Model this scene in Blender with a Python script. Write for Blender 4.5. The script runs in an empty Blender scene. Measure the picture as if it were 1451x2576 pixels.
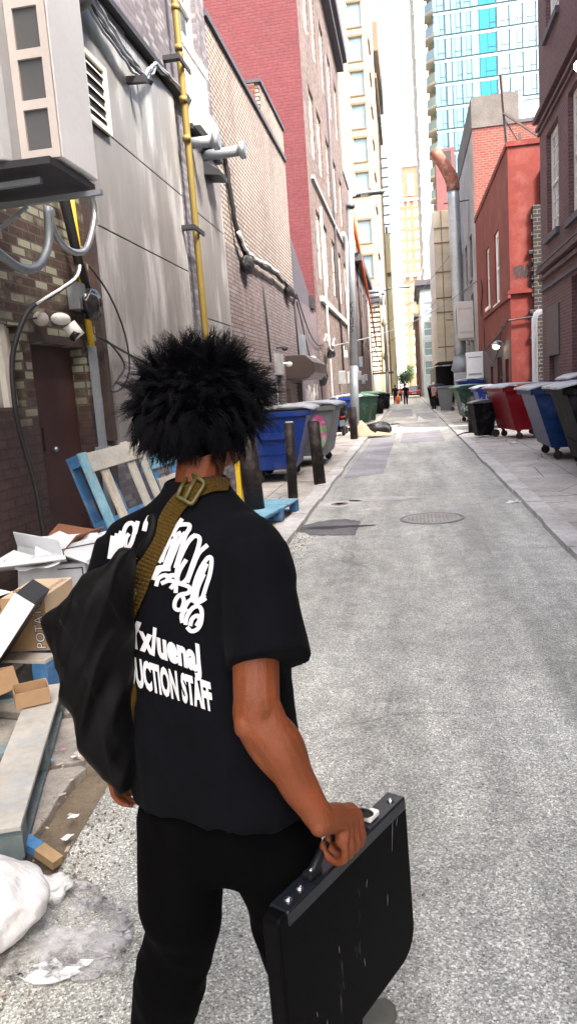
import bpy, bmesh, math, random
from mathutils import Vector, Matrix, noise
from mathutils.bvhtree import BVHTree
random.seed(7)
SC = bpy.context.scene
C = bpy.data.collections.new('scene'); SC.collection.children.link(C)
R = math.radians
# ---------------------------------------------------------------- camera
PX, PY, FL, CH = 725.5, 1288.0, 1850.0, 1.7
_dn = Vector((815, 11400, FL)).normalized()
_fw = Vector((300, -316, FL)); _fw = (_fw - _dn * _fw.dot(_dn)).normalized()
_rt = _dn.cross(_fw)
MW = Matrix((_rt, _fw, -_dn))            # world = MW @ (right, down, forward)
CAMP = Vector((0, 0, CH))
def ray(x, y): return MW @ Vector(((x - PX) / FL, (y - PY) / FL, 1.0))
def g(x, y, z=0.0):
    r = ray(x, y); return r * ((z - CH) / r.z) + CAMP
def onX(x, y, X):
    r = ray(x, y); return r * (X / r.x) + CAMP
def onY(x, y, Y):
    r = ray(x, y); return r * (Y / r.y) + CAMP
cam = bpy.data.cameras.new('camera'); co = bpy.data.objects.new('camera', cam); C.objects.link(co)
cam.sensor_fit = 'HORIZONTAL'; cam.sensor_width = 36; cam.lens = 36 * FL / 1451.0
cam.clip_start = 0.05; cam.clip_end = 2000
mr = Matrix((MW @ Vector((1, 0, 0)), MW @ Vector((0, -1, 0)), MW @ Vector((0, 0, -1)))).transposed()
co.matrix_world = Matrix.Translation(CAMP) @ mr.to_4x4()
SC.camera = co
# ---------------------------------------------------------------- world / light
w = bpy.data.worlds.new("World"); SC.world = w; w.use_nodes = True
nt = w.node_tree; nt.nodes.clear()
sky = nt.nodes.new('ShaderNodeTexSky'); sky.sky_type = 'NISHITA'; sky.sun_disc = False
SUN_EL, SUN_AZ = R(50), math.atan2(0.80, -0.60)      # azimuth clockwise from +Y
sky.sun_elevation = SUN_EL; sky.sun_rotation = SUN_AZ
sky.air_density = 1.0; sky.dust_density = 9.0; sky.ozone_density = 1.0
bg = nt.nodes.new('ShaderNodeBackground'); bg.inputs['Strength'].default_value = 0.15
ow = nt.nodes.new('ShaderNodeOutputWorld')
nt.links.new(sky.outputs[0], bg.inputs[0]); nt.links.new(bg.outputs[0], ow.inputs[0])
sl = bpy.data.lights.new('sun', 'SUN'); sl.energy = 2.1; sl.angle = R(9); sl.color = (1, .95, .87)
so = bpy.data.objects.new('sun', sl); C.objects.link(so)
sd = Vector((math.sin(SUN_AZ) * math.cos(SUN_EL), math.cos(SUN_AZ) * math.cos(SUN_EL), math.sin(SUN_EL)))
so.rotation_euler = (-sd).to_track_quat('-Z', 'Y').to_euler(); so.location = (5, -5, 40)
SC.view_settings.view_transform = 'Standard'; SC.view_settings.look = 'None'
SC.view_settings.exposure = 2.45; SC.view_settings.gamma = 1.0
# ---------------------------------------------------------------- mesh builder
class Fr:
    "local frame on a wall: u along, v up, w outward"
    def __init__(s, O, U, N): s.O, s.U, s.N = Vector(O), Vector(U).normalized(), Vector(N).normalized()
    def p(s, u, v, w=0.0): return s.O + s.U * u + s.N * w + Vector((0, 0, v))
def catmull(P, sub):
    out = []
    for i in range(len(P) - 1):
        p0, p1, p2, p3 = P[max(i - 1, 0)], P[i], P[i + 1], P[min(i + 2, len(P) - 1)]
        for k in range(sub):
            t = k / sub; out.append(.5 * ((2 * p1) + (p2 - p0) * t + (2 * p0 - 5 * p1 + 4 * p2 - p3) * t * t + (3 * p1 - p0 - 3 * p2 + p3) * t ** 3))
    out.append(P[-1]); return out
class MB:
    def __init__(s): s.v, s.f, s.sm = [], [], []
    def quad(s, *pts, sm=False):
        b = len(s.v); s.v += [Vector(p) for p in pts]; s.f.append(tuple(range(b, b + len(pts)))); s.sm.append(sm)
    def add(s, vs, fs, sm=False):
        b = len(s.v); s.v += [Vector(p) for p in vs]
        for f in fs: s.f.append(tuple(i + b for i in f)); s.sm.append(sm)
    def hexa(s, P):   # 8 points: bottom 4 ccw, top 4 ccw
        s.add(P, [(3, 2, 1, 0), (4, 5, 6, 7), (0, 1, 5, 4), (1, 2, 6, 5), (2, 3, 7, 6), (3, 0, 4, 7)])
    def box(s, x0, x1, y0, y1, z0, z1):
        s.hexa([(x0, y0, z0), (x1, y0, z0), (x1, y1, z0), (x0, y1, z0), (x0, y0, z1), (x1, y0, z1), (x1, y1, z1), (x0, y1, z1)])
    def fbox(s, fr, u0, u1, v0, v1, w0, w1):
        s.hexa([fr.p(u0, v0, w0), fr.p(u1, v0, w0), fr.p(u1, v0, w1), fr.p(u0, v0, w1), fr.p(u0, v1, w0), fr.p(u1, v1, w0), fr.p(u1, v1, w1), fr.p(u0, v1, w1)])
    def bar(s, a, b, wd, th, up=(0, 0, 1)):
        a, b = Vector(a), Vector(b); d = (b - a).normalized(); up = Vector(up)
        sd_ = d.cross(up)
        if sd_.length < 1e-4: sd_ = d.cross(Vector((0, 1, 0)))
        sd_ = sd_.normalized() * (wd / 2); u_ = sd_.cross(d).normalized() * (th / 2)
        s.hexa([a - sd_ - u_, a + sd_ - u_, b + sd_ - u_, b - sd_ - u_, a - sd_ + u_, a + sd_ + u_, b + sd_ + u_, b - sd_ + u_])
    def tube(s, pts, r, n=8, cap=True, sm=True):
        pts = [Vector(p) for p in pts]
        if len(pts) >= 4 and not isinstance(r, (list, tuple)) and len(pts) < 14: pts = catmull(pts, 4)
        m = len(pts)
        rr = r if isinstance(r, (list, tuple)) else [r] * m
        b = len(s.v); prev = None
        for i, p in enumerate(pts):
            d = (pts[min(i + 1, m - 1)] - pts[max(i - 1, 0)]).normalized()
            if prev is None:
                a = d.orthogonal().normalized()
            else:
                a = (prev - d * prev.dot(d)); a = a.normalized() if a.length > 1e-5 else d.orthogonal().normalized()
            prev = a; c = d.cross(a)
            for k in range(n):
                t = 2 * math.pi * k / n; s.v.append(p + (a * math.cos(t) + c * math.sin(t)) * rr[i])
        for i in range(m - 1):
            for k in range(n):
                s.f.append((b + i * n + k, b + i * n + (k + 1) % n, b + (i + 1) * n + (k + 1) % n, b + (i + 1) * n + k)); s.sm.append(sm)
        if cap:
            s.f.append(tuple(b + k for k in range(n))[::-1]); s.sm.append(False)
            s.f.append(tuple(b + (m - 1) * n + k for k in range(n))); s.sm.append(False)
    def prism(s, poly, ext, sm=False):
        ext = Vector(ext); poly = [Vector(p) for p in poly]; n = len(poly)
        s.add(poly + [p + ext for p in poly], [tuple(range(n))[::-1], tuple(range(n, 2 * n))] + [(i, (i + 1) % n, n + (i + 1) % n, n + i) for i in range(n)], sm)
    def ell(s, c, r, seg=16, ring=10, rot=None, sm=True):
        c = Vector(c); b = len(s.v)
        for i in range(ring + 1):
            ph = math.pi * i / ring
            for k in range(seg):
                t = 2 * math.pi * k / seg
                q = Vector((r[0] * math.sin(ph) * math.cos(t), r[1] * math.sin(ph) * math.sin(t), r[2] * math.cos(ph)))
                if rot is not None: q = rot @ q
                s.v.append(c + q)
        for i in range(ring):
            for k in range(seg):
                s.f.append((b + i * seg + k, b + i * seg + (k + 1) % seg, b + (i + 1) * seg + (k + 1) % seg, b + (i + 1) * seg + k)); s.sm.append(sm)
    def loft(s, rings, sm=True, cap=True):
        n = len(rings[0]); b = len(s.v)
        for rg in rings: s.v += [Vector(p) for p in rg]
        for i in range(len(rings) - 1):
            for k in range(n):
                s.f.append((b + i * n + k, b + i * n + (k + 1) % n, b + (i + 1) * n + (k + 1) % n, b + (i + 1) * n + k)); s.sm.append(sm)
        if cap:
            s.f.append(tuple(b + k for k in range(n))[::-1]); s.sm.append(False)
            s.f.append(tuple(b + (len(rings) - 1) * n + k for k in range(n))); s.sm.append(False)
    def jitter(s, amp, sc=3.0, seed=0):
        for i, p in enumerate(s.v):
            s.v[i] = p + noise.noise_vector(p * sc + Vector((seed, seed * 2, 0))) * amp
    def xf(s, M, start=0):
        for i in range(start, len(s.v)): s.v[i] = M @ s.v[i]
def wloc(o):
    v = Vector((0, 0, 0))
    while o is not None: v = v + o.location; o = o.parent
    return v
def obj(name, mb, mat, parent=None, world=True, bevel=0.0, subdiv=0, recalc=True):
    off = wloc(parent) if (parent is not None and world) else Vector((0, 0, 0))
    me = bpy.data.meshes.new(name)
    me.from_pydata([tuple(p - off) for p in mb.v], [], mb.f)
    me.polygons.foreach_set('use_smooth', mb.sm)
    if recalc:
        bm = bmesh.new(); bm.from_mesh(me); bmesh.ops.recalc_face_normals(bm, faces=bm.faces); bm.to_mesh(me); bm.free()
    me.update()
    uv = me.uv_layers.new(name='UVMap'); d = uv.data; vs = me.vertices; lp = me.loops
    for pl in me.polygons:
        n = pl.normal
        flat = abs(n.z) > 0.75
        if not flat:
            t = Vector((-n.y, n.x, 0)).normalized()
            if t.x + t.y < 0: t = -t
        for li in pl.loop_indices:
            p = vs[lp[li].vertex_index].co + off
            d[li].uv = (p.x, p.y) if flat else (p.x * t.x + p.y * t.y, p.z)
    me.materials.append(mat)
    o = bpy.data.objects.new(name, me); C.objects.link(o)
    if parent is not None: o.parent = parent
    if bevel:
        m = o.modifiers.new('bevel', 'BEVEL'); m.width = bevel; m.segments = 2; m.limit_method = 'ANGLE'; m.angle_limit = R(40)
    if subdiv:
        m = o.modifiers.new('subsurf', 'SUBSURF'); m.levels = subdiv; m.render_levels = subdiv
    return o
def tag(o, label, cat, group=None, kind=None):
    if label: o['label'] = label
    if cat: o['category'] = cat
    if group: o['group'] = group
    if kind: o['kind'] = kind
    return o
def thing(name, label, cat, loc=(0, 0, 0), rz=0.0, group=None):
    o = bpy.data.objects.new(name, None); C.objects.link(o); o.location = loc; o.rotation_euler = (0, 0, rz)
    o.empty_display_size = .2
    return tag(o, label, cat, group)
def single(name, mb, mat, label, cat, group=None, **k):
    return tag(obj(name, mb, mat, **k), label, cat, group)
def struct(name, mb, mat, **k):
    o = obj(name, mb, mat, **k); o['kind'] = 'structure'; return o
def copy_thing(root, loc, rz, label, group=None):
    def cp(o, par):
        c = o.copy(); C.objects.link(c); c.parent = par
        for ch in list(o.children): cp(ch, c)
        return c
    r = root.copy(); C.objects.link(r); r.location = loc; r.rotation_euler = (0, 0, rz); r['label'] = label
    if group: r['group'] = group
    for ch in list(root.children): cp(ch, r)
    return r
# ---------------------------------------------------------------- materials
def newmat(name):
    m = bpy.data.materials.new(name); m.use_nodes = True; nt = m.node_tree
    bs = nt.nodes['Principled BSDF']; return m, nt, bs
def node(nt, t, **k):
    n = nt.nodes.new(t)
    for a, b in k.items():
        if a.startswith('i_'): n.inputs[a[2:].replace('_', ' ')].default_value = b
        else: setattr(n, a, b)
    return n
def coords(nt, kind='Object', scale=None, stretch=None):
    tc = nt.nodes.new('ShaderNodeTexCoord')
    out = tc.outputs[kind]
    if stretch:
        mp = nt.nodes.new('ShaderNodeMapping'); mp.inputs['Scale'].default_value = stretch
        nt.links.new(out, mp.inputs[0]); out = mp.outputs[0]
    return out
def noisen(nt, vec, scale, detail=4, rough=.55):
    n = nt.nodes.new('ShaderNodeTexNoise'); n.inputs['Scale'].default_value = scale; n.inputs['Detail'].default_value = detail
    n.inputs['Roughness'].default_value = rough; nt.links.new(vec, n.inputs['Vector']); return n.outputs['Fac']
def ramp(nt, fac, stops):
    r = nt.nodes.new('ShaderNodeValToRGB'); el = r.color_ramp.elements
    while len(el) < len(stops): el.new(.5)
    for e, (p, c) in zip(el, stops):
        e.position = p; e.color = (c[0], c[1], c[2], 1) if not isinstance(c, (int, float)) else (c, c, c, 1)
    nt.links.new(fac, r.inputs[0]); return r.outputs[0]
def mix(nt, fac, a, b, mode='MIX'):
    m = nt.nodes.new('ShaderNodeMix'); m.data_type = 'RGBA'; m.blend_type = mode
    def put(sock, v):
        if isinstance(v, (tuple, list)): sock.default_value = (v[0], v[1], v[2], 1)
        elif isinstance(v, (int, float)): sock.default_value = v if sock.type == 'VALUE' else (v, v, v, 1)
        else: nt.links.new(v, sock)
    put(m.inputs[0], fac); put(m.inputs[6], a); put(m.inputs[7], b); return m.outputs[2]
def bump(nt, bs, h, dist=.01, st=.5):
    b = nt.nodes.new('ShaderNodeBump'); b.inputs['Distance'].default_value = dist; b.inputs['Strength'].default_value = st
    nt.links.new(h, b.inputs['Height']); nt.links.new(b.outputs[0], bs.inputs['Normal'])
def mat(name, col, rough=.6, metal=0.0, var=.18, vs=2.5, fine=30, bmp=.0, stretch=None, dirt=None, dirt_amt=.5, spec=.5, coat=0):
    m, nt, bs = newmat(name)
    v = coords(nt, 'Object', stretch=stretch)
    a = noisen(nt, v, vs, 5); b = noisen(nt, v, fine, 3)
    lo = tuple(c * (1 - var) for c in col); hi = tuple(min(1, c * (1 + var)) for c in col)
    c1 = ramp(nt, a, [(.32, lo), (.68, hi)])
    c2 = mix(nt, .35, c1, ramp(nt, b, [(.3, tuple(c * (1 - var * 1.3) for c in col)), (.7, hi)]))
    if dirt:
        d = noisen(nt, v, vs * 1.7 + .3, 7, .65)
        dd = ramp(nt, d, [(.5, 0.0), (.68, dirt_amt)])
        c2 = mix(nt, dd, c2, dirt)
    nt.links.new(c2, bs.inputs['Base Color'])
    bs.inputs['Roughness'].default_value = rough; bs.inputs['Metallic'].default_value = metal
    bs.inputs['Specular IOR Level'].default_value = spec
    if coat: bs.inputs['Coat Weight'].default_value = coat
    if bmp: bump(nt, bs, b, bmp, .6)
    return m
def brick(name, c1, c2, mortar, bw=.215, rh=.075, ms=.010, var=.35, paint=None, paint_z=None, patch=None, patch_amt=.6, bmp=.008, rough=.85, patch_scale=1.2, streak=None, streak_amt=.5):
    m, nt, bs = newmat(name)
    uv = coords(nt, 'UV')
    bt = node(nt, 'ShaderNodeTexBrick'); nt.links.new(uv, bt.inputs['Vector'])
    bt.inputs['Color1'].default_value = (*c1, 1); bt.inputs['Color2'].default_value = (*c2, 1); bt.inputs['Mortar'].default_value = (*mortar, 1)
    bt.inputs['Scale'].default_value = 1; bt.inputs['Brick Width'].default_value = bw; bt.inputs['Row Height'].default_value = rh
    bt.inputs['Mortar Size'].default_value = ms; bt.inputs['Mortar Smooth'].default_value = .2; bt.inputs['Bias'].default_value = 0
    # warp a little
    ob = coords(nt, 'UV'); n1 = noisen(nt, ob, .55, 6, .6); n2 = noisen(nt, ob, 9, 4)
    col = mix(nt, 1.0, bt.outputs[0], ramp(nt, n1, [(.3, 1 - var), (.7, 1 + var * .5)]), 'MULTIPLY')
    col = mix(nt, .5, col, mix(nt, 1.0, col, ramp(nt, n2, [(.3, .6), (.7, 1.35)]), 'MULTIPLY'))
    if patch:
        pn = noisen(nt, ob, patch_scale, 6, .7)
        # random individual bricks as well
        wn = node(nt, 'ShaderNodeTexBrick'); nt.links.new(uv, wn.inputs['Vector'])
        wn.inputs['Color1'].default_value = (0, 0, 0, 1); wn.inputs['Color2'].default_value = (1, 1, 1, 1); wn.inputs['Mortar'].default_value = (.3, .3, .3, 1)
        wn.inputs['Scale'].default_value = 1; wn.inputs['Brick Width'].default_value = bw; wn.inputs['Row Height'].default_value = rh; wn.inputs['Mortar Size'].default_value = ms
        f = ramp(nt, mix(nt, .45, pn, wn.outputs[0]), [(.5, 0.0), (.62, patch_amt)])
        col = mix(nt, f, col, patch)
    if streak:
        mp = nt.nodes.new('ShaderNodeMapping'); mp.inputs['Scale'].default_value = (2.2, .25, 1); nt.links.new(uv, mp.inputs[0])
        sn = noisen(nt, mp.outputs[0], 1.3, 6, .65)
        col = mix(nt, ramp(nt, sn, [(.48, 0.0), (.66, streak_amt)]), col, streak)
    h = bt.outputs[1]
    inv = node(nt, 'ShaderNodeMath', operation='SUBTRACT'); inv.inputs[0].default_value = 1; nt.links.new(h, inv.inputs[1])
    ad = node(nt, 'ShaderNodeMath', operation='MULTIPLY_ADD'); nt.links.new(n2, ad.inputs[0]); ad.inputs[1].default_value = .6; nt.links.new(inv.outputs[0], ad.inputs[2])
    if paint:
        sep = node(nt, 'ShaderNodeSeparateXYZ'); nt.links.new(uv, sep.inputs[0])
        zz = node(nt, 'ShaderNodeMath', operation='MULTIPLY_ADD'); nt.links.new(n1, zz.inputs[0]); zz.inputs[1].default_value = .5; nt.links.new(sep.outputs['Y'], zz.inputs[2])
        mr_ = node(nt, 'ShaderNodeMapRange'); nt.links.new(zz.outputs[0], mr_.inputs[0])
        mr_.inputs[1].default_value = paint_z + .18; mr_.inputs[2].default_value = paint_z + .36; mr_.inputs[3].default_value = 1; mr_.inputs[4].default_value = 0
        mort = mix(nt, h, paint, tuple(c * .75 for c in paint))
        pc = mix(nt, 1.0, mort, ramp(nt, n2, [(.3, .75), (.72, 1.3)]), 'MULTIPLY')
        col = mix(nt, mr_.outputs[0], col, pc)
    nt.links.new(col, bs.inputs['Base Color']); bs.inputs['Roughness'].default_value = rough
    bump(nt, bs, ad.outputs[0], bmp, .8)
    return m
def emit(name, col, st):
    m, nt, bs = newmat(name); bs.inputs['Emission Color'].default_value = (*col, 1); bs.inputs['Emission Strength'].default_value = st
    bs.inputs['Base Color'].default_value = (*col, 1); return m
M = {}
# ground
def asphalt():
    m, nt, bs = newmat('asphalt'); v = coords(nt, 'Object')
    vo = node(nt, 'ShaderNodeTexVoronoi'); vo.inputs['Scale'].default_value = 165; nt.links.new(v, vo.inputs['Vector'])
    sx = node(nt, 'ShaderNodeSeparateColor'); nt.links.new(vo.outputs['Color'], sx.inputs[0])
    stone = ramp(nt, sx.outputs[0], [(0, .03), (.14, .15), (.45, .30), (.8, .50), (1, .95)])
    vo2 = node(nt, 'ShaderNodeTexVoronoi'); vo2.inputs['Scale'].default_value = 380; nt.links.new(v, vo2.inputs['Vector'])
    sx2 = node(nt, 'ShaderNodeSeparateColor'); nt.links.new(vo2.outputs['Color'], sx2.inputs[0])
    c = mix(nt, .35, stone, ramp(nt, sx2.outputs[1], [(0, .05), (.5, .30), (1, .8)]))
    warm = noisen(nt, v, .8, 4)
    c = mix(nt, 1.0, c, ramp(nt, warm, [(.3, (1.16, 1.18, 1.03)), (.7, (1.17, 1.20, 1.10))]), 'MULTIPLY')
    big = noisen(nt, v, .45, 6, .6); c = mix(nt, 1.0, c, ramp(nt, big, [(.3, .78), (.7, 1.22)]), 'MULTIPLY')
    mid = noisen(nt, v, 5, 5, .65); c = mix(nt, 1.0, c, ramp(nt, mid, [(.32, .75), (.7, 1.15)]), 'MULTIPLY')
    mp = nt.nodes.new('ShaderNodeMapping'); mp.inputs['Scale'].default_value = (1.6, .18, 1); nt.links.new(v, mp.inputs[0])
    c = mix(nt, 1.0, c, ramp(nt, noisen(nt, mp.outputs[0], 1.1, 6, .65), [(.36, .62), (.62, 1.16)]), 'MULTIPLY')
    ck = node(nt, 'ShaderNodeTexVoronoi', feature='DISTANCE_TO_EDGE'); ck.inputs['Scale'].default_value = .55
    wn_ = node(nt, 'ShaderNodeTexNoise'); wn_.inputs['Scale'].default_value = 3.0; wn_.inputs['Detail'].default_value = 6; nt.links.new(v, wn_.inputs['Vector'])
    nt.links.new(mix(nt, .16, v, wn_.outputs['Color']), ck.inputs['Vector'])
    msk = ramp(nt, noisen(nt, v, .5, 3), [(.50, 0.0), (.58, .45)])
    c = mix(nt, mix(nt, 1.0, ramp(nt, ck.outputs['Distance'], [(.002, 1.0), (.007, 0.0)]), msk, 'MULTIPLY'), c, (.03, .028, .026))
    oil = ramp(nt, noisen(nt, v, 1.9, 5, .7), [(.62, 0.0), (.72, .5)]); c = mix(nt, oil, c, (.06, .058, .058))
    pit = node(nt, 'ShaderNodeTexVoronoi'); pit.inputs['Scale'].default_value = 17; nt.links.new(v, pit.inputs['Vector'])
    c = mix(nt, ramp(nt, pit.outputs['Distance'], [(.07, .8), (.12, 0.0)]), c, (.02, .02, .02))
    nt.links.new(c, bs.inputs['Base Color']); bs.inputs['Roughness'].default_value = .50; bs.inputs['Specular IOR Level'].default_value = .65
    bump(nt, bs, vo.outputs['Distance'], .004, .5)
    return m
M['asphalt'] = asphalt()
def concrete(name, col, cracks=True, scale=1.0):
    m, nt, bs = newmat(name); v = coords(nt, 'Object')
    a = noisen(nt, v, .9 * scale, 7, .65); b = noisen(nt, v, 14, 6, .7); f = noisen(nt, v, 120, 3)
    c = mix(nt, 1.0, col, ramp(nt, a, [(.3, .62), (.7, 1.2)]), 'MULTIPLY')
    c = mix(nt, 1.0, c, ramp(nt, b, [(.3, .72), (.7, 1.18)]), 'MULTIPLY')
    c = mix(nt, 1.0, c, ramp(nt, f, [(.3, .8), (.7, 1.15)]), 'MULTIPLY')
    if cracks:
        vo = node(nt, 'ShaderNodeTexVoronoi', feature='DISTANCE_TO_EDGE'); vo.inputs['Scale'].default_value = .8
        wv = mix(nt, .12, v, node(nt, 'ShaderNodeTexNoise').outputs['Color']); nt.links.new(wv, vo.inputs['Vector'])
        c = mix(nt, ramp(nt, vo.outputs['Distance'], [(.003, .85), (.008, 0.0)]), c, (.04, .035, .03))
    nt.links.new(c, bs.inputs['Base Color']); bs.inputs['Roughness'].default_value = .85
    bump(nt, bs, b, .006, .6); return m
M['pave'] = concrete('sidewalk_concrete', (.50, .475, .43))
M['kerb'] = concrete('kerb_concrete', (.58, .57, .54), False)
M['slab'] = concrete('slab_concrete', (.36, .335, .295), False, 2)
M['dirt'] = concrete('gravelly_dirt', (.17, .135, .09), False, 4)
M['conc_wall'] = concrete('concrete_wall', (.34, .34, .34), False, .6)
M['grey_cap'] = concrete('grey_parapet', (.115, .105, .10), False)
M['patchdark'] = concrete('patch_asphalt', (.17, .17, .175), False, 3)
M['patchlight'] = concrete('patch_light', (.36, .36, .37), False)
# walls
M['brick_brown'] = brick('brown_mottled_brick', (.068, .036, .028), (.042, .027, .023), (.085, .072, .058), var=.4, paint=(.052, .031, .029), paint_z=1.62, patch=(.34, .35, .26), patch_amt=.7, patch_scale=1.6, bmp=.02)
M['brick_blue'] = brick('grey_blue_brick', (.13, .115, .14), (.09, .085, .105), (.15, .14, .155), var=.4, patch=(.30, .29, .31), patch_amt=.5, bmp=.014)
M['brick_light'] = brick('pale_brick', (.33, .28, .24), (.25, .205, .18), (.065, .055, .052), var=.3, patch=(.42, .38, .34), patch_amt=.4, rh=.085, ms=.015, streak=(.12, .08, .08), streak_amt=.5, bmp=.014)
M['brick_light_low'] = brick('pinkish_painted_brick', (.175, .12, .115), (.145, .11, .105), (.075, .06, .062), var=.3, patch=(.20, .215, .235), patch_amt=.65, patch_scale=.5, ms=.011, streak=(.24, .18, .165), streak_amt=.45, bmp=.014)
M['brick_red'] = brick('red_painted_brick', (.135, .026, .032), (.110, .022, .028), (.095, .022, .028), bw=.28, rh=.095, ms=.012, var=.16, patch=(.165, .045, .045), patch_amt=.35)
M['brick_red2'] = brick('raw_red_brick', (.155, .045, .033), (.12, .035, .028), (.20, .105, .085), bw=.3, rh=.11, ms=.016, var=.2, patch=(.16, .024, .026), patch_amt=.8, patch_scale=.35)
M['brick_r1'] = brick('brown_red_brick', (.125, .052, .050), (.09, .042, .042), (.155, .10, .098), var=.28, ms=.011)
M['brick_black'] = brick('black_brick', (.012, .012, .014), (.025, .022, .022), (.13, .115, .10), bw=.36, rh=.13, ms=.018, var=.4, bmp=.03)
M['brick_tan'] = brick('tan_brick', (.38, .32, .20), (.35, .30, .19), (.31, .27, .19), bw=.5, rh=.2, ms=.03, var=.08)
M['mauve'] = mat('weathered_mauve_stucco', (.15, .105, .10), .85, var=.22, vs=.6, fine=8, stretch=(1, 1, .35), dirt=(.10, .085, .09), dirt_amt=.5)
M['mauve2'] = brick('dusky_brick_render', (.105, .068, .060), (.085, .060, .054), (.095, .075, .068), rh=.1, bw=.3, var=.35, patch=(.17, .14, .135), patch_amt=.6, patch_scale=.35, streak=(.055, .042, .045), streak_amt=.6)
M['mauve_low'] = mat('purple_grey_stucco', (.115, .092, .105), .85, var=.3, vs=.7, fine=9, dirt=(.20, .175, .18), dirt_amt=.5)
M['panel'] = mat('stained_metal_cladding', (.188, .184, .182), .42, var=.30, vs=.55, fine=5, stretch=(1, 1, .28), dirt=(.52, .52, .54), dirt_amt=.85)
M['panel_low'] = mat('stained_metal_cladding_low', (.20, .155, .16), .5, var=.20, vs=.7, fine=5, stretch=(1, 1, .22), dirt=(.30, .27, .28), dirt_amt=.35)
M['red_stucco'] = mat('red_stucco', (.145, .018, .012), .85, var=.26, vs=.7, fine=9, dirt=(.20, .055, .045), dirt_amt=.75, bmp=.004)
M['grey_dark_paint'] = mat('dark_grey_paint', (.075, .062, .07), .8, var=.2, dirt=(.15, .05, .045), dirt_amt=.35)
M['tan'] = mat('tan_stone', (.38, .33, .23), .8, var=.12, vs=.3)
M['tan_dark'] = mat('brown_stone', (.16, .125, .085), .8, var=.2, vs=.3)
M['cream'] = mat('cream_facade', (.46, .43, .37), .8, var=.08, vs=.2)
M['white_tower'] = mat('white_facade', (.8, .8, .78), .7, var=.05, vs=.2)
M['orange_tower'] = mat('orange_brick_tower', (.20, .115, .07), .8, var=.10, vs=.2)
M['yellow_tower'] = mat('yellow_stone', (.80, .70, .42), .8, var=.12, vs=.3)
M['beige_panel'] = mat('beige_duct_panel', (.50, .43, .30), .5, var=.3, vs=1.2, dirt=(.42, .42, .40))
M['maroon'] = mat('maroon_wall', (.16, .06, .06), .8, var=.2)
M['bay_blue'] = mat('pale_blue_bay', (.45, .52, .56), .6, var=.12)
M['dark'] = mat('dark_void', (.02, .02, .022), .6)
M['roof'] = mat('roof_felt', (.05, .05, .052), .9)
M['cornice_dk'] = mat('dark_cornice', (.06, .055, .07), .7)
# paints, metals
M['ac_white'] = mat('ac_enamel_white', (.82, .84, .85), .35, var=.06)
M['ac_grey'] = mat('ac_enamel_grey', (.36, .37, .38), .4, var=.10)
M['ac_coil'] = mat('coil_mesh', (.075, .08, .085), .5, var=.2, fine=400)
M['ac_frame'] = mat('ac_frame_beige', (.50, .46, .43), .45, var=.08)
M['galv'] = mat('galvanised_steel', (.38, .41, .44), .4, .7, var=.14, vs=4, fine=18, dirt=(.5, .5, .5))
M['galv_dull'] = mat('dull_grey_conduit', (.24, .27, .30), .5, .3, var=.15)
M['dark_steel'] = mat('dark_steel', (.035, .035, .04), .55, .3, var=.25)
M['rust_dark'] = mat('dark_rusty_iron', (.06, .045, .045), .7, .2, var=.3, dirt=(.12, .06, .04))
M['yellow_pipe'] = mat('mustard_gas_pipe', (.19, .135, .025), .5, var=.15, stretch=(1, 1, .3), dirt=(.20, .15, .05))
M['yellow'] = mat('bright_yellow', (.75, .48, .02), .45, var=.08)
M['black_rubber'] = mat('black_rubber', (.015, .015, .016), .6, var=.3)
M['black_plastic'] = mat('black_plastic', (.012, .012, .014), .35, var=.3, spec=.3)
M['white_paint'] = mat('white_paint', (.78, .78, .75), .5, var=.06, dirt=(.5, .48, .44), dirt_amt=.3)
M['cream_paint'] = mat('cream_window_paint', (.66, .62, .54), .5, var=.08)
M['grey_ply'] = mat('painted_plywood', (.40, .41, .40), .7, var=.15, dirt=(.25, .25, .24))
M['door_brown'] = mat('oxblood_steel_door', (.05, .023, .023), .42, var=.22, vs=1.5, dirt=(.075, .04, .037), dirt_amt=.6)
M['door_dk'] = mat('dark_brown_door', (.06, .04, .042), .6, var=.2, dirt=(.1, .08, .085))
M['blue_door'] = mat('pale_blue_door', (.35, .45, .50), .5, var=.1)
M['hood_brown'] = mat('shutter_hood', (.07, .05, .045), .4, .3, var=.15)
M['shutter'] = mat('roller_shutter_brown', (.19, .13, .11), .45, .2, var=.2)
M['blue_bin'] = mat('royal_blue_paint', (.005, .030, .19), .42, var=.3, vs=1.8, dirt=(.06, .075, .13), dirt_amt=.5, spec=.25)
M['blue_bin2'] = mat('navy_blue_paint', (.005, .024, .100), .42, var=.3, vs=1.8, dirt=(.06, .075, .11), dirt_amt=.5, spec=.25)
M['red_bin'] = mat('red_bin_paint', (.18, .004, .009), .42, var=.3, vs=1.6, dirt=(.13, .05, .05), dirt_amt=.5, spec=.25)
M['green_bin'] = mat('green_bin_paint', (.010, .034, .022), .45, var=.2, spec=.25, dirt=(.10, .14, .12), dirt_amt=.3)
M['black_bin'] = mat('black_bin_plastic', (.0045, .0045, .005), .6, var=.3, spec=.06, dirt=(.06, .06, .06), dirt_amt=.4)
M['grey_bin'] = mat('grey_bin_plastic', (.13, .14, .145), .5, var=.15)
M['lid'] = mat('pale_worn_lid', (.36, .38, .41), .4, var=.22, vs=4, dirt=(.2, .22, .25), dirt_amt=.6)
M['lid_green'] = mat('green_worn_lid', (.12, .22, .17), .4, var=.3, vs=4)
M['lid_dark'] = mat('dark_worn_lid', (.07, .075, .08), .35, var=.3, vs=4)
M['bollard'] = mat('dark_brown_bollard', (.016, .013, .012), .55, var=.25, spec=.2, dirt=(.13, .10, .09), dirt_amt=.5)
M['bollard_top'] = mat('concrete_filled_top', (.40, .38, .35), .8)
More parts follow.
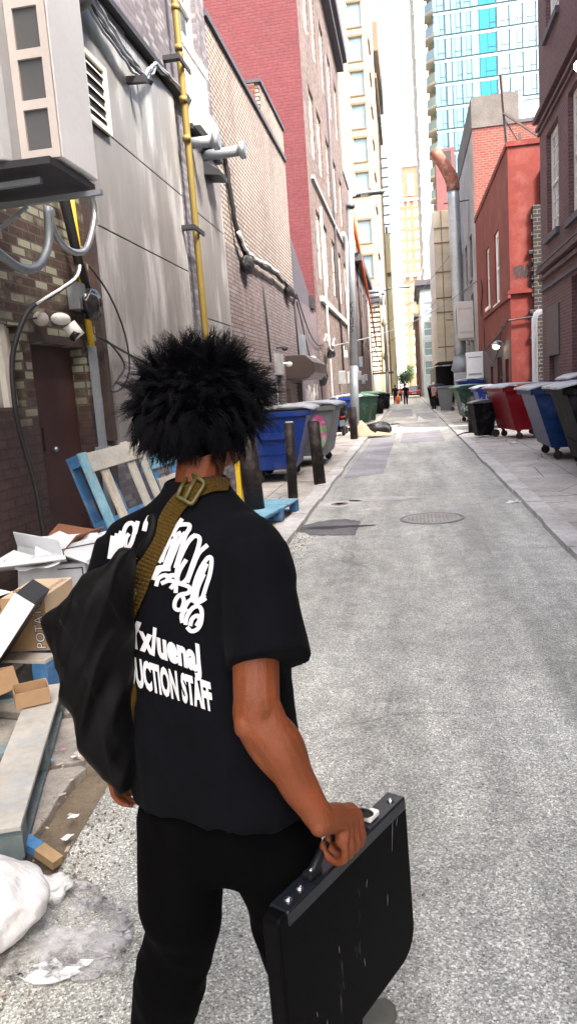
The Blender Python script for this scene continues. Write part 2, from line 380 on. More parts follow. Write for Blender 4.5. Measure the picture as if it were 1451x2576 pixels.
M['wood'] = mat('weathered_pallet_wood', (.46, .42, .35), .8, var=.25, vs=5, fine=26, stretch=(1, 1, 1), dirt=(.22, .17, .11), dirt_amt=.5, bmp=.004)
M['wood_pale'] = mat('pale_pallet_wood', (.40, .39, .345), .8, var=.22, vs=5, fine=26, dirt=(.30, .36, .42), dirt_amt=.5, bmp=.004)
M['wood_raw'] = mat('fresh_broken_wood', (.34, .23, .12), .8, var=.2, vs=8)
M['wood_blue'] = mat('blue_painted_wood', (.045, .16, .34), .7, var=.35, vs=4, dirt=(.35, .36, .34), dirt_amt=.35, bmp=.003)
M['wood_cyan'] = mat('faded_cyan_wood', (.17, .38, .50), .7, var=.3, vs=4, dirt=(.42, .42, .38), dirt_amt=.5, bmp=.003)
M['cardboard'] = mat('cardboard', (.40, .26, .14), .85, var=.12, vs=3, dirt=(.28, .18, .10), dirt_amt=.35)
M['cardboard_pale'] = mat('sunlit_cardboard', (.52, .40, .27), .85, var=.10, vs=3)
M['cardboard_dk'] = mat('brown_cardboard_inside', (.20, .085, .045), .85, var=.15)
M['box_white'] = mat('white_cardboard', (.60, .63, .66), .7, var=.07, vs=3, dirt=(.42, .42, .42), dirt_amt=.35)
M['ink'] = mat('printed_ink', (.02, .02, .022), .6, var=.1)
M['ink_faded'] = mat('faded_ink', (.16, .12, .09), .8, var=.1)
M['ink_teal'] = mat('teal_ink', (.02, .12, .13), .6)
M['paper'] = mat('white_paper', (.78, .79, .80), .7, var=.05)
M['glass_dark'] = mat('dark_window_glass', (.05, .06, .07), .08, var=.3, spec=.8)
M['glass_sky'] = mat('pale_reflecting_glass', (.26, .37, .40), .15, .15, var=.15, vs=.4, spec=.8)
M['glass_white'] = mat('pale_window_glass', (.62, .66, .64), .25, var=.1, vs=.5)  # near-white panes; the tall red building's window glare is in this colour
M['glass_bar'] = mat('window_curtain_grey', (.45, .47, .47), .2, var=.2, vs=1.5)
M['glass_blue'] = mat('sky_blue_curtain_glass', (.15, .34, .39), .15, .2, var=.14, vs=.12)
M['glass_blue2'] = mat('deep_blue_curtain_glass', (.015, .19, .30), .15, .2, var=.14, vs=.12)
M['glass_grey'] = mat('grey_spandrel_glass', (.18, .23, .30), .2, .3, var=.1, vs=.2)
M['spandrel'] = mat('pale_spandrel', (.27, .37, .40), .4, .2, var=.1)
M['mullion'] = mat('dark_teal_mullion', (.02, .07, .10), .4, .3)
M['orange_net'] = mat('orange_netting', (.65, .13, .03), .8)
M['leaf'] = mat('leaf_green', (.06, .11, .03), .8, var=.4)
M['marking'] = mat('worn_white_marking', (.62, .62, .60), .8, var=.2, vs=6, dirt=(.3, .3, .3))
M['iron'] = mat('cast_iron', (.22, .21, .20), .6, .4, var=.25, fine=60)
M['lamp_lit'] = emit('lit_lamp', (1, .80, .50), 6)
M['lamp_white'] = emit('lit_lamp_white', (1, .95, .7), 8)

M['manhole'] = mat('worn_dusty_iron', (.34, .325, .30), .7, .1, var=.2, fine=60)
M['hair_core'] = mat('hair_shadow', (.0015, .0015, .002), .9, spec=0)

M['wood_bluegrey'] = mat('blue_grey_stained_wood', (.14, .19, .20), .8, var=.3, vs=5, dirt=(.24, .22, .18), dirt_amt=.6)
M['scuff'] = mat('grey_scuff', (.14, .14, .15), .7)
# ================================================================ setting: ground, road, pavements
b = MB(); b.quad((-400, -60, -.02), (400, -60, -.02), (400, 700, -.02), (-400, 700, -.02)); struct('ground', b, M['patchlight'])
b = MB()
for i in range(12): b.quad((-1.42, -4 + i * 16, 0), (1.50, -4 + i * 16, 0), (1.50, 12 + i * 16, 0), (-1.42, 12 + i * 16, 0))
struct('road', b, M['asphalt'])
def pavement(name, xk, xw, sgn):
    b = MB(); rnd = random.Random(3 + sgn)
    x_in = xk + sgn * .24
    y = -4.0 if sgn > 0 else 5.2
    while y < 150:
        L = rnd.choice([2.4, 2.9, 3.4]) if y < 50 else 12
        xm = (x_in + xw) / 2 + rnd.uniform(-.1, .1)
        for (a, c) in ((x_in + sgn * .008, xm - sgn * .007), (xm + sgn * .007, xw)):
            dz = rnd.uniform(-.006, .006)
            b.box(min(a, c), max(a, c), y + .008, y + L - .008, -.05, .055 + dz)
        y += L
    struct(name, b, M['pave'])
    k = MB(); y = -4.0 if sgn > 0 else 5.2
    while y < 150:
        L = rnd.uniform(1.1, 2.2) if y < 40 else 10
        j = rnd.uniform(-.015, .015); dz = rnd.uniform(-.006, .006)
        x0, x1 = sorted((xk + j, x_in)); k.box(x0, x1, y + .012, y + L - .012, -.05, .066 + dz)
        y += L
    struct(name.replace('pavement', 'kerb'), k, M['kerb'])
pavement('pavement', -1.40, -3.05, -1); pavement('pavement', 1.45, 3.65, 1)
# broken irregular slabs by the near left wall, dirt showing between them
b = MB(); b.quad((-3.05, -4, .004), (-1.38, -4, .004), (-1.30, 1.6, .004), (-1.46, 3.4, .004), (-1.38, 5.2, .004), (-3.05, 5.2, .004)); struct('dirt', b, M['dirt'])
rnd = random.Random(15); b = MB(); ys = [-4, -3, -2, -1, 0, .9, 1.75, 2.38, 2.95, 3.62, 4.4, 5.19]; nx_ = 3
G_ = {}
for j, y in enumerate(ys):
    for i in range(nx_ + 1):
        x = -3.04 + i * (1.52 / nx_)
        G_[i, j] = (x + (rnd.uniform(-.09, .09) if 0 < i < nx_ else (rnd.uniform(-.05, .07) if i else 0)), y + (rnd.uniform(-.12, .12) if 0 < j < len(ys) - 1 else 0))
for j in range(len(ys) - 1):
    for i in range(nx_):
        P4 = [Vector(G_[i, j]), Vector(G_[i + 1, j]), Vector(G_[i + 1, j + 1]), Vector(G_[i, j + 1])]; c = sum(P4, Vector((0, 0))) / 4
        poly = []
        for a in range(4):
            A, B_ = P4[a], P4[(a + 1) % 4]
            for t in (.06, .3, .55, .8, .94):
                p = A.lerp(B_, t); p = c + (p - c) * (1 - .035 / max(.1, (p - c).length)); p += Vector((rnd.uniform(-.012, .012), rnd.uniform(-.012, .012))); poly.append(p)
        h = rnd.uniform(.030, .052); tx, ty = rnd.uniform(-.02, .02), rnd.uniform(-.02, .02)
        n_ = len(poly); b.add([(p.x, p.y, 0) for p in poly] + [(p.x, p.y, h + (p.x - c.x) * tx + (p.y - c.y) * ty) for p in poly], [tuple(range(n_, 2 * n_))] + [(k, (k + 1) % n_, n_ + (k + 1) % n_, n_ + k) for k in range(n_)])
struct('pavement', b, M['slab'], bevel=.008)
# worn lighter strip and repair patches
b = MB()
def blob(cx, cy, rx, ry, n=26, jag=.18, seed=1, z=.004):
    r = random.Random(seed); return [(cx + rx * (1 + r.uniform(-jag, jag)) * math.cos(t), cy + ry * (1 + r.uniform(-jag, jag)) * math.sin(t), z) for t in [2 * math.pi * i / n for i in range(n)]]
p0 = [g(780, 1347, .004), g(892, 1346, .004), g(905, 1312, .004), g(870, 1305, .004), g(800, 1312, .004), g(725, 1330, .004)]
rp = random.Random(3); p = []
for i in range(6):
    for k in range(7):
        q_ = p0[i].lerp(p0[(i + 1) % 6], k / 7); p.append(Vector((q_.x + rp.uniform(-.02, .02), q_.y + rp.uniform(-.035, .035), .004)))
b.quad(*p); struct('road_patch', b, M['patchdark'])
b = MB(); b.quad(*blob(-.95, 9.0, .42, .10, seed=5, z=.006, jag=.4)); struct('road_patch', b, M['dark'])
b = MB()
b.quad((-1.30, 14, .004), (-.55, 14.5, .004), (-.4, 34, .004), (-1.2, 36, .004)); b.quad((-.3, 22, .004), (1.0, 22, .004), (1.1, 30, .004), (-.2, 30.5, .004))
b.quad((.35, 36, .004), (1.35, 36, .004), (1.35, 44, .004), (.4, 44, .004)); b.quad((-1.2, 40, .004), (.2, 40, .004), (.2, 52, .004), (-1.1, 52, .004))
struct('road_patch', b, M['patchlight'])
b = MB(); b.quad(*blob(-1.05, 10.9, .36, .33, seed=9, z=.004)); b.quad(*blob(-.45, 11.2, .5, .22, seed=19, z=.004)); struct('road_patch', b, M['kerb'])
# manhole covers
def manhole(cx, cy, r, label):
    t = thing('manhole_cover', label, 'manhole', (cx, cy, .002), 0, 'manhole covers in the road')
    d = MB(); n = 40
    d.prism([(r * math.cos(2 * math.pi * i / n), r * math.sin(2 * math.pi * i / n), 0) for i in range(n)], (0, 0, .006))
    for i in range(-6, 7):
        for j in range(-6, 7):
            x, y = i * r / 7.5, j * r / 7.5
            if math.hypot(x, y) < r * .85: d.box(x - .014, x + .014, y - .014, y + .014, .004, .010)
    obj('lid', d, M['manhole'], t, world=False)
    f = MB(); ro = r + .012; ri = r + .045
    for i in range(n):
        a0, a1 = 2 * math.pi * i / n, 2 * math.pi * (i + 1) / n
        f.hexa([(q * math.cos(a), q * math.sin(a), z) for z in (0, .006) for (q, a) in ((ro, a0), (ri, a0), (ri, a1), (ro, a1))])
    obj('frame', f, M['iron'], t, world=False)
manhole(.23, 9.35, .36, 'round cast iron manhole cover in the middle of the road near the camera')
manhole(-1.08, 10.85, .085, 'small dark valve cover in the pale patch by the left kerb')
# painted arrow far down the alley
b = MB(); z = .008
b.quad((-.9, 32.6, z), (1.0, 33.6, z), (1.0, 34.6, z), (-.7, 33.6, z)); b.quad((-1.1, 29.5, z), (-.6, 29.3, z), (-.4, 34, z), (-.7, 34, z)); b.quad((.35, 34.6, z), (.75, 34.6, z), (.5, 40, z))
b.quad((-1.25, 31, z), (-.4, 33, z), (-1.0, 33.2, z))
struct('road_marking', b, M['marking'])
# ================================================================ building helpers
def wallface(mb, fr, u0, u1, v0, v1, ops, depth=.14):
    us = sorted(set([u0, u1] + [x for o in ops for x in o[:2] if u0 < x < u1])); vs = sorted(set([v0, v1] + [x for o in ops for x in o[2:4] if v0 < x < v1]))
    for i in range(len(us) - 1):
        for j in range(len(vs) - 1):
            cu, cv = (us[i] + us[i + 1]) / 2, (vs[j] + vs[j + 1]) / 2
            if any(o[0] < cu < o[1] and o[2] < cv < o[3] for o in ops): continue
            mb.quad(fr.p(us[i], vs[j]), fr.p(us[i + 1], vs[j]), fr.p(us[i + 1], vs[j + 1]), fr.p(us[i], vs[j + 1]))
    for o in ops:
        a, c, d, e = o[:4]
        mb.quad(fr.p(a, d), fr.p(a, e), fr.p(a, e, -depth), fr.p(a, d, -depth)); mb.quad(fr.p(c, d), fr.p(c, e), fr.p(c, e, -depth), fr.p(c, d, -depth))
        mb.quad(fr.p(a, d), fr.p(c, d), fr.p(c, d, -depth), fr.p(a, d, -depth)); mb.quad(fr.p(a, e), fr.p(c, e), fr.p(c, e, -depth), fr.p(a, e, -depth))
def window(fr, par, o, frame='white_paint', glass='glass_sky', style='sash', depth=.14, sill='', fw=.07, lintel='', small=False):
    u0, u1, v0, v1 = o[:4]; f = MB(); w0, w1 = -depth, -depth + .05
    f.fbox(fr, u0, u0 + fw, v0, v1, w0, w1); f.fbox(fr, u1 - fw, u1, v0, v1, w0, w1)
    f.fbox(fr, u0 + fw, u1 - fw, v0, v0 + fw, w0, w1); f.fbox(fr, u0 + fw, u1 - fw, v1 - fw, v1, w0, w1)
    vm = (v0 + v1) / 2
    if 'sash' in style: f.fbox(fr, u0 + fw, u1 - fw, vm - .03, vm + .03, w0 + .005, w1 + .012)
    if 'grid' in style:
        for k in (1, 2): uu = u0 + (u1 - u0) * k / 3; f.fbox(fr, uu - .012, uu + .012, v0 + fw, v1 - fw, w0 + .01, w1 - .015)
        for k in (1, 2, 4, 5): vv = v0 + (v1 - v0) * k / 6; f.fbox(fr, u0 + fw, u1 - fw, vv - .012, vv + .012, w0 + .008, w1 - .017)
    if 'mid' in style: um = (u0 + u1) / 2; f.fbox(fr, um - .03, um + .03, v0 + fw, v1 - fw, w0 + .004, w1)
    fo = obj('window', f, M[frame], par)
    gl = MB(); gl.quad(fr.p(u0 + fw * .5, v0 + fw * .5, w0 + .015), fr.p(u1 - fw * .5, v0 + fw * .5, w0 + .015), fr.p(u1 - fw * .5, v1 - fw * .5, w0 + .015), fr.p(u0 + fw * .5, v1 - fw * .5, w0 + .015))
    obj('pane', gl, M[glass], fo, recalc=False)
    if sill: s = MB(); s.fbox(fr, u0 - .08, u1 + .08, v0 - .14, v0 - .002, -.05, .09); obj('sill', s, M[sill], fo)
    if lintel: s = MB(); s.fbox(fr, u0 - .1, u1 + .1, v1 + .002, v1 + .22, -.05, .03); obj('lintel', s, M[lintel], fo)
    return fo
def building(name, label, x0, x1, y0, y1, z1, side, mats, ops_side=(), ops_near=(), z0=-.05, cap='', cap_h=.15, group=None, depth=.14, near=True):
    "side: 'px' facade at x1 facing +X (left of the alley), 'nx' facade at x0 facing -X. mats: (alley wall, camera wall)"
    t = thing(name, label, 'building', ((x0 + x1) / 2, (y0 + y1) / 2, 0), 0, group)
    X = x1 if side == 'px' else x0; Nn = (1, 0, 0) if side == 'px' else (-1, 0, 0)
    fs = Fr((X, 0, 0), (0, 1, 0), Nn); fn = Fr((0, y0, 0), (1, 0, 0), (0, -1, 0))
    a = MB(); wallface(a, fs, y0, y1, z0, z1, list(ops_side), depth)
    if mats[0] == mats[1]:
        wallface(a, fn, x0, x1, z0, z1, list(ops_near), depth)
    xo = x0 if side == 'px' else x1
    a.quad((xo, y0, z0), (xo, y1, z0), (xo, y1, z1), (xo, y0, z1)); a.quad((x0, y1, z0), (x1, y1, z0), (x1, y1, z1), (x0, y1, z1))
    obj('wall', a, M[mats[0]], t)
    if mats[0] != mats[1]:
        c = MB(); wallface(c, fn, x0, x1, z0, z1, list(ops_near), depth); obj('end_wall', c, M[mats[1]], t)
    r = MB(); r.quad((x0, y0, z1 - .02), (x1, y0, z1 - .02), (x1, y1, z1 - .02), (x0, y1, z1 - .02)); obj('roof', r, M['roof'], t)
    if cap:
        k = MB(); e = .05
        k.box(x0 - e, x1 + e, y0 - e, y0 + .25, z1 + .001, z1 + cap_h)
        if side == 'px': k.box(x1 - .25, x1 + e, y0 + .25, y1, z1 + .001, z1 + cap_h)
        else: k.box(x0 - e, x0 + .25, y0 + .25, y1, z1 + .001, z1 + cap_h)
        obj('coping', k, M[cap], t)
    return t, fs, fn
def door(fr, par, o, m='door_brown', depth=.14, handle=True, name='door'):
    u0, u1, v0, v1 = o[:4]; d = MB(); d.fbox(fr, u0, u1, v0, v1, -depth, -depth + .04); do = obj(name, d, M[m], par, bevel=.004)
    if handle: h = MB(); h.ell(fr.p(u0 + (u1 - u0) * .3, v0 + (v1 - v0) * .47, -depth + .075), (.03, .03, .03), 10, 6); h.tube([fr.p(u0 + (u1 - u0) * .3, v0 + (v1 - v0) * .47, -depth + .03), fr.p(u0 + (u1 - u0) * .3, v0 + (v1 - v0) * .47, -depth + .08)], .012); obj('handle', h, M['galv'], do)
    return do
XL, XR = -3.0, 3.6
# ---------------------------------------------------------------- L1 near brick building
dr = (5.69, 6.70, .06, 2.26); bw_ = (4.3, 5.56, 1.74, 2.37)
t, fs, fn = building('brick_building', 'dark brick building nearest on the left with a brown steel door and boarded window', -10, XL, -4, 7.22, 10, 'px', ('brick_brown', 'brick_brown'), [dr, bw_])
d = door(fs, t, dr, depth=.17, handle=False)
h = MB(); h.ell(fs.p(6.12, 1.35, -.10), (.025, .025, .025), 10, 6); h.tube([fs.p(6.12, 1.35, -.14), fs.p(6.12, 1.35, -.09)], .01); obj('handle', h, M['galv'], d)
h = MB(); h.fbox(fs, 5.97, 5.985, 1.35, 1.55, -.13, -.118); obj('keyway', h, M['dark'], d)
h = MB(); h.fbox(fs, 5.66, 6.74, 2.262, 2.33, -.1, .02); obj('lintel', h, M['rust_dark'], t)
f = MB(); f.fbox(fs, 5.30, 5.37, 1.74, 2.37, -.10, -.02); f.fbox(fs, 5.38, 5.45, 1.745, 2.365, -.13, -.05); f.fbox(fs, 5.455, 5.555, 1.75, 2.36, -.13, -.09); wo = obj('window', f, M['cream_paint'], t)
f = MB(); f.fbox(fs, 4.3, 5.3, 1.74, 2.37, -.13, -.07); obj('board', f, M['grey_ply'], wo)
# ---------------------------------------------------------------- L2 clad building
w2 = (11.05, 12.25, 6.82, 8.3)
t, fs, fn = building('clad_building', 'grey brick building faced with large stained metal panels beside the brown door', -10, XL, 7.225, 12.78, 14, 'px', ('brick_blue', 'brick_blue'), [w2])
window(fs, t, w2, style='sash', glass='glass_dark', fw=.1, sill='white_paint')
v = MB()
for k in range(5): v.fbox(fs, 11.0, 12.3, 6.02 + k * .135, 6.10 + k * .135, .0, .07)
v.fbox(fs, 10.98, 11.05, 5.98, 6.68, .0, .05); v.fbox(fs, 12.25, 12.34, 5.98, 6.68, .0, .05)
obj('window_grille', v, M['white_paint'], t)
v = MB(); v.fbox(fs, 11.05, 12.2, 5.6, 5.95, 0, .22); obj('window_box', v, M['grey_ply'], t)
def panelp(u0, u1, v0, v1, m='panel'):
    q = MB(); q.fbox(fs, u0 + .008, u1 - .008, v0 + .008, v1 - .008, .005, .05); obj('cladding_panel', q, M[m], t, bevel=.004)
for (u0, u1, v0, v1) in ((7.30, 8.64, 4.48, 5.82), (8.64, 10.38, 4.48, 5.78), (7.30, 10.38, 3.47, 4.48), (11.15, 12.76, 4.42, 5.5), (11.15, 12.76, 2.9, 4.42)): panelp(u0, u1, v0, v1)
for (u0, u1, v0, v1) in ((7.24, 10.38, 1.28, 3.47), (11.15, 12.76, 1.1, 2.9)): panelp(u0, u1, v0, v1, 'panel')
v = MB(); v.fbox(fs, 7.3, 10.9, 5.83, 5.90, 0, .13); v.fbox(fs, 11.0, 12.8, 5.55, 5.62, 0, .12); obj('flashing', v, M['dark_steel'], t)
v = MB(); v.fbox(fs, 7.15, 7.80, 4.45, 5.10, .05, .07); ve = obj('wall_vent', v, M['dark'], t)
v = MB()
for (a, b_, c, d_) in ((7.15, 7.80, 5.05, 5.10), (7.15, 7.80, 4.45, 4.50), (7.73, 7.80, 4.50, 5.05), (7.15, 7.22, 4.50, 5.05)): v.fbox(fs, a, b_, c, d_, .05, .10)
for k in range(5): v.quad(fs.p(7.22, 4.56 + k * .105, .09), fs.p(7.73, 4.56 + k * .105, .09), fs.p(7.73, 4.595 + k * .105, .073), fs.p(7.22, 4.595 + k * .105, .073))
obj('louver', v, M['cream_paint'], ve)
# ---------------------------------------------------------------- L3 pale brick building
bd = (17.05, 17.86, .06, 2.12); sh = (18.8, 21.3, .06, 1.96)
t, fs, fn = building('pale_brick_building', 'tall pale brick building with a black parapet edge and cables along its wall', -10, XL, 12.8, 20.86, 7.83, 'px', ('brick_light', 'brick_light'), [], z0=4.35, cap='cornice_dk', cap_h=.10)
q = MB(); wallface(q, fs, 12.8, 20.86, -.05, 4.35, [bd, (18.8, 20.85, .06, 1.96)]); obj('lower_wall', q, M['brick_light_low'], t)
door(fs, t, bd, 'blue_door', handle=False); q = MB(); q.fbox(fs, 17.0, 17.95, 2.14, 2.62, 0, .06); obj('lintel', q, M['conc_wall'], t)
q = MB(); q.box(-5.4, XL, 17.6, 20.86, 7.94, 8.62); obj('parapet', q, M['brick_light'], t)
q = MB(); q.box(-5.45, XL + .05, 17.55, 20.9, 8.622, 8.70); obj('coping', q, M['cornice_dk'], t)
q = MB(); q.box(-5.3, -3.1, 17.54, 17.6, 7.95, 8.6); obj('brick_return', q, M['brick_red2'], t)
q = MB(); q.box(-7.5, -3.9, 13.6, 17.2, 7.84, 9.0); dm = obj('dormer', q, M['tan'], t)
q = MB(); q.box(-7.7, -3.62, 13.5, 17.5, 9.0, 9.16); obj('dormer_cornice', q, M['white_paint'], dm)
q = MB(); q.box(-3.9, -3.84, 13.9, 17.0, 8.05, 8.75); obj('dormer_window', q, M['glass_white'], dm)
# roller shutter box and shutter
q = MB()
for k in range(18): q.fbox(fs, 18.8, 20.84, .06 + k * .105, .06 + k * .105 + .085, -.12, -.07 - (.0))
for k in range(18): q.fbox(fs, 18.8, 20.84, .06 + k * .105 + .085, .06 + (k + 1) * .105, -.12, -.10)
obj('roller_shutter', q, M['shutter'], t)
q = MB(); prof = [(0, 2.02), (.55, 2.02), (.72, 2.16), (.72, 2.42), (.5, 2.62), (0, 2.62)]
q.prism([fs.p(18.55, z, w_) for (w_, z) in prof], (0, 2.9, 0)); obj('shutter_hood', q, M['hood_brown'], t, bevel=.02)
q = MB(); q.fbox(fs, 18.45, 18.75, .06, 2.0, 0, .10); obj('shutter_rail', q, M['hood_brown'], t)
# low extension
t, fs, fn = building('low_stucco_extension', 'low purple grey stucco building between the pale brick and the red building', -8, XL, 20.87, 25.95, 4.33, 'px', ('mauve_low', 'mauve_low'), [(20.9, 21.3, .06, 1.96)])
q = MB(); q.prism([(-3.02, 20.95, 4.34), (-3.02, 24.9, 4.34), (-3.02, 24.9, 4.62), (-3.02, 20.95, 6.0)], (-2.0, 0, 0)); obj('lean_to_roof', q, M['cornice_dk'], t)
q = MB(); q.box(-3.2, -2.93, 24.3, 25.2, 4.36, 4.75); obj('vent_box', q, M['dark_steel'], t)
# white drips of paint on the wall
rnd = random.Random(4); q = MB()
for k in range(46):
    y = rnd.uniform(21.9, 24.9); z1 = rnd.uniform(1.5, 1.95); z0_ = rnd.uniform(.3, 1.2); wd = rnd.uniform(.02, .05)
    q.add([fs.p(y, z0_, .006), fs.p(y + wd, z0_, .006), fs.p(y + wd + rnd.uniform(-.1, .1), z1, .006), fs.p(y + rnd.uniform(-.05, .1), z1, .006)], [(0, 1, 2, 3)])
obj('paint_drips', q, M['white_paint'], t)
# ---------------------------------------------------------------- L4 tall red building
ops = []
for (z0_, z1) in ((3.4, 4.0), (5.8, 8.2), (10.0, 12.4), (14.2, 17.0)):
    for y in (27.8, 30.2, 33.4, 36.6, 39.8):
        if z0_ > 5 or y > 36: ops.append((y, y + 1.5, z0_, z1))
t, fs, fn = building('tall_red_building', 'tall building with a red painted brick end wall and dusky pink side', -16, XL, 26, 42.9, 19.4, 'px', ('mauve2', 'brick_red'), ops)
for i, o in enumerate(ops): window(fs, t, o, 'cream_paint', 'glass_white', 'sash', sill='', fw=.12)
q = MB(); q.box(XL + .001, XL + .55, 26.4, 42.9, 18.9, 19.5); q.box(XL + .001, XL + .35, 26.4, 42.9, 18.5, 18.9); obj('cornice', q, M['cornice_dk'], t)
q = MB(); q.fbox(fs, 27.5, 42.8, 4.9, 5.1, 0, .12); q.fbox(fs, 27, 42.8, 9.0, 9.12, 0, .1); obj('ledge', q, M['conc_wall'], t)
q = MB(); q.fbox(fs, 26.05, 27.5, .05, 2.2, 0, .04); obj('doorway', q, M['door_dk'], t)
q = MB(); q.box(-3.9, -3.45, 25.93, 25.99, .3, 3.6); obj('dark_opening', q, M['cornice_dk'], t)
ops = [(y, y + 1.3, z, z + 2.2) for z in (2.6, 6.2, 9.8) for y in (43.8, 46.2)]
t, fs, fn = building('mid_pink_building', 'four storey pink building beyond the tall red one', -12, XL, 42.92, 48.6, 13.35, 'px', ('mauve2', 'mauve2'), ops, cap='cornice_dk')
for o in ops: window(fs, t, o, 'cream_paint', 'glass_bar', 'sash', fw=.1)
ops = [(y, y + 1.5, z, z + 2.0) for z in (3.0, 6.6) for y in (50, 53.5, 57, 60.5)]
t, fs, fn = building('low_red_brown_building', 'lower red brown building with a dark cornice behind the lamp post', -12, XL, 48.62, 64, 10.15, 'px', ('mauve2', 'mauve2'), ops)
for o in ops: window(fs, t, o, 'tan_dark', 'glass_dark', 'sash')
q = MB(); q.box(XL + .001, XL + .45, 49, 64, 9.7, 10.2); obj('cornice', q, M['cornice_dk'], t)
ops = [(y, y + 1.5, z, z + 2.0) for z in (3.0, 6.0) for y in (66, 70, 74, 78)]
t, fs, fn = building('low_cream_building', 'small pale cream building before the tan tower', -12, XL, 64.02, 84.9, 8.6, 'px', ('cream', 'cream'), ops)
for o in ops: window(fs, t, o, 'tan_dark', 'glass_dark', 'sash')
# ---------------------------------------------------------------- L tan tower
opn = []; fl = 4.0
zw = [onY(894, y_, 85).z for y_ in (65, 151, 238, 322, 406, 492, 612, 700, 786, 872)]
for z in zw:
    opn.append((-4.62, -3.05 - .0, z, z + 2.35)); opn.append((-7.05, -6.15, z - .1, z + 2.2)); opn.append((-9.6, -8.2, z, z + 2.35))
opn += [(a, b_, z, z + 2.35) for (a, b_) in ((-4.62, -3.05), (-7.05, -6.15)) for z in (zw[0] + 4, zw[0] + 8)]
opn = [(a, b_ - .12 if b_ == -3.05 else b_, c, d_) for a, b_, c, d_ in opn]
t, fs, fn = building('tan_tower', 'tall tan brick tower with large square windows beyond the red building', -18, -2.62, 85, 100, 62, 'px', ('tan', 'brick_tan'), [], opn, depth=.3)
for o in opn: window(fn, t, o, 'tan', 'glass_sky', '' if o[1] - o[0] > 1.2 else 'sash', depth=.3, fw=.08, sill='tan_dark', lintel='tan_dark')
q = MB()
for z in zw: q.fbox(fs, 85.2, 99.8, z - 1.3, z - .9, 0, .2)
obj('string_course', q, M['tan_dark'], t)
q = MB(); q.fbox(fs, 89, 90.5, 0, 60, 0, .25); q.fbox(fs, 95, 96.5, 0, 60, 0, .25); obj('pilaster', q, M['cream'], t)
t, fs, fn = building('brown_stone_tower', 'brown stone tower with a projecting dark top just past the tan tower', -14, -2.6, 100.02, 128, 47, 'px', ('tan_dark', 'tan_dark'), [(y, y + 2, z, z + 2.4) for z in range(6, 44, 5) for y in (103, 109, 115, 121)])
for z in range(6, 44, 5):
    for y in (103, 109, 115, 121): window(fs, t, (y, y + 2, z, z + 2.4), 'cream', 'glass_sky', '')
q = MB(); q.box(-2.6, -1.9, 103, 126, 44, 47.4); q.box(-2.6, -2.2, 101, 128, 40, 40.6); obj('cornice', q, M['tan_dark'], t)
t, fs, fn = building('yellow_stone_building', 'slim yellow stone building low between the brown tower and the far towers', -12, -1.9, 131, 150, 27, 'px', ('yellow_tower', 'yellow_tower'), [])
q = MB()
for k in range(5): q.box(-6.2 + k * .9, -5.8 + k * .9, 131, 131.4, 27.0, 28.1)
q.fbox(fn, -8, -1.95, 20, 20.6, 0, .3); obj('battlements', q, M['tan_dark'], t)
# ---------------------------------------------------------------- far end towers
opn = [(a, a + 1.35, z, z + 2.5) for a in (-5.2, -2.4) for z in [30 + 3.6 * k for k in range(8)]]
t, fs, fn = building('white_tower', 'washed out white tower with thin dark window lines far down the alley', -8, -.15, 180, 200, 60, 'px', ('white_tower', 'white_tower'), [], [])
q = MB()
for k in range(14): q.fbox(fn, -4.1, -2.3, 26 + k * 2.05, 26.35 + k * 2.05, 0, .12)
obj('window_ledge', q, M['mullion'], t)
opn = []
xs3 = (.95, 2.75, 4.55)
for k in range(18):
    z = 4.5 + k * 2.62
    if z > 48: break
    if z < 30:
        opn += [(xa - 1.70, xa - .75, z, z + 1.8) for xa in (1.45, 3.35, 5.3)]
    else:
        opn += [(xa, xa + w_, z, z + 1.9) for xa, w_ in ((.0, 1.05), (1.75, .75), (3.4, 1.1))]
t, fs, fn = building('orange_brick_tower', 'orange brick tower with rows of white windows closing the far end of the alley', -.62, 14, 200, 222, 47.6, 'px', ('orange_tower', 'orange_tower'), [], [o for o in opn if o[0] > -.6], depth=.25)
for o in opn:
    if o[0] > -.6: window(fn, t, o, 'cream', 'glass_white', '', depth=.25, fw=.08)
q = MB(); q.box(-.75, 5.0, 199.4, 200, 29.0, 29.9); q.box(-.7, 5.0, 199.5, 200, 47.6, 48.2); obj('string_course', q, M['cream'], t)
q = MB(); q.box(.95, 4.9, 200.5, 215, 47.61, 56); qo = obj('upper_block', q, M['orange_tower'], t)
q = MB(); q.box(2.0, 3.7, 200.3, 200.5, 49, 54.2); obj('pane', q, M['glass_white'], qo)
q = MB(); q.box(.8, 5.2, 200.2, 215.2, 56.01, 60); obj('crown', q, M['white_tower'], t)
# ================================================================ RIGHT SIDE
# ---------------------------------------------------------------- R1 brown brick
ops = [(18.62, 20.05, 5.05, 7.45), (15.4, 17.55, 4.95, 7.5), (11.0, 13.1, 4.95, 7.5), (18.4, 19.9, 9.6, 12.6), (15.4, 17.3, 9.6, 12.6), (7.5, 9.5, 4.95, 7.5)]
dd = (18.75, 20.05, .06, 2.15); dp = (13.4, 17.35, .06, 3.75)
t, fs, fn = building('brown_brick_building', 'brown brick building on the right edge with cream sash windows', XR, 14, 6, 20.95, 13.2, 'nx', ('brick_r1', 'brick_r1'), ops + [dd, dp])
for o in ops: window(fs, t, o, 'cream_paint', 'glass_bar', 'sash grid', sill='cornice_dk', fw=.13, depth=.16)
door(fs, t, dd, 'door_dk'); door(fs, t, dp, 'door_dk', handle=False, name='boarded_front')
q = MB(); q.fbox(fs, 18.66, 20.1, 2.16, 3.35, .004, .035); obj('metal_sheet', q, M['door_dk'], t)
q = MB()
for (z0_, z1, w_) in ((4.30, 4.42, .14), (4.12, 4.2, .09), (8.02, 8.14, .16), (7.82, 7.9, .10), (7.70, 7.76, .06)): q.fbox(fs, 6, 20.95 + w_ * .6, z0_, z1, 0.001, w_)
obj('belt_course', q, M['brick_r1'], t)
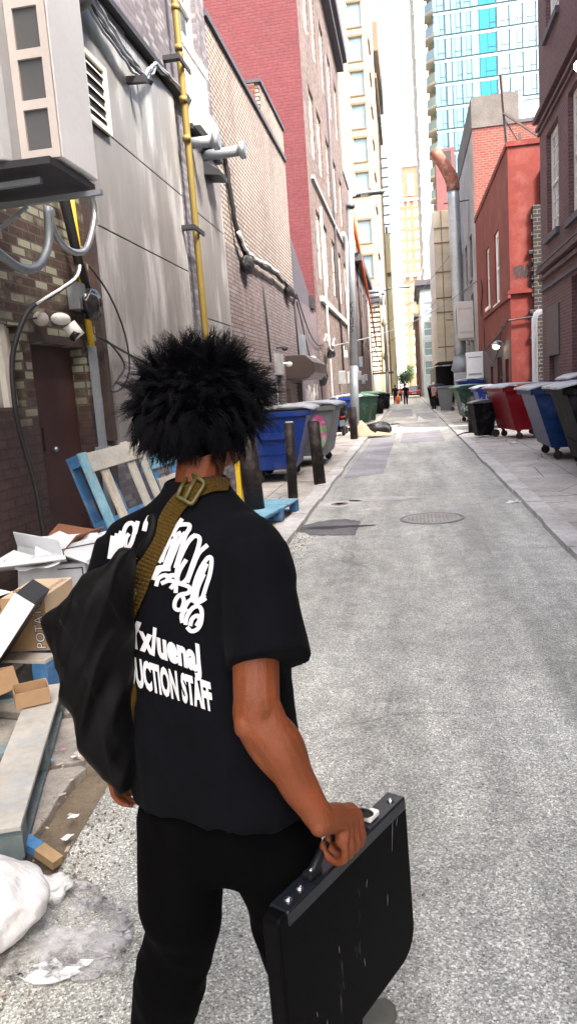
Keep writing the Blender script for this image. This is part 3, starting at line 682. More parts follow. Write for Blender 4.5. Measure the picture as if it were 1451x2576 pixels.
q = MB(); q.fbox(fs, 6, 20.95, 4.46, 4.52, .001, .12); q.fbox(fs, 13.3, 20.9, 3.83, 3.9, 0.001, .07); obj('gas_line', q, M['cornice_dk'], t)
q = MB(); q.tube([(3.66, 21.6, 3.40), (3.60, 21.42, 3.39), (3.50, 21.32, 3.33), (3.45, 21.27, 3.2), (3.44, 21.25, 2.9), (3.44, 21.25, .06)], [.075] * 6, 14)
single('drain_pipe', q, M['white_paint'], 'white drain pipe bending down at the corner of the brown brick building', 'pipe')
t2 = thing('wall_floodlight', 'glowing floodlight high on the brown brick wall at the right edge', 'lamp', (3.4, 15.6, 7.5))
PL = onX(1450, 165, 3.3)
q = MB(); q.box(3.38, 3.6, PL.y - .1, PL.y + .1, PL.z - .02, PL.z + .16); obj('housing', q, M['galv'], t2)
q = MB(); q.ell((3.33, PL.y, PL.z), (.08, .08, .09), 12, 8); obj('bulb', q, M['lamp_white'], t2)
building('unseen_brick_building', 'unseen brick building beside the camera on the right, height set to shade the left wall', XR + .02, 14, -6, 5.96, 13.6, 'nx', ('brick_r1', 'brick_r1'))  # unseen block beside the camera, height set to shade the left wall
# ---------------------------------------------------------------- R2 red stucco
ops = [(29.9, 31.35, 4.55, 7.25), (33.2, 34.5, 4.75, 7.2)]
opl = [(27.6, 28.7, .06, 2.35), (29.6, 31.2, .9, 2.5), (32.6, 33.7, .06, 2.2)]
t, fs, fn = building('red_stucco_building', 'bright red stucco building with white sash windows and a dark grey ground floor', XR, 12, 27, 38.9, 9.25, 'nx', ('red_stucco', 'red_stucco'), ops + opl)
for o in ops: window(fs, t, o, 'white_paint', 'glass_bar' if o[0] < 31 else 'glass_dark', 'sash', fw=.14, sill='white_paint', depth=.12)
door(fs, t, opl[0], 'red_stucco', handle=False); door(fs, t, opl[2], 'door_dk', handle=False); window(fs, t, opl[1], 'grey_dark_paint', 'glass_dark', 'sash mid', sill='grey_dark_paint')
q = MB()
us = [27.02, 27.6, 28.7, 29.6, 31.2, 32.6, 33.7, 38.88]
wallface(q, Fr((XR - .006, 0, 0), (0, 1, 0), (-1, 0, 0)), 27.35, 38.88, .0, 3.0, [(27.6, 28.7, 0.0, 2.35), (29.6, 31.2, .9, 2.5), (32.6, 33.7, 0.0, 2.2)], .02); obj('painted_ground_floor', q, M['grey_dark_paint'], t)
q = MB(); q.fbox(fs, 26.9, 35.6, 4.36, 4.48, 0.001, .10); q.fbox(fn, 3.5, 5.0, 4.50, 4.62, 0.001, .10); obj('belt_course', q, M['red_stucco'], t)
q = MB(); q.prism([(3.55, 26.95, 9.251), (3.55, 38.9, 9.251), (3.55, 38.9, 9.5), (3.55, 26.95, 9.4)], (.35, 0, 0)); q.box(3.9, 5.1, 26.95, 27.25, 9.251, 9.42); obj('coping', q, M['red_stucco'], t)
q = MB(); r_ = random.Random(8)
q.box(4.36, 8, 26.86, 26.99, -.02, 7.3)
for k in range(26): zz = .15 + k * .28; q.box(4.36 - r_.choice([.0, .06, .14]), 4.36, 26.88, 26.98, zz, zz + .13)
q.box(4.62, 8, 26.86, 26.99, 7.3, 8.4)
obj('bare_brick_patch', q, M['brick_black'], t)
# graffiti tag strokes
def stroke(mb, fr, pts, wd, w_=.008):
    for i in range(len(pts) - 1):
        a, c = Vector(pts[i]), Vector(pts[i + 1]); d = (c - a).normalized(); n_ = Vector((-d.y, d.x)) * wd / 2; a2 = a - d * wd * .3; c2 = c + d * wd * .3
        mb.quad(fr.p(a2.x - n_.x, a2.y - n_.y, w_), fr.p(c2.x - n_.x, c2.y - n_.y, w_), fr.p(c2.x + n_.x, c2.y + n_.y, w_), fr.p(a2.x + n_.x, a2.y + n_.y, w_)); w_ += .0004
fgr = Fr((3.70, 27, 5.0), (1, 0, 0), (0, -1, 0)); q = MB()
for L in ([(0, .1), (.16, .42), (.02, .40), (.2, .05)], [(.1, 0), (.24, .45), (.34, .42), (.2, .22)], [(.26, 0), (.34, .44), (.42, .05), (.3, .2), (.44, .2)], [(.44, .02), (.48, .45), (.6, .42), (.52, .22), (.6, 0)],
          [(.6, .44), (.78, .46), (.68, .45), (.66, .05)], [(.74, .04), (.78, .42)], [(.84, .08), (.88, .42), (1.0, .4), (.94, .06), (.84, .08)], [(.55, -.12), (.68, -.1), (.56, -.3), (.72, -.28)], [(.78, -.08), (.78, -.3)]):
    stroke(q, fgr, [(a * .92, c * .92) for a, c in L], .05)
for i in range(len(q.v)): q.v[i].z += 0
obj('graffiti_tag', q, M['ink'], t)
# conduit on red building + lit lamp
q = MB(); q.tube([(5.0, 26.9, 3.72), (3.62, 26.88, 3.62), (3.5, 27.05, 3.6), (3.5, 30, 3.3), (3.5, 36, 3.0)], .035, 6); single('wall_conduit', q, M['dark_steel'], 'thin dark conduit crossing the red stucco wall above the ground floor', 'conduit')
t2 = thing('wall_lamp', 'lit wall lamp above the doorway of the red stucco building', 'lamp', (3.35, 28.9, 2.9))
q = MB(); q.tube([(3.6, 28.9, 3.0), (3.35, 28.9, 3.05)], .03, 8); q.tube([(3.35, 28.9, 3.06), (3.3, 28.9, 2.9)], [.05, .2], 12); obj('lamp_shade', q, M['galv'], t2)
q = MB(); q.ell((3.3, 28.9, 2.85), (.12, .12, .10), 12, 8); obj('bulb', q, M['lamp_lit'], t2)
q = MB(); q.tube([(3.5, 28.6, 3.55), (3.45, 29.2, 2.9), (3.45, 30.5, 2.45), (3.45, 32, 2.35), (3.45, 34.5, 2.9)], .025, 5); single('loose_cable', q, M['dark_steel'], 'loose cable sagging over the dark ground floor of the red building', 'cable')
q = MB(); q.tube([(3.52, 36.0, 6.1), (3.45, 35.4, 6.1), (3.5, 35.3, 5.6), (3.52, 36.1, 5.2), (3.52, 36.2, 4.6), (3.5, 35.2, 4.2), (3.5, 35.0, 3.0)], .03, 5); single('loose_cable', q, M['dark_steel'], 'thin dark cable wandering down the far end of the red stucco wall', 'cable')
# rooftop frame
q = MB()
q.bar((4.2, 31, 9.3), (3.98, 31.2, 13.0), .09, .09); q.bar((4.7, 31, 9.3), (4.6, 31, 10.8), .09, .09); q.bar((4.02, 31, 11.6), (5.3, 31, 10.6), .07, .07); q.bar((4.1, 31, 10.2), (4.9, 31, 10.3), .07, .07); q.bar((4.35, 31, 9.4), (4.62, 31, 10.8), .07, .07); q.bar((4.05, 31.2, 11.5), (4.6, 31, 10.4), .05, .05)
single('roof_frame', q, M['rust_dark'], 'rusty metal frame standing on the roof of the red stucco building', 'frame')
# ---------------------------------------------------------------- R3 tall raw brick / concrete side
ops = [(41.0, 42.4, 7.0, 9.2), (44.2, 45.6, 7.0, 9.2), (41.0, 42.4, 3.9, 6.2), (44.2, 45.6, 3.9, 6.2), (47.0, 48.2, 7.0, 9.2)]
t, fs, fn = building('concrete_sided_building', 'building with a raw red brick end wall grey concrete side and rooftop block', XR, 14, 38.92, 48.8, 13.6, 'nx', ('conc_wall', 'brick_red2'), ops)
for o in ops: window(fs, t, o, 'dark_steel', 'glass_dark', 'sash mid', sill='conc_wall')
q = MB(); q.box(3.55, 5.75, 38.87, 48.8, 13.601, 15.0); obj('parapet', q, M['grey_cap'], t)
q = MB(); q.box(5.75, 14, 38.85, 39.2, 13.601, 13.75); obj('coping', q, M['cornice_dk'], t)
q = MB(); q.box(5.8, 6.0, 39.3, 39.6, 13.76, 14.9); q.tube([(6.0, 39.4, 14.7), (6.3, 39.4, 14.6), (6.5, 39.4, 13.8)], .03, 5); q.tube([(5.0, 40, 15.0), (5.0, 40, 15.9)], .02, 5); single('roof_antenna', q, M['galv_dull'], 'thin antenna and flue on the concrete rooftop block', 'antenna')
# silver duct with rusty elbow
t = thing('exhaust_stack', 'tall silver exhaust stack with a rusty slanting elbow on top', 'chimney', (2.75, 42, 0))
q = MB(); r0 = .31; pp = [(2.90, 42, 3.0)] + [(2.90 - .10 * k / 20, 42, 3.0 + 8.6 * k / 20) for k in range(1, 21)]
q.tube(pp, [r0 + (.012 if k % 2 else 0) for k in range(21)], 20); obj('pipe', q, M['galv'], t)
q = MB(); q.tube([(2.80, 42, 11.6), (2.80, 42, 11.9), (2.7, 41.9, 12.3), (2.35, 41.8, 12.9), (1.85, 41.6, 13.65)], [.34, .34, .35, .30, .30], 20); obj('elbow', q, M['rusty'] if 'rusty' in M else mat('rusty_red_metal', (.24, .085, .055), .7, .2, var=.3, vs=2, dirt=(.45, .40, .38), dirt_amt=.6), t)
q = MB(); q.tube([(2.90, 42, 3.05), (2.95, 42, 2.5), (3.2, 42, 2.2)], [.34, .62, .5], 18); obj('cone', q, M['galv_dull'], t)
q = MB(); q.bar((2.3, 42, 11.0), (3.6, 42, 11.05), .05, .05); q.bar((2.2, 42, 5.0), (3.6, 42, 4.9), .05, .05); q.bar((2.5, 42.1, 5.3), (3.6, 42.4, 4.3), .05, .05); obj('bracket', q, M['rust_dark'], t)
# AC units on brackets
def acbox(cx, cy, cz, sx, sy, sz, label, m='ac_white', group='air conditioner units on the right wall'):
    t = thing('air_conditioner', label, 'air conditioner', (cx, cy, cz), 0, group)
    q = MB(); q.box(-sx / 2, sx / 2, -sy / 2, sy / 2, 0, sz); obj('casing', q, M[m], t, world=False, bevel=.02)
    q = MB(); n = 20; q.prism([(-sx / 2 - .01, sy * .32 * math.cos(a), sz * .5 + sz * .38 * math.sin(a)) for a in [2 * math.pi * i / n for i in range(n)]], (.012, 0, 0)); obj('fan_grille', q, M['ac_coil'], t, world=False)
    q = MB(); q.box(-sx / 2, 3.62 - cx, -sy * .4, -sy * .4 + .06, -.09, -.02); q.box(-sx / 2, 3.62 - cx, sy * .4, sy * .4 + .06, -.09, -.02); obj('bracket', q, M['galv'], t, world=False)
    for a_, b_ in ((.12, .2), (.78, .82)): q = MB(); q.box(-sx * .4, sx * .4, -sy / 2 - .012, -sy / 2, sz * a_, sz * b_); obj('side_panel', q, M['ac_grey'], t, world=False)
acbox(3.2, 37.0, 1.75, .78, .5, 1.25, 'white air conditioner mounted low at the end of the red building'); acbox(3.15, 41.5, 3.9, .85, 1.0, 1.9, 'tall beige air conditioner mounted higher beside the silver stack', 'ac_frame')
acbox(2.75, 39.5, .5, .75, .5, 1.6, 'grey upright air conditioner standing behind the green bin', 'ac_grey')
# ---------------------------------------------------------------- R4 beige clad shaft + body
t, fs, fn = building('beige_clad_shaft', 'beige metal clad shaft overhanging the right pavement behind the silver stack', 2.05, 3.55, 50, 60, 12.4, 'nx', ('ac_frame', 'beige_panel'), [], z0=3.0)
q = MB(); r_ = random.Random(2)
for z in (3.9, 6.1, 7.0, 8.6, 10.4, 11.3): q.fbox(fn, 2.04, 3.56, z, z + .07, 0, .04)
q.fbox(fn, 2.5, 2.55, 3.0, 12.4, 0, .03); obj('seam', q, M['tan_dark'], t)
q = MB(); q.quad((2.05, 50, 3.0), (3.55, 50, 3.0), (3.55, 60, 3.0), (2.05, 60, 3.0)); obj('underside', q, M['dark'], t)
ops = [(y, y + 1.4, z, z + 2.2) for z in (4, 8) for y in (62, 66, 70)]
t, fs, fn = building('maroon_building', 'dark maroon walled building with a blackened chimney behind the shaft', 3.56, 14, 48.82, 74, 11.5, 'nx', ('maroon', 'maroon'), ops)
for o in ops: window(fs, t, o, 'dark_steel', 'glass_dark', 'sash')
q = MB(); q.box(2.55, 3.85, 55, 56.5, 11.4, 17.5); ch = obj('chimney', q, M['maroon'], t)
q = MB(); q.box(2.8, 3.6, 54.97, 54.998, 16.3, 17.3); obj('opening', q, M['dark'], ch)
q = MB(); q.box(2.2, 3.5, 60.02, 74, 0, 2.9); obj('doorway', q, M['dark'], t)
# ---------------------------------------------------------------- R5 pale bay building and beyond
opn = [(2.05, 3.1, 2.6 + k * 2.2, 4.2 + k * 2.2) for k in range(4)]
t, fs, fn = building('pale_bay_building', 'narrow pale blue bay fronted building with an overhanging dark cornice', 1.85, 8, 88, 104, 12.6, 'nx', ('bay_blue', 'bay_blue'), [], opn)
for o in opn: window(fn, t, o, 'white_paint', 'glass_sky', 'sash')
q = MB(); q.box(1.3, 3.5, 87.2, 104, 12.61, 13.2); q.box(1.6, 3.4, 87.6, 104, 12.2, 12.6); obj('cornice', q, M['cornice_dk'], t)
t, fs, fn = building('shadowed_rear_building', 'low shadowed rear building between the maroon wall and the pale bay', 2.9, 9, 74.02, 87.9, 9.5, 'nx', ('tan', 'conc_wall'), [(76, 78, 3, 5), (81, 83, 3, 5)])
window(fs, t, (76, 78, 3, 5), 'dark_steel', 'glass_dark'); window(fs, t, (81, 83, 3, 5), 'dark_steel', 'glass_dark')
t, fs, fn = building('far_brown_building', 'small brown building at the far right end of the alley', 1.75, 9, 120, 150, 12, 'nx', ('tan_dark', 'maroon'), [(y, y + 2, z, z + 2.3) for z in (3, 7) for y in (122, 128, 134, 140)])
for z in (3, 7):
    for y in (122, 128, 134, 140): window(fs, t, (y, y + 2, z, z + 2.3), 'cream', 'glass_white')
q = MB(); q.box(1.4, 9, 119.5, 150, 12.01, 12.5); obj('cornice', q, M['cream'], t)
# ---------------------------------------------------------------- blue glass tower with balconies
t = thing('glass_tower', 'tall light blue glass tower with balconies up its left edge', 'building', (13, 115, 0))
q = MB(); q.box(5.45, 24, 110.12, 130, 0, 72); obj('wall', q, M['spandrel'], t)
fn = Fr((0, 110, 0), (1, 0, 0), (0, -1, 0)); fh = 2.95; zb = 3.2
ztop = onY(1090, 128, 110).z
rr = random.Random(12)
cols = [(5.5, 6.85, 0), (7.0, 7.75, 2), (7.8, 9.0, 0), (9.1, 10.3, 0), (10.35, 11.4, 3), (11.45, 13.55, 1), (13.7, 15.2, 0), (15.3, 16.9, 0), (17.0, 18.6, 0), (18.7, 20.5, 0)]
k0 = 4
for k in range(k0, 19):
    z = zb + k * fh
    for ci, (xa, xb, ty) in enumerate(cols):
        if k < 9 and xa > 9.05: continue
        if k < 12 and xa > 15: continue
        m_ = {0: 'glass_sky', 1: 'glass_blue2', 2: 'glass_grey', 3: 'glass_blue'}[ty] if not (ty == 0) else ('glass_blue' if xa < 12 else 'glass_sky')
        q = MB(); q.fbox(fn, xa, xb, z + .12, z + 2.45, -.02, .0)
        pa = obj('window', q, M[m_], t)
        f = MB()
        f.fbox(fn, xa - .03, xa + .03, z, z + 2.6, .0, .06)
        f.fbox(fn, xb - .03, xb + .03, z + .1, z + 2.5, .0, .05)
        if xb - xa > 1.1:
            um = xa + (xb - xa) * rr.choice([.35, .5, .62]); f.fbox(fn, um - .025, um + .025, z + .1, z + 2.45, .0, .045)
            f.fbox(fn, um, xb, z + .75, z + .81, .0, .045)
        f.fbox(fn, xa, xb, z + .06, z + .12, .0, .055)
        obj('frame', f, M['mullion'], pa)
f = MB()
for k in range(k0, 19): z = zb + k * fh; f.fbox(fn, 5.45, 20.6, z + 2.50, z + 2.86, -.11, .02)
obj('floor_band', f, M['spandrel'], t)
for k in range(2, 19):
    z = zb + k * fh
    q = MB(); q.prism([(4.35, 110.6, z), (5.44, 109.2, z), (5.44, 113, z), (4.35, 113, z)], (0, 0, .22)); bo = obj('balcony', q, M['cream'], t)
    q = MB(); q.box(4.36, 4.41, 110.7, 113, z + .23, z + 1.3); q.bar((4.38, 110.6, z + .76), (5.44, 109.22, z + .76), .04, 1.05); obj('balustrade', q, M['glass_sky'], bo)
    q = MB(); q.box(4.7, 5.44, 112.2, 112.4, z + .23, z + 2.7); obj('balcony_wall', q, M['tan'], bo)
t, fs, fn = building('white_slab_tower', 'pale white tower of stacked thin slabs left of the blue glass tower', 4.1, 7.6, 150, 170, 80, 'nx', ('white_tower', 'white_tower'), [])
q = MB()
for k in range(30): q.box(3.75, 4.1, 150.5, 169, 6 + k * 2.5, 6.15 + k * 2.5)
for x in (4.6, 5.6, 6.6): q.box(x, x + .08, 149.9, 150, 4, 79)
obj('slab_edge', q, M['cream'], t)
# trees at the far end
def tree(x, y, h, r, label, seed):
    t = thing('street_tree', label, 'tree', (x, y, 0), 0, 'trees at the far end of the alley'); q = MB(); rnd = random.Random(seed)
    q.tube([(0, 0, 0), (.1, 0, h * .3), (0, .1, h * .6)], [.16, .12, .07], 8)
    for k in range(6): a = rnd.uniform(0, 6.28); q.tube([(0, 0, h * rnd.uniform(.35, .5)), (r * .7 * math.cos(a), r * .7 * math.sin(a), h * rnd.uniform(.6, .85))], [.06, .02], 5)
    obj('trunk', q, M['rust_dark'], t, world=False)
    q = MB()
    for k in range(1500):
        d = Vector((rnd.gauss(0, 1), rnd.gauss(0, 1), rnd.gauss(0, 1))).normalized() * (rnd.random() ** .4)
        lump = 1 + .35 * noise.noise(d * 3 + Vector((seed, 0, 0)))
        c = Vector((d.x * r * lump, d.y * r * lump, h * .68 + d.z * h * .34 * lump)); s_ = rnd.uniform(.08, .2)
        a = Vector((rnd.gauss(0, 1), rnd.gauss(0, 1), rnd.gauss(0, 1))).normalized(); e = a.orthogonal().normalized()
        q.quad(c - a * s_, c + e * s_ * .6, c + a * s_, c - e * s_ * .6)
    obj('crown', q, M['leaf'], t, world=False, recalc=False)
tree(-.9, 165, 4.4, 1.5, 'small green street tree left of the two at the far end', 1); tree(.6, 176, 6.2, 1.2, 'taller paler green street tree right of the two at the far end', 2)
# ================================================================ street objects
def dumpster(label, loc, rz, Wd=1.8, Dp=1.05, H=1.28, body='blue_bin', lid='lid', slope=.28, lids=2, group='dumpsters along the alley', z0=.24, seed=1, sticker=None, open_lid=0.0):
    t = thing('dumpster', label, 'dumpster', loc, rz, group); w = Wd / 2; d = Dp / 2; rnd = random.Random(seed)
    q = MB(); yb = -d + slope
    q.hexa([(-w + .05, yb, z0), (w - .05, yb, z0), (w - .05, d - .04, z0), (-w + .05, d - .04, z0), (-w, -d, H), (w, -d, H), (w, d, H), (-w, d, H)])
    obj('body', q, M[body], t, world=False, bevel=.012)
    q = MB()
    def side(x, s):   # band ridge low on each end + angled pocket
        f = (.27) ; yy = yb + (-d - yb) * f * .0
        zz = z0 + (H - z0) * .27; ya = yb + (-d - yb) * .27; xx = w - .05 + .05 * .27
        q.hexa([(s * xx, ya, zz), (s * (xx + .014), ya, zz), (s * (xx + .014), d - .03, zz), (s * xx, d - .03, zz), (s * xx, ya, zz + .02), (s * (xx + .014), ya, zz + .02), (s * (xx + .014), d - .03, zz + .02), (s * xx, d - .03, zz + .02)])
    side(0, 1); side(0, -1)
    zz = z0 + (H - z0) * .27; ya = yb + (-d - yb) * .27 - .012; q.box(-w + .05, w - .05, ya, ya + .03, zz, zz + .02)
    obj('ridge', q, M[body], t, world=False)
    q = MB(); e = .045
    q.box(-w - e, w + e, -d - e, -d - .001, H - .09, H + .01); q.box(-w - e, w + e, d + .001, d + e, H - .09, H + .01); q.box(-w - e, -w - .001, -d, d, H - .09, H + .01); q.box(w + .001, w + e, -d, d, H - .09, H + .01)
    obj('rim', q, M[body], t, world=False, bevel=.008)
    n = 14
    for i in range(lids):
        q = MB(); x0 = -w - .07 + i * (2 * w + .14) / lids + .01; x1 = -w - .07 + (i + 1) * (2 * w + .14) / lids - .01
        top = []; 
        for a in range(n + 1):
            for c in range(7):
                x = x0 + (x1 - x0) * a / n; y = -d - .11 + (Dp + .14) * c / 6
                z = H + .035 + .07 * math.sin(math.pi * min(1, (c + .6) / 6.6)) + (.018 if a % 3 == 1 else 0) + rnd.uniform(-.006, .006) - (.03 if c == 0 else 0) + open_lid * (1 - c / 6) * (1 if i == 0 else .3)
                top.append((x, y, z))
        b_ = len(q.v); q.v += [Vector(p) for p in top] + [Vector((p[0], p[1], p[2] - .022)) for p in top]; N = len(top)
        for a in range(n):
            for c in range(6):
                k = a * 7 + c
                for off, fl in ((0, 0), (N, 1)):
                    f_ = (k + off, k + 7 + off, k + 8 + off, k + 1 + off); q.f.append(f_[::-1] if fl else f_); q.sm.append(True)
        for a in range(n):
            for c in (0, 6): k = a * 7 + c; q.f.append((k, k + 7, k + 7 + N, k + N)); q.sm.append(False)
        for c in range(6):
            for a in (0, n): k = a * 7 + c; q.f.append((k, k + 1, k + 1 + N, k + N)); q.sm.append(False)
        obj('lid', q, M[lid], t, world=False)
    for sx in (-1, 1):
        q = MB(); q.box(sx * (w + .02) - .02, sx * (w + .02) + .02, -.25, .35, H * .62, H * .62 + .12); obj('fork_pocket', q, M[body], t, world=False, bevel=.006)
        for sy in (-1, 1):
            x, y = sx * (w - .18), (yb + .12 if sy < 0 else d - .14)
            q = MB(); q.box(x - .05, x + .05, y - .05, y + .05, z0 - .035, z0 - .001); q.box(x - .045, x - .035, y - .03, y + .03, z0 - .16, z0 - .035); q.box(x + .035, x + .045, y - .03, y + .03, z0 - .16, z0 - .035)
            c_ = obj('caster', q, M['rust_dark'], t, world=False)
            q = MB(); q.tube([(x - .028, y + .02, z0 - .155), (x + .028, y + .02, z0 - .155)], .085, 14, sm=False); obj('wheel', q, M['black_rubber'], c_, world=False)
    if sticker: sticker(t, w, d, H, yb)
    return t
def spot(x, y, z=.06): p = g(x, y, z); return p
H_ = R(90)
# left side: fronts face +X  (local -y -> +X means rz=+90deg)
dumpster('royal blue dumpster behind the two thin bollards on the left', (-2.42, 14.25, .06), R(93), 1.75, 1.12, 1.30, 'blue_bin', slope=.30, seed=2)
def stk(t, w, d, H, yb):
    for k, (m_, z0_, z1_) in enumerate((('pinkst', .88, 1.12), ('greenst', .74, .88), ('pinkst', .60, .74), ('greenst', .40, .60))):
        q = MB(); n = 10; P_ = []
        c = (.26, .76); 
        def hw(z): v = 1 - ((z - c[1]) / .37) ** 2; return .17 * math.sqrt(max(0, v))
        zs = [z0_ + (z1_ - z0_) * i / n for i in range(n + 1)]
        q.quad(*([(-w - .052, -c[0] * 0 - .28 - hw(z), z) for z in zs] + [(-w - .052, -.28 + hw(z), z) for z in reversed(zs)]))
        obj('sticker', q, M[m_], t, world=False)
M['pinkst'] = mat('pink_sticker', (.42, .06, .20), .5, dirt=(.6, .6, .6)); M['greenst'] = mat('green_sticker', (.15, .30, .10), .5, dirt=(.6, .6, .6))
dumpster('light grey dumpster with a colourful oval sticker beyond the blue one on the left', (-2.22, 16.9, .06), R(90), 1.9, 1.25, 1.30, 'grey_bin', slope=.22, seed=3, sticker=stk)
dumpster('blue dumpster standing behind the parked moped', (-2.42, 29.2, .06), R(90), 1.8, 1.0, 1.30, 'blue_bin', slope=.2, seed=4)
# right side: fronts face -X
dumpster('red dumpster with a pale lid on four casters on the right pavement', (2.98, 21.0, .06), R(-80), 1.7, 1.35, 1.36, 'red_bin', slope=.30, seed=5)
dumpster('navy blue dumpster with ribbed pale lids just in front of the red one', (2.98, 15.55, .06), R(-90), 1.7, 1.30, 1.36, 'blue_bin2', slope=.34, seed=6)
dumpster('charcoal black dumpster cut by the right edge of the photo', (3.05, 12.45, .06), R(-92), 1.7, 1.42, 1.40, 'black_bin', slope=.36, seed=7)
dumpster('blue dumpster half hidden between the black one and the navy one', (3.2, 14.0, .06), R(-90), 1.1, .75, 1.52, 'blue_bin2', slope=.1, seed=8, lids=1)
dumpster('blue dumpster with scribbled paint tags behind the grey wheeled bin', (2.85, 26.1, .06), R(-90), 1.8, 1.25, 1.32, 'blue_bin', slope=.3, seed=9)
dumpster('green dumpster on the right with pale scribbles beside a blue one', (2.45, 30.2, .06), R(-86), 1.7, 1.30, 1.36, 'green_bin', 'lid_green', slope=.3, seed=10)
dumpster('bright blue lidded dumpster behind the green one', (2.9, 36.5, .06), R(-90), 1.6, 1.1, 1.6, 'blue_bin', 'blue_bin' and 'lid', slope=.2, seed=11)
dumpster('small blue dumpster far down the right side beside two people', (2.2, 60, .06), R(-90), 1.6, 1.1, 1.4, 'blue_bin', slope=.2, seed=12)
# scribbles on right bins (tags)
def scrib(name_, label, x, y, z, s, mt, seed, n=5):
    f = Fr((x, y, z), (1, 0, 0), (0, -1, 0)); q = MB(); r = random.Random(seed)
    for k in range(n):
        pts = [(k * .13 * s, r.uniform(0, .1) * s)] + [(k * .13 * s + r.uniform(-.02, .12) * s, r.uniform(0, .32) * s) for _ in range(4)]
        stroke(q, f, pts, .018 * s, .004)
    return q
q = scrib('', '', 2.30, 25.15, .88, 1.1, None, 3, 7); 
single('painted_tag', q, M['lid'], 'pale blue scribbled tag on the side of the blue dumpster', 'graffiti')
q = scrib('', '', 1.98, 29.28, .5, 1.2, None, 5, 5); single('painted_tag', q, M['lid'], 'pale scribbled tag low on the green dumpster', 'graffiti')
# ---------------- wheeled bins
def toter(label, loc, rz, body='green_bin', lid='lid_green', s=1.0, group='wheeled bins along the alley'):
    t = thing('wheeled_bin', label, 'wheeled bin', loc, rz, group)
    q = MB(); q.hexa([(-.21 * s, -.20 * s, .05), (.21 * s, -.20 * s, .05), (.21 * s, .26 * s, .05), (-.21 * s, .26 * s, .05), (-.29 * s, -.33 * s, .98 * s), (.29 * s, -.33 * s, .98 * s), (.29 * s, .33 * s, .98 * s), (-.29 * s, .33 * s, .98 * s)])
    obj('body', q, M[body], t, world=False, bevel=.02)
    q = MB(); q.prism([(-.32 * s, -.38 * s, .99 * s), (-.32 * s, -.36 * s, 1.03 * s), (-.32 * s, -.1 * s, 1.08 * s), (-.32 * s, .3 * s, 1.08 * s), (-.32 * s, .38 * s, 1.03 * s), (-.32 * s, .38 * s, .99 * s)], (.64 * s, 0, 0)); obj('lid', q, M[lid], t, world=False, bevel=.012)
    q = MB(); q.tube([(-.2 * s, .42 * s, 1.0 * s), (.2 * s, .42 * s, 1.0 * s)], .018, 8); q.box(-.21 * s, -.17 * s, .33 * s, .43 * s, .97 * s, 1.01 * s); q.box(.17 * s, .21 * s, .33 * s, .43 * s, .97 * s, 1.01 * s); obj('handle', q, M['black_plastic'], t, world=False)
    for sx in (-1, 1): q = MB(); q.tube([(sx * .22 * s, .3 * s, .11), (sx * .28 * s, .3 * s, .11)], .11, 14, sm=False); obj('wheel', q, M['black_rubber'], t, world=False)
    return t
toter('tall dark grey wheeled bin leaning at the near corner of the red dumpster', (2.06, 21.75, .06), R(-80), 'black_bin', 'lid_dark', .98)
toter('green wheeled bin first in line behind the far lamp post base', (-2.05, 34.2, .06), R(80), 'green_bin', 'lid_green', 1.25)
toter('dark green wheeled bin directly behind the first green one', (-1.85, 36.0, .06), R(95), 'green_bin', 'lid_green', 1.2)
toter('green wheeled bin third from the camera on the left side', (-2.1, 41.0, .06), R(90), 'green_bin', 'lid_green', 1.3)
toter('black wheeled bin fourth on the left beside the kerb', (-1.75, 44.0, .06), R(90), 'black_bin', 'lid_green', 1.25)
toter('small black wheeled bin far along the left kerb', (-1.6, 52.5, .06), R(90), 'black_bin', 'lid_dark', 1.1)
toter('grey wheeled bin beside the person in the pink shirt', (2.05, 43.0, .06), R(-90), 'grey_bin', 'grey_bin', 1.3)
toter('black wheeled bin just behind the person in the pink shirt', (1.75, 52.0, .06), R(-90), 'black_bin', 'lid_dark', 1.3)
# ---------------- bollards
def bollard(label, x, y, r, h, lean=0, top='bollard_top', group='dark bollards by the kerb', z=.06):
    t = thing('bollard', label, 'bollard', (x, y, z), 0, group)
    q = MB(); q.tube([(0, 0, 0), (lean, 0, h)], r, 20); q.jitter(.003, 6, x); obj('post', q, M['bollard'], t, world=False)
    q = MB(); q.tube([(lean, 0, h), (lean, 0, h + .02)], [r * .92, r * .75], 16); obj('cap', q, M[top], t, world=False)
bollard('thin dark brown bollard with a pale top in front of the blue dumpster', -1.86, 11.35, .078, 1.18, .02)
bollard('thicker dark bollard at the kerb to the right of the pale topped one', -1.62, 12.95, .105, 1.10, -.045, 'bollard')
bollard('dark bollard at the foot of the tall lamp post', -1.80, 24.1, .12, 1.02, 0, 'bollard')
bollard('large dark bollard closest to the man on his right', -2.03, 9.3, .13, 1.12, -.05, 'bollard')
bollard('dark bollard on the right pavement beside the blue dumpster', 1.93, 23.9, .11, 1.1, 0, 'bollard')
q = MB(); q.box(-2.235, -2.175, 9.2, 9.26, .06, 1.1); q.box(-2.3, -2.12, 9.19, 9.27, .056, .075); single('yellow_guard_post', q, M['yellow'], 'thin yellow guard post left of the large dark bollard', 'post')
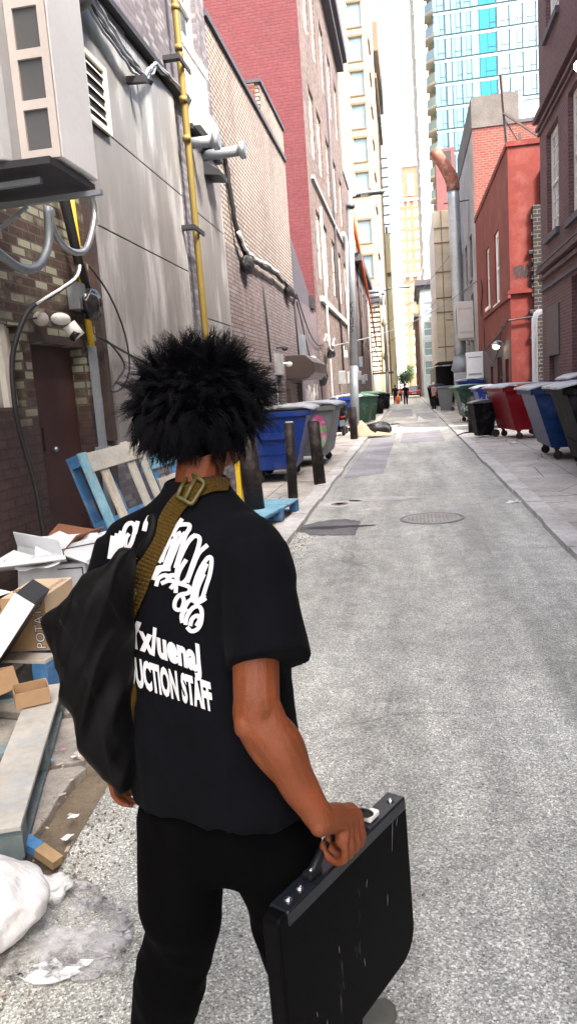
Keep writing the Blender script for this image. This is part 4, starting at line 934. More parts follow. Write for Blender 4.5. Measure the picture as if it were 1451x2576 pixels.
# ---------------- lamp posts
def lamp_post(label, x, y, h, arm, group='lamp posts on the left kerb', r=.13, lean=0):
    t = thing('lamp_post', label, 'lamp post', (x, y, .06), 0, group)
    q = MB(); q.tube([(0, 0, 0), (lean * .3, 0, h * .30)], [r, r * .92], 18); obj('base_section', q, M['galv_dull'], t, world=False)
    q = MB(); q.tube([(lean * .3, 0, h * .30), (lean, 0, h)], [r * .90, r * .55], 18); obj('pole', q, M['galv'], t, world=False)
    q = MB(); q.tube([(lean, 0, h - .55), (lean, 0, h - .45)], r * .85, 14); q.tube([(lean, 0, h - .25), (lean + arm * .35, 0, h - .18)], .035, 8); obj('bracket', q, M['dark_steel'], t, world=False)
    q = MB(); x0 = lean + arm * .2; hd = []
    for (u, wy, hz) in ((0, .05, .03), (.1, .10, .07), (.45, .17, .10), (.8, .17, .09), (1.0, .08, .03)):
        xx = x0 + u * arm; hd.append([(xx, wy * math.cos(a), h - .16 + hz * max(-.25, math.sin(a))) for a in [2 * math.pi * k / 14 for k in range(14)]])
    q.loft(hd); obj('lamp_head', q, M['galv'], t, world=False)
    q = MB(); q.box(x0 + .42 * arm, x0 + .93 * arm, -.13, .13, h - .205, h - .186); obj('lens', q, M['dark_steel'], t, world=False)
    q = MB(); q.ell((x0 + .5 * arm, 0, h - .04), (.03, .03, .04), 8, 6); obj('sensor', q, M['black_plastic'], t, world=False)
    return t
lp = lamp_post('tall grey lamp post with a flat lamp head on the left kerb', -1.84, 25.2, 7.95, .95, r=.155, lean=.27)
q = MB(); f = Fr((-1.74, 25.02, 4.0), (1, 0, 0), (0, -1, 0))
for L in ([(-.06, .5), (.06, .3)], [(.06, .5), (-.06, .3)], [(-.05, .25), (.0, .12), (.05, .26)], [(0, .12), (0, 0)], [(-.05, -.05), (-.04, -.2), (.05, -.2), (.05, -.02)], [(.05, -.28), (-.05, -.32), (.04, -.42), (-.05, -.46)]): stroke(q, f, L, .022, .012)
q.xf(Matrix.Translation((0, .035, 0))); obj('tag_marks', q, M['ink'], lp)
lamp_post('second smaller lamp post far down the left side', -1.55, 58, 9.0, 1.9)
# ---------------- moped (rear view)
t = thing('moped', 'black moped parked on the left pavement seen from behind', 'moped', (-2.32, 26.3, .06), R(0))
def wheel(par, y, r=.24):
    q = MB(); n = 20
    rings = [[(sx, y + rr_ * math.cos(a), r + rr_ * math.sin(a)) for a in [2 * math.pi * k / n for k in range(n)]] for sx, rr_ in ((-.05, r - .07), (-.055, r - .02), (0, r), (.055, r - .02), (.05, r - .07))]
    q.loft(rings); o = obj('wheel', q, M['black_rubber'], par, world=False); q = MB(); q.tube([(-.03, y, r), (.03, y, r)], r - .09, 12); obj('rim', q, M['galv'], o, world=False)
wheel(t, 0); wheel(t, 1.2)
q = MB(); q.loft([[(wx * math.cos(a), y, zc + hz * math.sin(a)) for a in [2 * math.pi * k / 14 for k in range(14)]] for (y, wx, zc, hz) in ((-.22, .10, .62, .08), (-.05, .17, .60, .17), (.25, .17, .58, .2), (.55, .13, .52, .16), (.8, .15, .32, .06), (1.0, .16, .32, .06))]); obj('body', q, M['black_plastic'], t, world=False)
q = MB(); q.loft([[(wx * math.cos(a), y, zc + hz * math.sin(a)) for a in [2 * math.pi * k / 14 for k in range(14)]] for (y, wx, zc, hz) in ((-.18, .10, .80, .03), (0, .15, .80, .05), (.3, .15, .80, .06), (.55, .1, .76, .04))]); obj('seat', q, M['black_rubber'], t, world=False)
q = MB(); q.prism([(-.19, 1.0, .32), (.19, 1.0, .32), (.22, 1.06, .6), (.12, 1.1, 1.0), (-.12, 1.1, 1.0), (-.22, 1.06, .6)], (0, .06, 0)); obj('leg_shield', q, M['black_plastic'], t, world=False, bevel=.02)
q = MB(); q.tube([(0, 1.22, .3), (0, 1.05, 1.05)], .03, 8); q.tube([(-.34, .98, 1.1), (-.1, 1.04, 1.08), (.1, 1.04, 1.08), (.34, .98, 1.1)], .018, 8); obj('handlebar', q, M['dark_steel'], t, world=False)
for sx in (-1, 1):
    q = MB(); q.tube([(sx * .2, 1.03, 1.1), (sx * .27, .98, 1.27)], .008, 6); q.ell((sx * .28, .97, 1.31), (.065, .02, .045), 12, 8); obj('mirror', q, M['galv'], t, world=False)
q = MB(); q.box(-.16, .16, -.30, .05, .86, 1.10); obj('top_box', q, M['black_plastic'], t, world=False, bevel=.04)
M['red_lens'] = mat('red_lens', (.45, .02, .03), .2)
q = MB(); q.box(-.06, .06, -.27, -.22, .63, .70); obj('tail_light', q, M['red_lens'], t, world=False, bevel=.01)
q = MB(); q.box(-.09, .09, -.30, -.285, .36, .56); obj('number_plate', q, M['galv_dull'], t, world=False)
q = MB(); q.tube([(.14, .1, .3), (.16, -.3, .36)], [.04, .055], 10); obj('exhaust', q, M['galv'], t, world=False)
q = MB(); q.prism([(-.07, -.28, .5), (.07, -.28, .5), (.07, 0, .56), (-.07, 0, .56)], (0, 0, .02)); obj('mudguard', q, M['black_plastic'], t, world=False)
# ---------------- flattened cardboard & black bags near the lamp post
def crumple(name, label, cat, loc, r, m, seed, sub=4, amp=.25, fr=6, flat=.0, group=None):
    bm = bmesh.new(); bmesh.ops.create_icosphere(bm, subdivisions=sub, radius=1)
    for v in bm.verts:
        p = v.co.copy(); n1 = noise.noise(p * 1.3 + Vector((seed, 0, 0))); n2 = 1 - abs(noise.noise(p * fr * .5 + Vector((0, seed, 0)))) * 2; n3 = 1 - abs(noise.noise(p * fr + Vector((0, 0, seed)))) * 2
        k = 1 + amp * n1 + amp * .35 * n2 + amp * .18 * n3
        v.co = Vector((p.x * r[0] * k, p.y * r[1] * k, max(-r[2] * .98, p.z * r[2] * k)))
    me = bpy.data.meshes.new(name); bm.to_mesh(me); bm.free(); me.polygons.foreach_set('use_smooth', [True] * len(me.polygons)); me.materials.append(m)
    o = bpy.data.objects.new(name, me); C.objects.link(o); o.location = (loc[0], loc[1], loc[2] + r[2] * .98); return tag(o, label, cat, group)
M['bag_black'] = mat('shiny_black_plastic', (.018, .018, .02), .25, var=.3)
m_, nt, bs = newmat('thin_white_plastic'); v_ = coords(nt); c_ = ramp(nt, noisen(nt, v_, 9, 6, .7), [(.3, (.60, .59, .57)), (.6, (.85, .87, .88))]); nt.links.new(c_, bs.inputs['Base Color']); bs.inputs['Roughness'].default_value = .28; bs.inputs['Alpha'].default_value = .93; bs.inputs['Subsurface Weight'].default_value = .1; bump(nt, bs, noisen(nt, coords(nt, stretch=(3, 14, 6)), 2.0, 5, .6), .02, .6); M['bag_white'] = m_
m_, nt, bs = newmat('clear_plastic_film'); v_ = coords(nt); c_ = ramp(nt, noisen(nt, v_, 12, 6, .7), [(.3, (.45, .44, .42)), (.65, (.80, .80, .80))]); nt.links.new(c_, bs.inputs['Base Color']); bs.inputs['Roughness'].default_value = .2; al = ramp(nt, noisen(nt, v_, 7, 5, .7), [(.44, .03), (.60, .55)]); nt.links.new(al, bs.inputs['Alpha']); bump(nt, bs, noisen(nt, v_, 16, 6, .7), .03, .9); M['film'] = m_
crumple('rubbish_bag', 'shiny black rubbish bag on the kerb beyond the lamp post', 'rubbish bag', (-1.05, 25.6, .06), (.42, .3, .22), M['bag_black'], 3)
q = MB(); q.hexa([(-1.72, 25.0, .07), (-1.2, 24.9, .07), (-1.0, 25.4, .07), (-1.6, 25.5, .07), (-1.75, 25.1, .55), (-1.5, 25.2, .35), (-1.3, 25.4, .25), (-1.62, 25.5, .6)])
q.quad((-1.2, 24.9, .07), (-.55, 24.8, .07), (-.6, 25.1, .12), (-1.1, 25.2, .2)); single('crushed_box', q, M['cardboard_pale'], 'crushed brown cardboard box lying by the lamp post bollard', 'box')
# ---------------- pallets
def pallet(label, M4, top='wood', blk='wood_blue', L=1.2, Wd=1.0, Hh=.14, boards=6, group='wooden pallets on the left', seed=1, miss=(), tops=None, bw=.13):
    t = thing('pallet', label, 'pallet', M4.translation, 0, group); t.rotation_euler = M4.to_euler(); rnd = random.Random(seed)
    nb = boards
    for i in range(nb):
        if i in miss: continue
        y = -Wd / 2 + bw / 2 + i * (Wd - bw) / (nb - 1); q = MB(); j = rnd.uniform(-.012, .012)
        q.box(-L / 2 + j, L / 2 + j, y - bw / 2, y + bw / 2, Hh - .02, Hh); q.jitter(.004, 4, i + seed)
        obj('top_board', q, M[tops[i] if tops else top], t, world=False, bevel=.003)
    for x in (-L / 2 + .05, 0, L / 2 - .05):
        q = MB(); q.box(x - .045, x + .045, -Wd / 2, Wd / 2, Hh - .041, Hh - .0205); obj('stringer', q, M[blk], t, world=False)
        for y in (-Wd / 2 + .07, 0, Wd / 2 - .07): q = MB(); q.box(x - .05, x + .05, y - .068, y + .068, .021, Hh - .0415); obj('block', q, M[blk], t, world=False)
    for y in (-Wd / 2 + .07, 0, Wd / 2 - .07): q = MB(); q.box(-L / 2, L / 2, y - .06, y + .06, 0, .0205); obj('bottom_board', q, M[blk], t, world=False)
    return t
V_ = lambda *a: Vector(a); T = Matrix.Translation; Rz = lambda a: Matrix.Rotation(a, 4, 'Z'); Rx = lambda a: Matrix.Rotation(a, 4, 'X'); Ry = lambda a: Matrix.Rotation(a, 4, 'Y')
pallet('blue block pallet under the heap of cardboard boxes', T((-2.62, 4.42, .065)) @ Rz(R(-5)), 'wood', 'wood_blue', 1.12, 1.25, .215, seed=3)
pallet('weathered broken pallet lying nearest the camera at the left edge', T((-2.155, 2.78, .055)) @ Rz(R(-70)), 'wood_pale', 'wood_bluegrey', 1.42, .95, .155, boards=5, seed=5, tops=['wood_pale', 'wood', 'wood_pale', 'wood', 'wood_pale'], miss=(3,), bw=.17)
# leaning pallet: local x along wall (Y), local y up the slope
ang = math.atan2(1.28, .42)
B = Matrix(((0, -.36 / 1.35, -.93, -2.18), (1, 0, 0, 6.32), (0, .93, -.36 / 1.35, .70), (0, 0, 0, 1)))
by = Vector((-.40, 0, 1.27)).normalized(); bx = Vector((.12, 1, 0)).normalized(); bz = bx.cross(by).normalized(); bx = by.cross(bz)
B = Matrix(((bx.x, by.x, bz.x, -2.60), (bx.y, by.y, bz.y, 6.36), (bx.z, by.z, bz.z, .69), (0, 0, 0, 1)))
lp1 = pallet('blue and white pallet leaning against the wall by the brown door', B @ T((0, 0, -.02)) @ Rz(R(90)), 'wood_pale', 'wood_blue', 1.28, 1.12, .14, boards=5, seed=8, tops=['wood_pale', 'wood_pale', 'wood_pale', 'wood', 'wood_cyan'], miss=(2,), bw=.13)
q = MB(); q.box(.46, .63, -.50, .46, .1405, .158); q.jitter(.006, 5, 2); obj('top_board', q, M['wood_pale'], lp1, world=False, bevel=.003)
q = MB(); q.box(-.62, -.50, -.50, .46, .1405, .158); obj('top_board', q, M['wood_cyan'], lp1, world=False, bevel=.003)
B2 = B.copy(); B2.translation = Vector((-2.57, 7.75, .60))
pallet('pale cyan pallet leaning behind the first one against the cladding', B2, 'wood_cyan', 'wood_blue', 1.0, 1.1, .14, boards=5, seed=9, tops=['wood_cyan', 'wood_pale', 'wood_cyan', 'wood_pale', 'wood_cyan'])
pallet('small cyan blue pallet lying flat beside the large dark bollard', T((-2.12, 9.35, .07)) @ Rz(R(-8)), 'wood_cyan', 'wood_blue', .9, 1.5, .17, boards=9, seed=4, bw=.155)
PA, PB, PE = g(-40, 2060, .14), g(98, 2138, .07), g(146, 2172, .045)
q = MB(); q.bar(PA, PB, .05, .035); o = obj('broken_plank', q, M['wood_blue'], None); tag(o, 'blue broken plank with a raw end poking out from the nearest pallet', 'plank')
q = MB(); q.bar(PB, PE, .048, .033); obj('raw_end', q, M['wood_raw'], o)
# ---------------- printed letters helper
def text_mesh(s, size, bold=0.0, shear=0.0):
    cu = bpy.data.curves.new('t', 'FONT'); cu.body = s; cu.size = size; cu.offset = bold; cu.shear = shear; cu.resolution_u = 3
    o = bpy.data.objects.new('t', cu); C.objects.link(o); dg = bpy.context.evaluated_depsgraph_get(); dg.update()
    me = bpy.data.meshes.new_from_object(o.evaluated_get(dg)); vs = [v.co.copy() for v in me.vertices]; fs = [tuple(p.vertices) for p in me.polygons]
    bpy.data.objects.remove(o); bpy.data.curves.remove(cu); return vs, fs
def lettering(name, s, size, M4, mt, par, bold=0.0, shear=0.0, world=True):
    vs, fs = text_mesh(s, size, bold, shear); q = MB(); q.add([M4 @ v for v in vs], fs); return obj(name, q, mt, par, world=world, recalc=False)
# ---------------- cardboard boxes
def carton(label, M4, sx, sy, sz, m, flaps=(), group='discarded cardboard boxes', open_=False):
    t = thing('cardboard_box', label, 'box', M4.translation, 0, group); t.rotation_euler = M4.to_euler()
    q = MB(); th = .004
    if not open_: q.box(-sx / 2, sx / 2, -sy / 2, sy / 2, 0, sz); obj('carton', q, M[m], t, world=False, bevel=.006)
    else:
        q.box(-sx / 2, sx / 2, -sy / 2, sy / 2, 0, th)
        q.box(-sx / 2, sx / 2, -sy / 2, -sy / 2 + th, th, sz); q.box(-sx / 2, sx / 2, sy / 2 - th, sy / 2, th, sz); q.box(-sx / 2, -sx / 2 + th, -sy / 2 + th, sy / 2 - th, th, sz); q.box(sx / 2 - th, sx / 2, -sy / 2 + th, sy / 2 - th, th, sz)
        obj('carton', q, M[m], t, world=False)
    for (side, ang, ln, mm) in flaps:
        q = MB(); q.box(-1, 1, 0, ln, -.003, .003)
        for i, v in enumerate(q.v): q.v[i] = Vector((v.x * (sx if side in 'ns' else sy) / 2, v.y, v.z))
        base = {'n': T((0, sy / 2, sz)), 's': T((0, -sy / 2, sz)) @ Rz(math.pi), 'e': T((sx / 2, 0, sz)) @ Rz(-math.pi / 2), 'w': T((-sx / 2, 0, sz)) @ Rz(math.pi / 2)}[side]
        q.xf(base @ Rx(ang)); obj('flap', q, M[mm], t, world=False)
    return t
# potato box
MP = T((-2.325, 4.13, .285)) @ Rz(R(5)) @ Rx(R(0))
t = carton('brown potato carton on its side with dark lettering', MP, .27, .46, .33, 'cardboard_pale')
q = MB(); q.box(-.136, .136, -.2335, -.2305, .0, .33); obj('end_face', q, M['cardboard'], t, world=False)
# end-face text reads upward
ME = Matrix(((0, -1, 0, .112), (0, 0, -1, -.237), (1, 0, 0, .012), (0, 0, 0, 1)))
lettering('lettering', 'POTATOES', .078, T((.0, -.001, 0)) @ ME, M['white_paint'], t, .0, world=False)
lettering('lettering', 'POTATOES', .078, T((.0, 0, 0)) @ ME, M['ink'], t, .004, world=False)
MT = Matrix(((0, -1, 0, .115), (1, 0, 0, -.19), (0, 0, 1, .3335), (0, 0, 0, 1)))
lettering('lettering', 'IDAHO POTATOES', .044, MT, M['ink_faded'], t, .0, world=False)
MT2 = MT.copy(); MT2.translation = Vector((-.01, -.05, .3335)); lettering('lettering', 'MART', .055, MT2, M['ink_faded'], t, world=False)
q = MB()
for k in range(4): 
    pts = [(-.06 + .055 * math.cos(a) + k * .012, -.08 + .05 * math.sin(a) + k * .01, .334 + k * .0003) for a in [2.2 + j * .35 for j in range(9)]]
    q.tube(pts, .002, 4)
obj('emblem', q, M['ink_faded'], t, world=False)
# white box behind
t = carton('white carton with a black printed border behind the potato carton', T((-2.50, 4.78, .285)) @ Rz(R(10)), .46, .36, .36, 'box_white', flaps=(('w', R(20), .16, 'box_white'), ('n', R(60), .15, 'box_white')))
q = MB()
q.box(.04, .215, -.1835, -.1805, .325, .333); q.box(.207, .215, -.1835, -.1805, .02, .325); obj('border', q, M['ink'], t, world=False)
lettering('lettering', 'keep frozen', .022, T((.12, -.184, .05)) @ Matrix(((0, -1, 0, 0), (0, 0, -1, 0), (1, 0, 0, 0), (0, 0, 0, 1))), M['ink'], t, world=False)
lettering('lettering', 'do not refreeze', .018, T((.15, -.184, .05)) @ Matrix(((0, -1, 0, 0), (0, 0, -1, 0), (1, 0, 0, 0), (0, 0, 0, 1))), M['ink'], t, world=False)
t = carton('white carton printed UELS standing tilted behind the other boxes', T((-2.36, 5.08, .285)) @ Rz(R(4)) @ Ry(R(-8)), .30, .30, .46, 'box_white', flaps=(('w', R(35), .12, 'box_white'),))
q = MB(); q.box(-.13, -.122, -.1535, -.1505, .05, .43); q.box(-.122, .14, -.1535, -.1505, .422, .43); obj('border', q, M['ink'], t, world=False)
lettering('lettering', 'UELS', .11, T((.11, -.1545, .10)) @ Matrix(((0, -1, 0, 0), (0, 0, -1, 0), (1, 0, 0, 0), (0, 0, 0, 1))), M['ink'], t, .003, shear=.2, world=False)
q = MB(); q.quad((-.1, -.154, .12), (-.02, -.154, .12), (-.03, -.154, .25), (-.07, -.154, .22)); obj('printed_fish', q, M['ink_teal'], t, world=False)
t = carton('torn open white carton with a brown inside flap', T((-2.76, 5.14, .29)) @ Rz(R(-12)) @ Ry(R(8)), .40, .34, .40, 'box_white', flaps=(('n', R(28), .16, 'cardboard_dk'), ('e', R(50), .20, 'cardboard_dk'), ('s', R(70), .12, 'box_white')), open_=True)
t = carton('flattened white carton sagging over the heap at the left edge', T((-2.62, 4.52, .66)) @ Rz(R(25)) @ Rx(R(-16)), .56, .36, .03, 'box_white', flaps=(('e', R(-28), .22, 'box_white'),))
t = carton('small open brown box on the broken pallet', T((-1.98, 3.32, .225)) @ Rz(R(35)) @ Rx(R(8)), .17, .11, .085, 'cardboard', open_=True)
t = carton('small torn brown carton piece at the left edge above the broken pallet', T((-2.22, 3.42, .225)) @ Rz(R(-20)) @ Ry(R(-15)), .16, .14, .12, 'cardboard', open_=True)
t = carton('dark sided box with a white top edge leaning at the left edge', T((-2.46, 3.72, .29)) @ Rz(R(12)) @ Ry(R(38)), .12, .34, .50, 'ink')
q = MB(); q.box(-.063, .063, -.178, -.17, .0, .505); obj('white_edge', q, M['paper'], t, world=False)
# more of the heap
rk = random.Random(44)
for k, (x, y, z, a, b_, sx, sy, sz, m_, lb) in enumerate((
 (-2.86, 4.35, .60, 20, -22, .40, .30, .012, 'box_white', 'loose white cardboard sheet tipped up against the wall at the left edge'),
 (-2.72, 4.15, .56, -15, 12, .34, .30, .010, 'paper', 'thin white printed sheet lying on top of the heap'),
 (-2.50, 4.55, .655, 8, 6, .30, .24, .008, 'paper', 'curled paper sheet on the white bordered carton'),
 (-2.78, 3.80, .285, 40, 30, .30, .22, .16, 'cardboard', 'brown carton with a dark opening under the leaning dark box'),
 (-2.85, 5.45, .06, 10, 0, .34, .40, .30, 'cardboard_dk', 'dark brown carton on the ground behind the heap by the door'),
 (-2.42, 3.52, .22, -30, 14, .22, .16, .010, 'wood_raw', 'splintered raw board chip on the broken pallet'),
 (-2.30, 3.05, .225, 15, 4, .20, .14, .008, 'paper', 'white paper cup sleeve flattened on the broken pallet'))):
    q = MB(); q.box(-sx / 2, sx / 2, -sy / 2, sy / 2, 0, sz); 
    if sz < .02:
        q = MB(); n = 8
        for i in range(n):
            for j in range(n):
                f_ = lambda i, j: V_(-sx / 2 + sx * i / n, -sy / 2 + sy * j / n, .03 * noise.noise(Vector((i * .35 + k, j * .35, k))) + .05 * ((i / n) ** 3))
                q.quad(f_(i, j), f_(i + 1, j), f_(i + 1, j + 1), f_(i, j + 1))
    q.xf(T((x, y, z)) @ Rz(R(a)) @ Ry(R(b_))); tag(obj('cardboard_sheet' if sz < .02 else 'cardboard_box', q, M[m_], None, recalc=sz > .02), lb, 'cardboard', 'discarded cardboard boxes')
for k, (x, y, z, a, L_, m_, lb) in enumerate(((-1.98, 2.35, .03, 12, .34, 'wood', 'short broken grey board on the dirt beside the nearest pallet'), (-1.72, 3.95, .06, -50, .22, 'wood_raw', 'thin splinter of raw wood by the blue pallet corner'), (-1.60, 3.1, .055, 75, .12, 'wood', 'small wood splinter on the slabs beside the broken pallet'))):
    q = MB(); q.box(-L_ / 2, L_ / 2, -.03, .03, 0, .02); q.jitter(.012, 9, k); q.xf(T((x, y, z)) @ Rz(R(a))); single('wood_piece', q, M[m_], lb, 'wood')
q = MB(); rk = random.Random(6)
for k in range(420):
    x, y = rk.uniform(-2.9, -1.25), rk.uniform(1.7, 6.5); s_ = rk.uniform(.004, .018); a = rk.uniform(0, 6.28); z = .057; l_ = s_ * rk.uniform(1, 3)
    if x > -1.45: z = .004
    q.quad((x, y, z), (x + l_ * math.cos(a), y + l_ * math.sin(a), z + .004), (x + l_ * math.cos(a) - s_ * math.sin(a), y + l_ * math.sin(a) + s_ * math.cos(a), z + .002), (x - s_ * math.sin(a), y + s_ * math.cos(a), z + .003))
tag(obj('small_debris', q, M['wood'], None, recalc=False), 'small bits of trash and splinters strewn over the left pavement', 'debris', kind='stuff')
# ---------------- litter
def paper(label, p, s, seed, m='paper', grp='scraps of paper on the ground'):
    rnd = random.Random(seed); q = MB(); n = 6; P_ = {}
    for i in range(n + 1):
        for j in range(n + 1):
            u, v = i / n - .5, j / n - .5
            if i in (0, n) or j in (0, n): u += rnd.uniform(-.1, .1); v += rnd.uniform(-.1, .1)
            P_[i, j] = (p[0] + u * s[0] + v * s[0] * .4, p[1] + v * s[1], p[2] + .004 + abs(noise.noise(Vector((u * 3, v * 3, seed)))) * s[0] * .35)
    for i in range(n):
        for j in range(n): q.quad(P_[i, j], P_[i + 1, j], P_[i + 1, j + 1], P_[i, j + 1])
    return single('paper_scrap', q, M[m], label, 'litter', grp, recalc=False)
paper('jagged white paper scrap on the asphalt at the bottom left', g(140, 2455, 0), (.14, .08), 1)
paper('tiny torn white scrap in the gap beside the pavement slabs', g(168, 2110, .03), (.03, .035), 2); paper('crumpled white scrap on the slab nearest the broken pallet', g(185, 2058, .06), (.03, .03), 3)
paper('white scrap of receipt lying beside the man left of his bag', g(200, 1905, .06), (.05, .03), 4); paper('small blue wrapper next to the pallet edge', g(127, 1915, .06), (.035, .03), 5, 'wood_cyan')
paper('white crumpled tissue beside the red dumpster', g(1290, 1115, .06), (.22, .12), 6); paper('pale paper scrap on the road beside the right kerb', g(1292, 1265, 0), (.16, .08), 7)
paper('small faded wrapper on the left pavement ahead of the bollards', g(808, 1175, .06), (.1, .06), 8, 'cardboard'); paper('pink sliver of paper by the pallet', g(160, 1888, .06), (.02, .02), 9, 'pinkst')
crumple('plastic_bag', 'swollen white plastic bag at the bottom left corner', 'plastic bag', (-1.47, 1.95, .01), (.22, .18, .125), M['bag_white'], 5, 5, .16, 3.2)
crumple('plastic_sheet', 'crumpled clear plastic film spread beside the white bag', 'plastic sheet', (-1.20, 2.0, .005), (.20, .17, .014), M['film'], 9, 6, .6, 9)
crumple('torn_wrapper', 'torn blue white plastic wrapper behind the white bag', 'litter', (-1.31, 2.16, .01), (.06, .05, .035), M['bag_white'], 12, 4, .5, 7)
# broken paving slabs near the left pallet
def slab(name, pts, h=.05, m='slab'):
    q = MB(); q.prism([Vector((p[0], p[1], .0)) for p in pts], (0, 0, h)); o = obj(name, q, M[m], None, bevel=.012); o['kind'] = 'structure'; return o
# gravel/dirt along the broken edge as one loose mass
q = MB(); rnd = random.Random(21)
for k in range(2600):
    x = -1.34 + rnd.gauss(0, .10) + (.08 if rnd.random() < .3 else 0); y = rnd.uniform(1.7, 8.6); s_ = rnd.uniform(.002, .008)
    z = .003 if x > -1.40 else .058
    a = rnd.uniform(0, 6.28); q.add([(x + s_ * math.cos(a), y + s_ * math.sin(a), z), (x + s_ * math.cos(a + 2.1), y + s_ * math.sin(a + 2.1), z), (x + s_ * math.cos(a + 4.2), y + s_ * math.sin(a + 4.2), z), (x, y, z + s_ * 1.1)], [(0, 1, 3), (1, 2, 3), (2, 0, 3), (0, 2, 1)])
M['grit'] = mat('loose_grit', (.20, .17, .13), .9, var=.5, vs=60)
o = obj('loose_grit', q, M['grit'], None, recalc=False); tag(o, 'loose grit and dirt along the left kerb joint', 'grit', kind='stuff')
# ---------------- near-left wall fittings
t = thing('air_conditioner', 'big white air conditioner hung high on the left wall at the top left corner', 'air conditioner', (-2.4, 4.4, 3.1))
ay0, ay1, ax0, ax1, az0, az1 = 4.22, 5.02, -2.9, -1.86, 3.22, 5.2
P1 = onX(155, 380, -1.86); P2 = onX(250, 468, -1.86)
ay0, ay1 = P1.y, P2.y; az0 = (P1.z + P2.z) / 2
q = MB(); q.box(-2.75, ax1, ay0 + .01, ay1, az0, az0 + 1.9); obj('casing', q, M['ac_white'], t, bevel=.01)
q = MB(); ff = Fr((0, ay0, 0), (1, 0, 0), (0, -1, 0))
u0, u1 = ax1 - .235, ax1
for (a, b_, c, d_) in ((u0, u0 + .045, az0, az0 + 1.9), (u1 - .045, u1, az0, az0 + 1.9)): q.fbox(ff, a, b_, c, d_, 0, .02)
for k in range(8): zz = az0 + k * .262; q.fbox(ff, u0 + .045, u1 - .045, zz, zz + .05, 0, .02)
obj('coil_frame', q, M['ac_frame'], t)
q = MB(); q.fbox(ff, u0 + .02, u1 - .02, az0 + .02, az0 + 1.88, -.003, .003); obj('coil', q, M['ac_coil'], t)
q = MB(); q.prism([(-2.75, ay0 - .14, az0 - .02), (u0 - .05, ay0 - .14, az0 - .02), (u0 - .012, ay0 - .10, az0 - .02), (u0 - .002, ay0 - .001, az0 - .02), (-2.75, ay0 - .001, az0 - .02)], (0, 0, 1.95)); obj('front_cover', q, M['ac_grey'], t, bevel=.008)
q = MB()
for k in range(16): zz = az0 + .06 + k * .098; q.box(-2.6, u0 - .115, ay0 - .146, ay0 - .139, zz, zz + .066)
obj('vent_slots', q, M['dark'], t)
q = MB(); q.box(-2.74, ax1 - .02, ay0 - .12, ay1 - .02, az0 - .06, az0 - .022); obj('base_pan', q, M['dark_steel'], t)
for yy in (ay0 + .02, ay1 - .12):
    q = MB(); q.bar((-2.98, yy, az0 - .12), (ax1 + .06 if yy > ay0 + .1 else u1 - .15, yy, az0 - .10), .035, .03); q.bar((-2.98, yy, az0 - .50), (-2.3, yy, az0 - .13), .02, .02); obj('bracket', q, M['galv_dull'], t)
# pipes, conduits
q = MB(); q.tube([(-2.95, 6.81, .06), (-2.95, 6.79, 2.27)], .045, 4, sm=False); q.box(-3.0, -2.9, 6.72, 6.87, 1.28, 1.31); single('square_conduit', q, M['galv_dull'], 'dull grey square conduit rising beside the brown door', 'conduit')
q = MB(); q.tube([(-2.95, 6.79, 2.27), (-2.95, 6.72, 3.1), (-2.95, 6.66, 4.2)], .032, 10); single('yellow_conduit', q, M['yellow'], 'bright yellow pipe above the grey conduit by the door', 'pipe')
q = MB(); q.box(-3.0, -2.93, 7.03, 7.13, 1.35, 6.0); single('downspout', q, M['rust_dark'], 'dark rusty downspout on the corner by the cladding', 'pipe')
q = MB(); q.tube([(-2.85, 10.46, 9.2), (-2.85, 10.5, 6.9), (-2.85, 10.56, 4.6), (-2.85, 10.62, 1.4), (-2.85, 10.62, .06)], .048, 16); o = single('gas_pipe', q, M['yellow_pipe'], 'tall mustard yellow gas pipe running up the clad wall', 'pipe')
for z in (5.25, 5.75, 6.4, 6.9, 7.4):
    q = MB(); q.tube([(-2.85, 10.50, z - .035), (-2.85, 10.50, z + .035)], .056, 16); obj('coupling', q, M['yellow_pipe'], o)
for z in (4.0, 6.15): q = MB(); q.box(-3.0, -2.77, 10.2 , 10.30, z, z + .06); q.box(-2.80, -2.77, 10.30, 10.75, z, z + .06); obj('clamp', q, M['dark_steel'], o)
def wall_flue(label, y, z, L, slope=.0):
    a = onX(y[0], y[1], -3.0); d = onY(z[0], z[1], a.y) - a; q = MB(); q.tube([a, a + d], .078, 16)
    o = single('wall_flue', q, M['galv_dull'], label, 'vent pipe', 'vent pipes sticking out of the clad wall'); q = MB(); e = a + d; dd_ = d.normalized()
    q.tube([e - dd_ * .02, e, e + dd_ * .07, e + dd_ * .085], [.08, .125, .13, .10], 18); obj('cap', q, M['galv'], o)
wall_flue('upper vent pipe with a round pale cap sticking out of the clad wall', (470, 361), (538, 353), 0); wall_flue('lower longer vent pipe with a round pale cap', (503, 393), (604, 377), 0)
q = MB(); q.prism([(-2.995, 11.7, 5.35), (-2.7, 11.7, 5.15), (-2.7, 11.7, 5.08), (-2.995, 11.7, 5.12)], (0, .5, 0)); single('vent_hood', q, M['dark_steel'], 'small dark vent hood under the two vent pipes', 'vent')
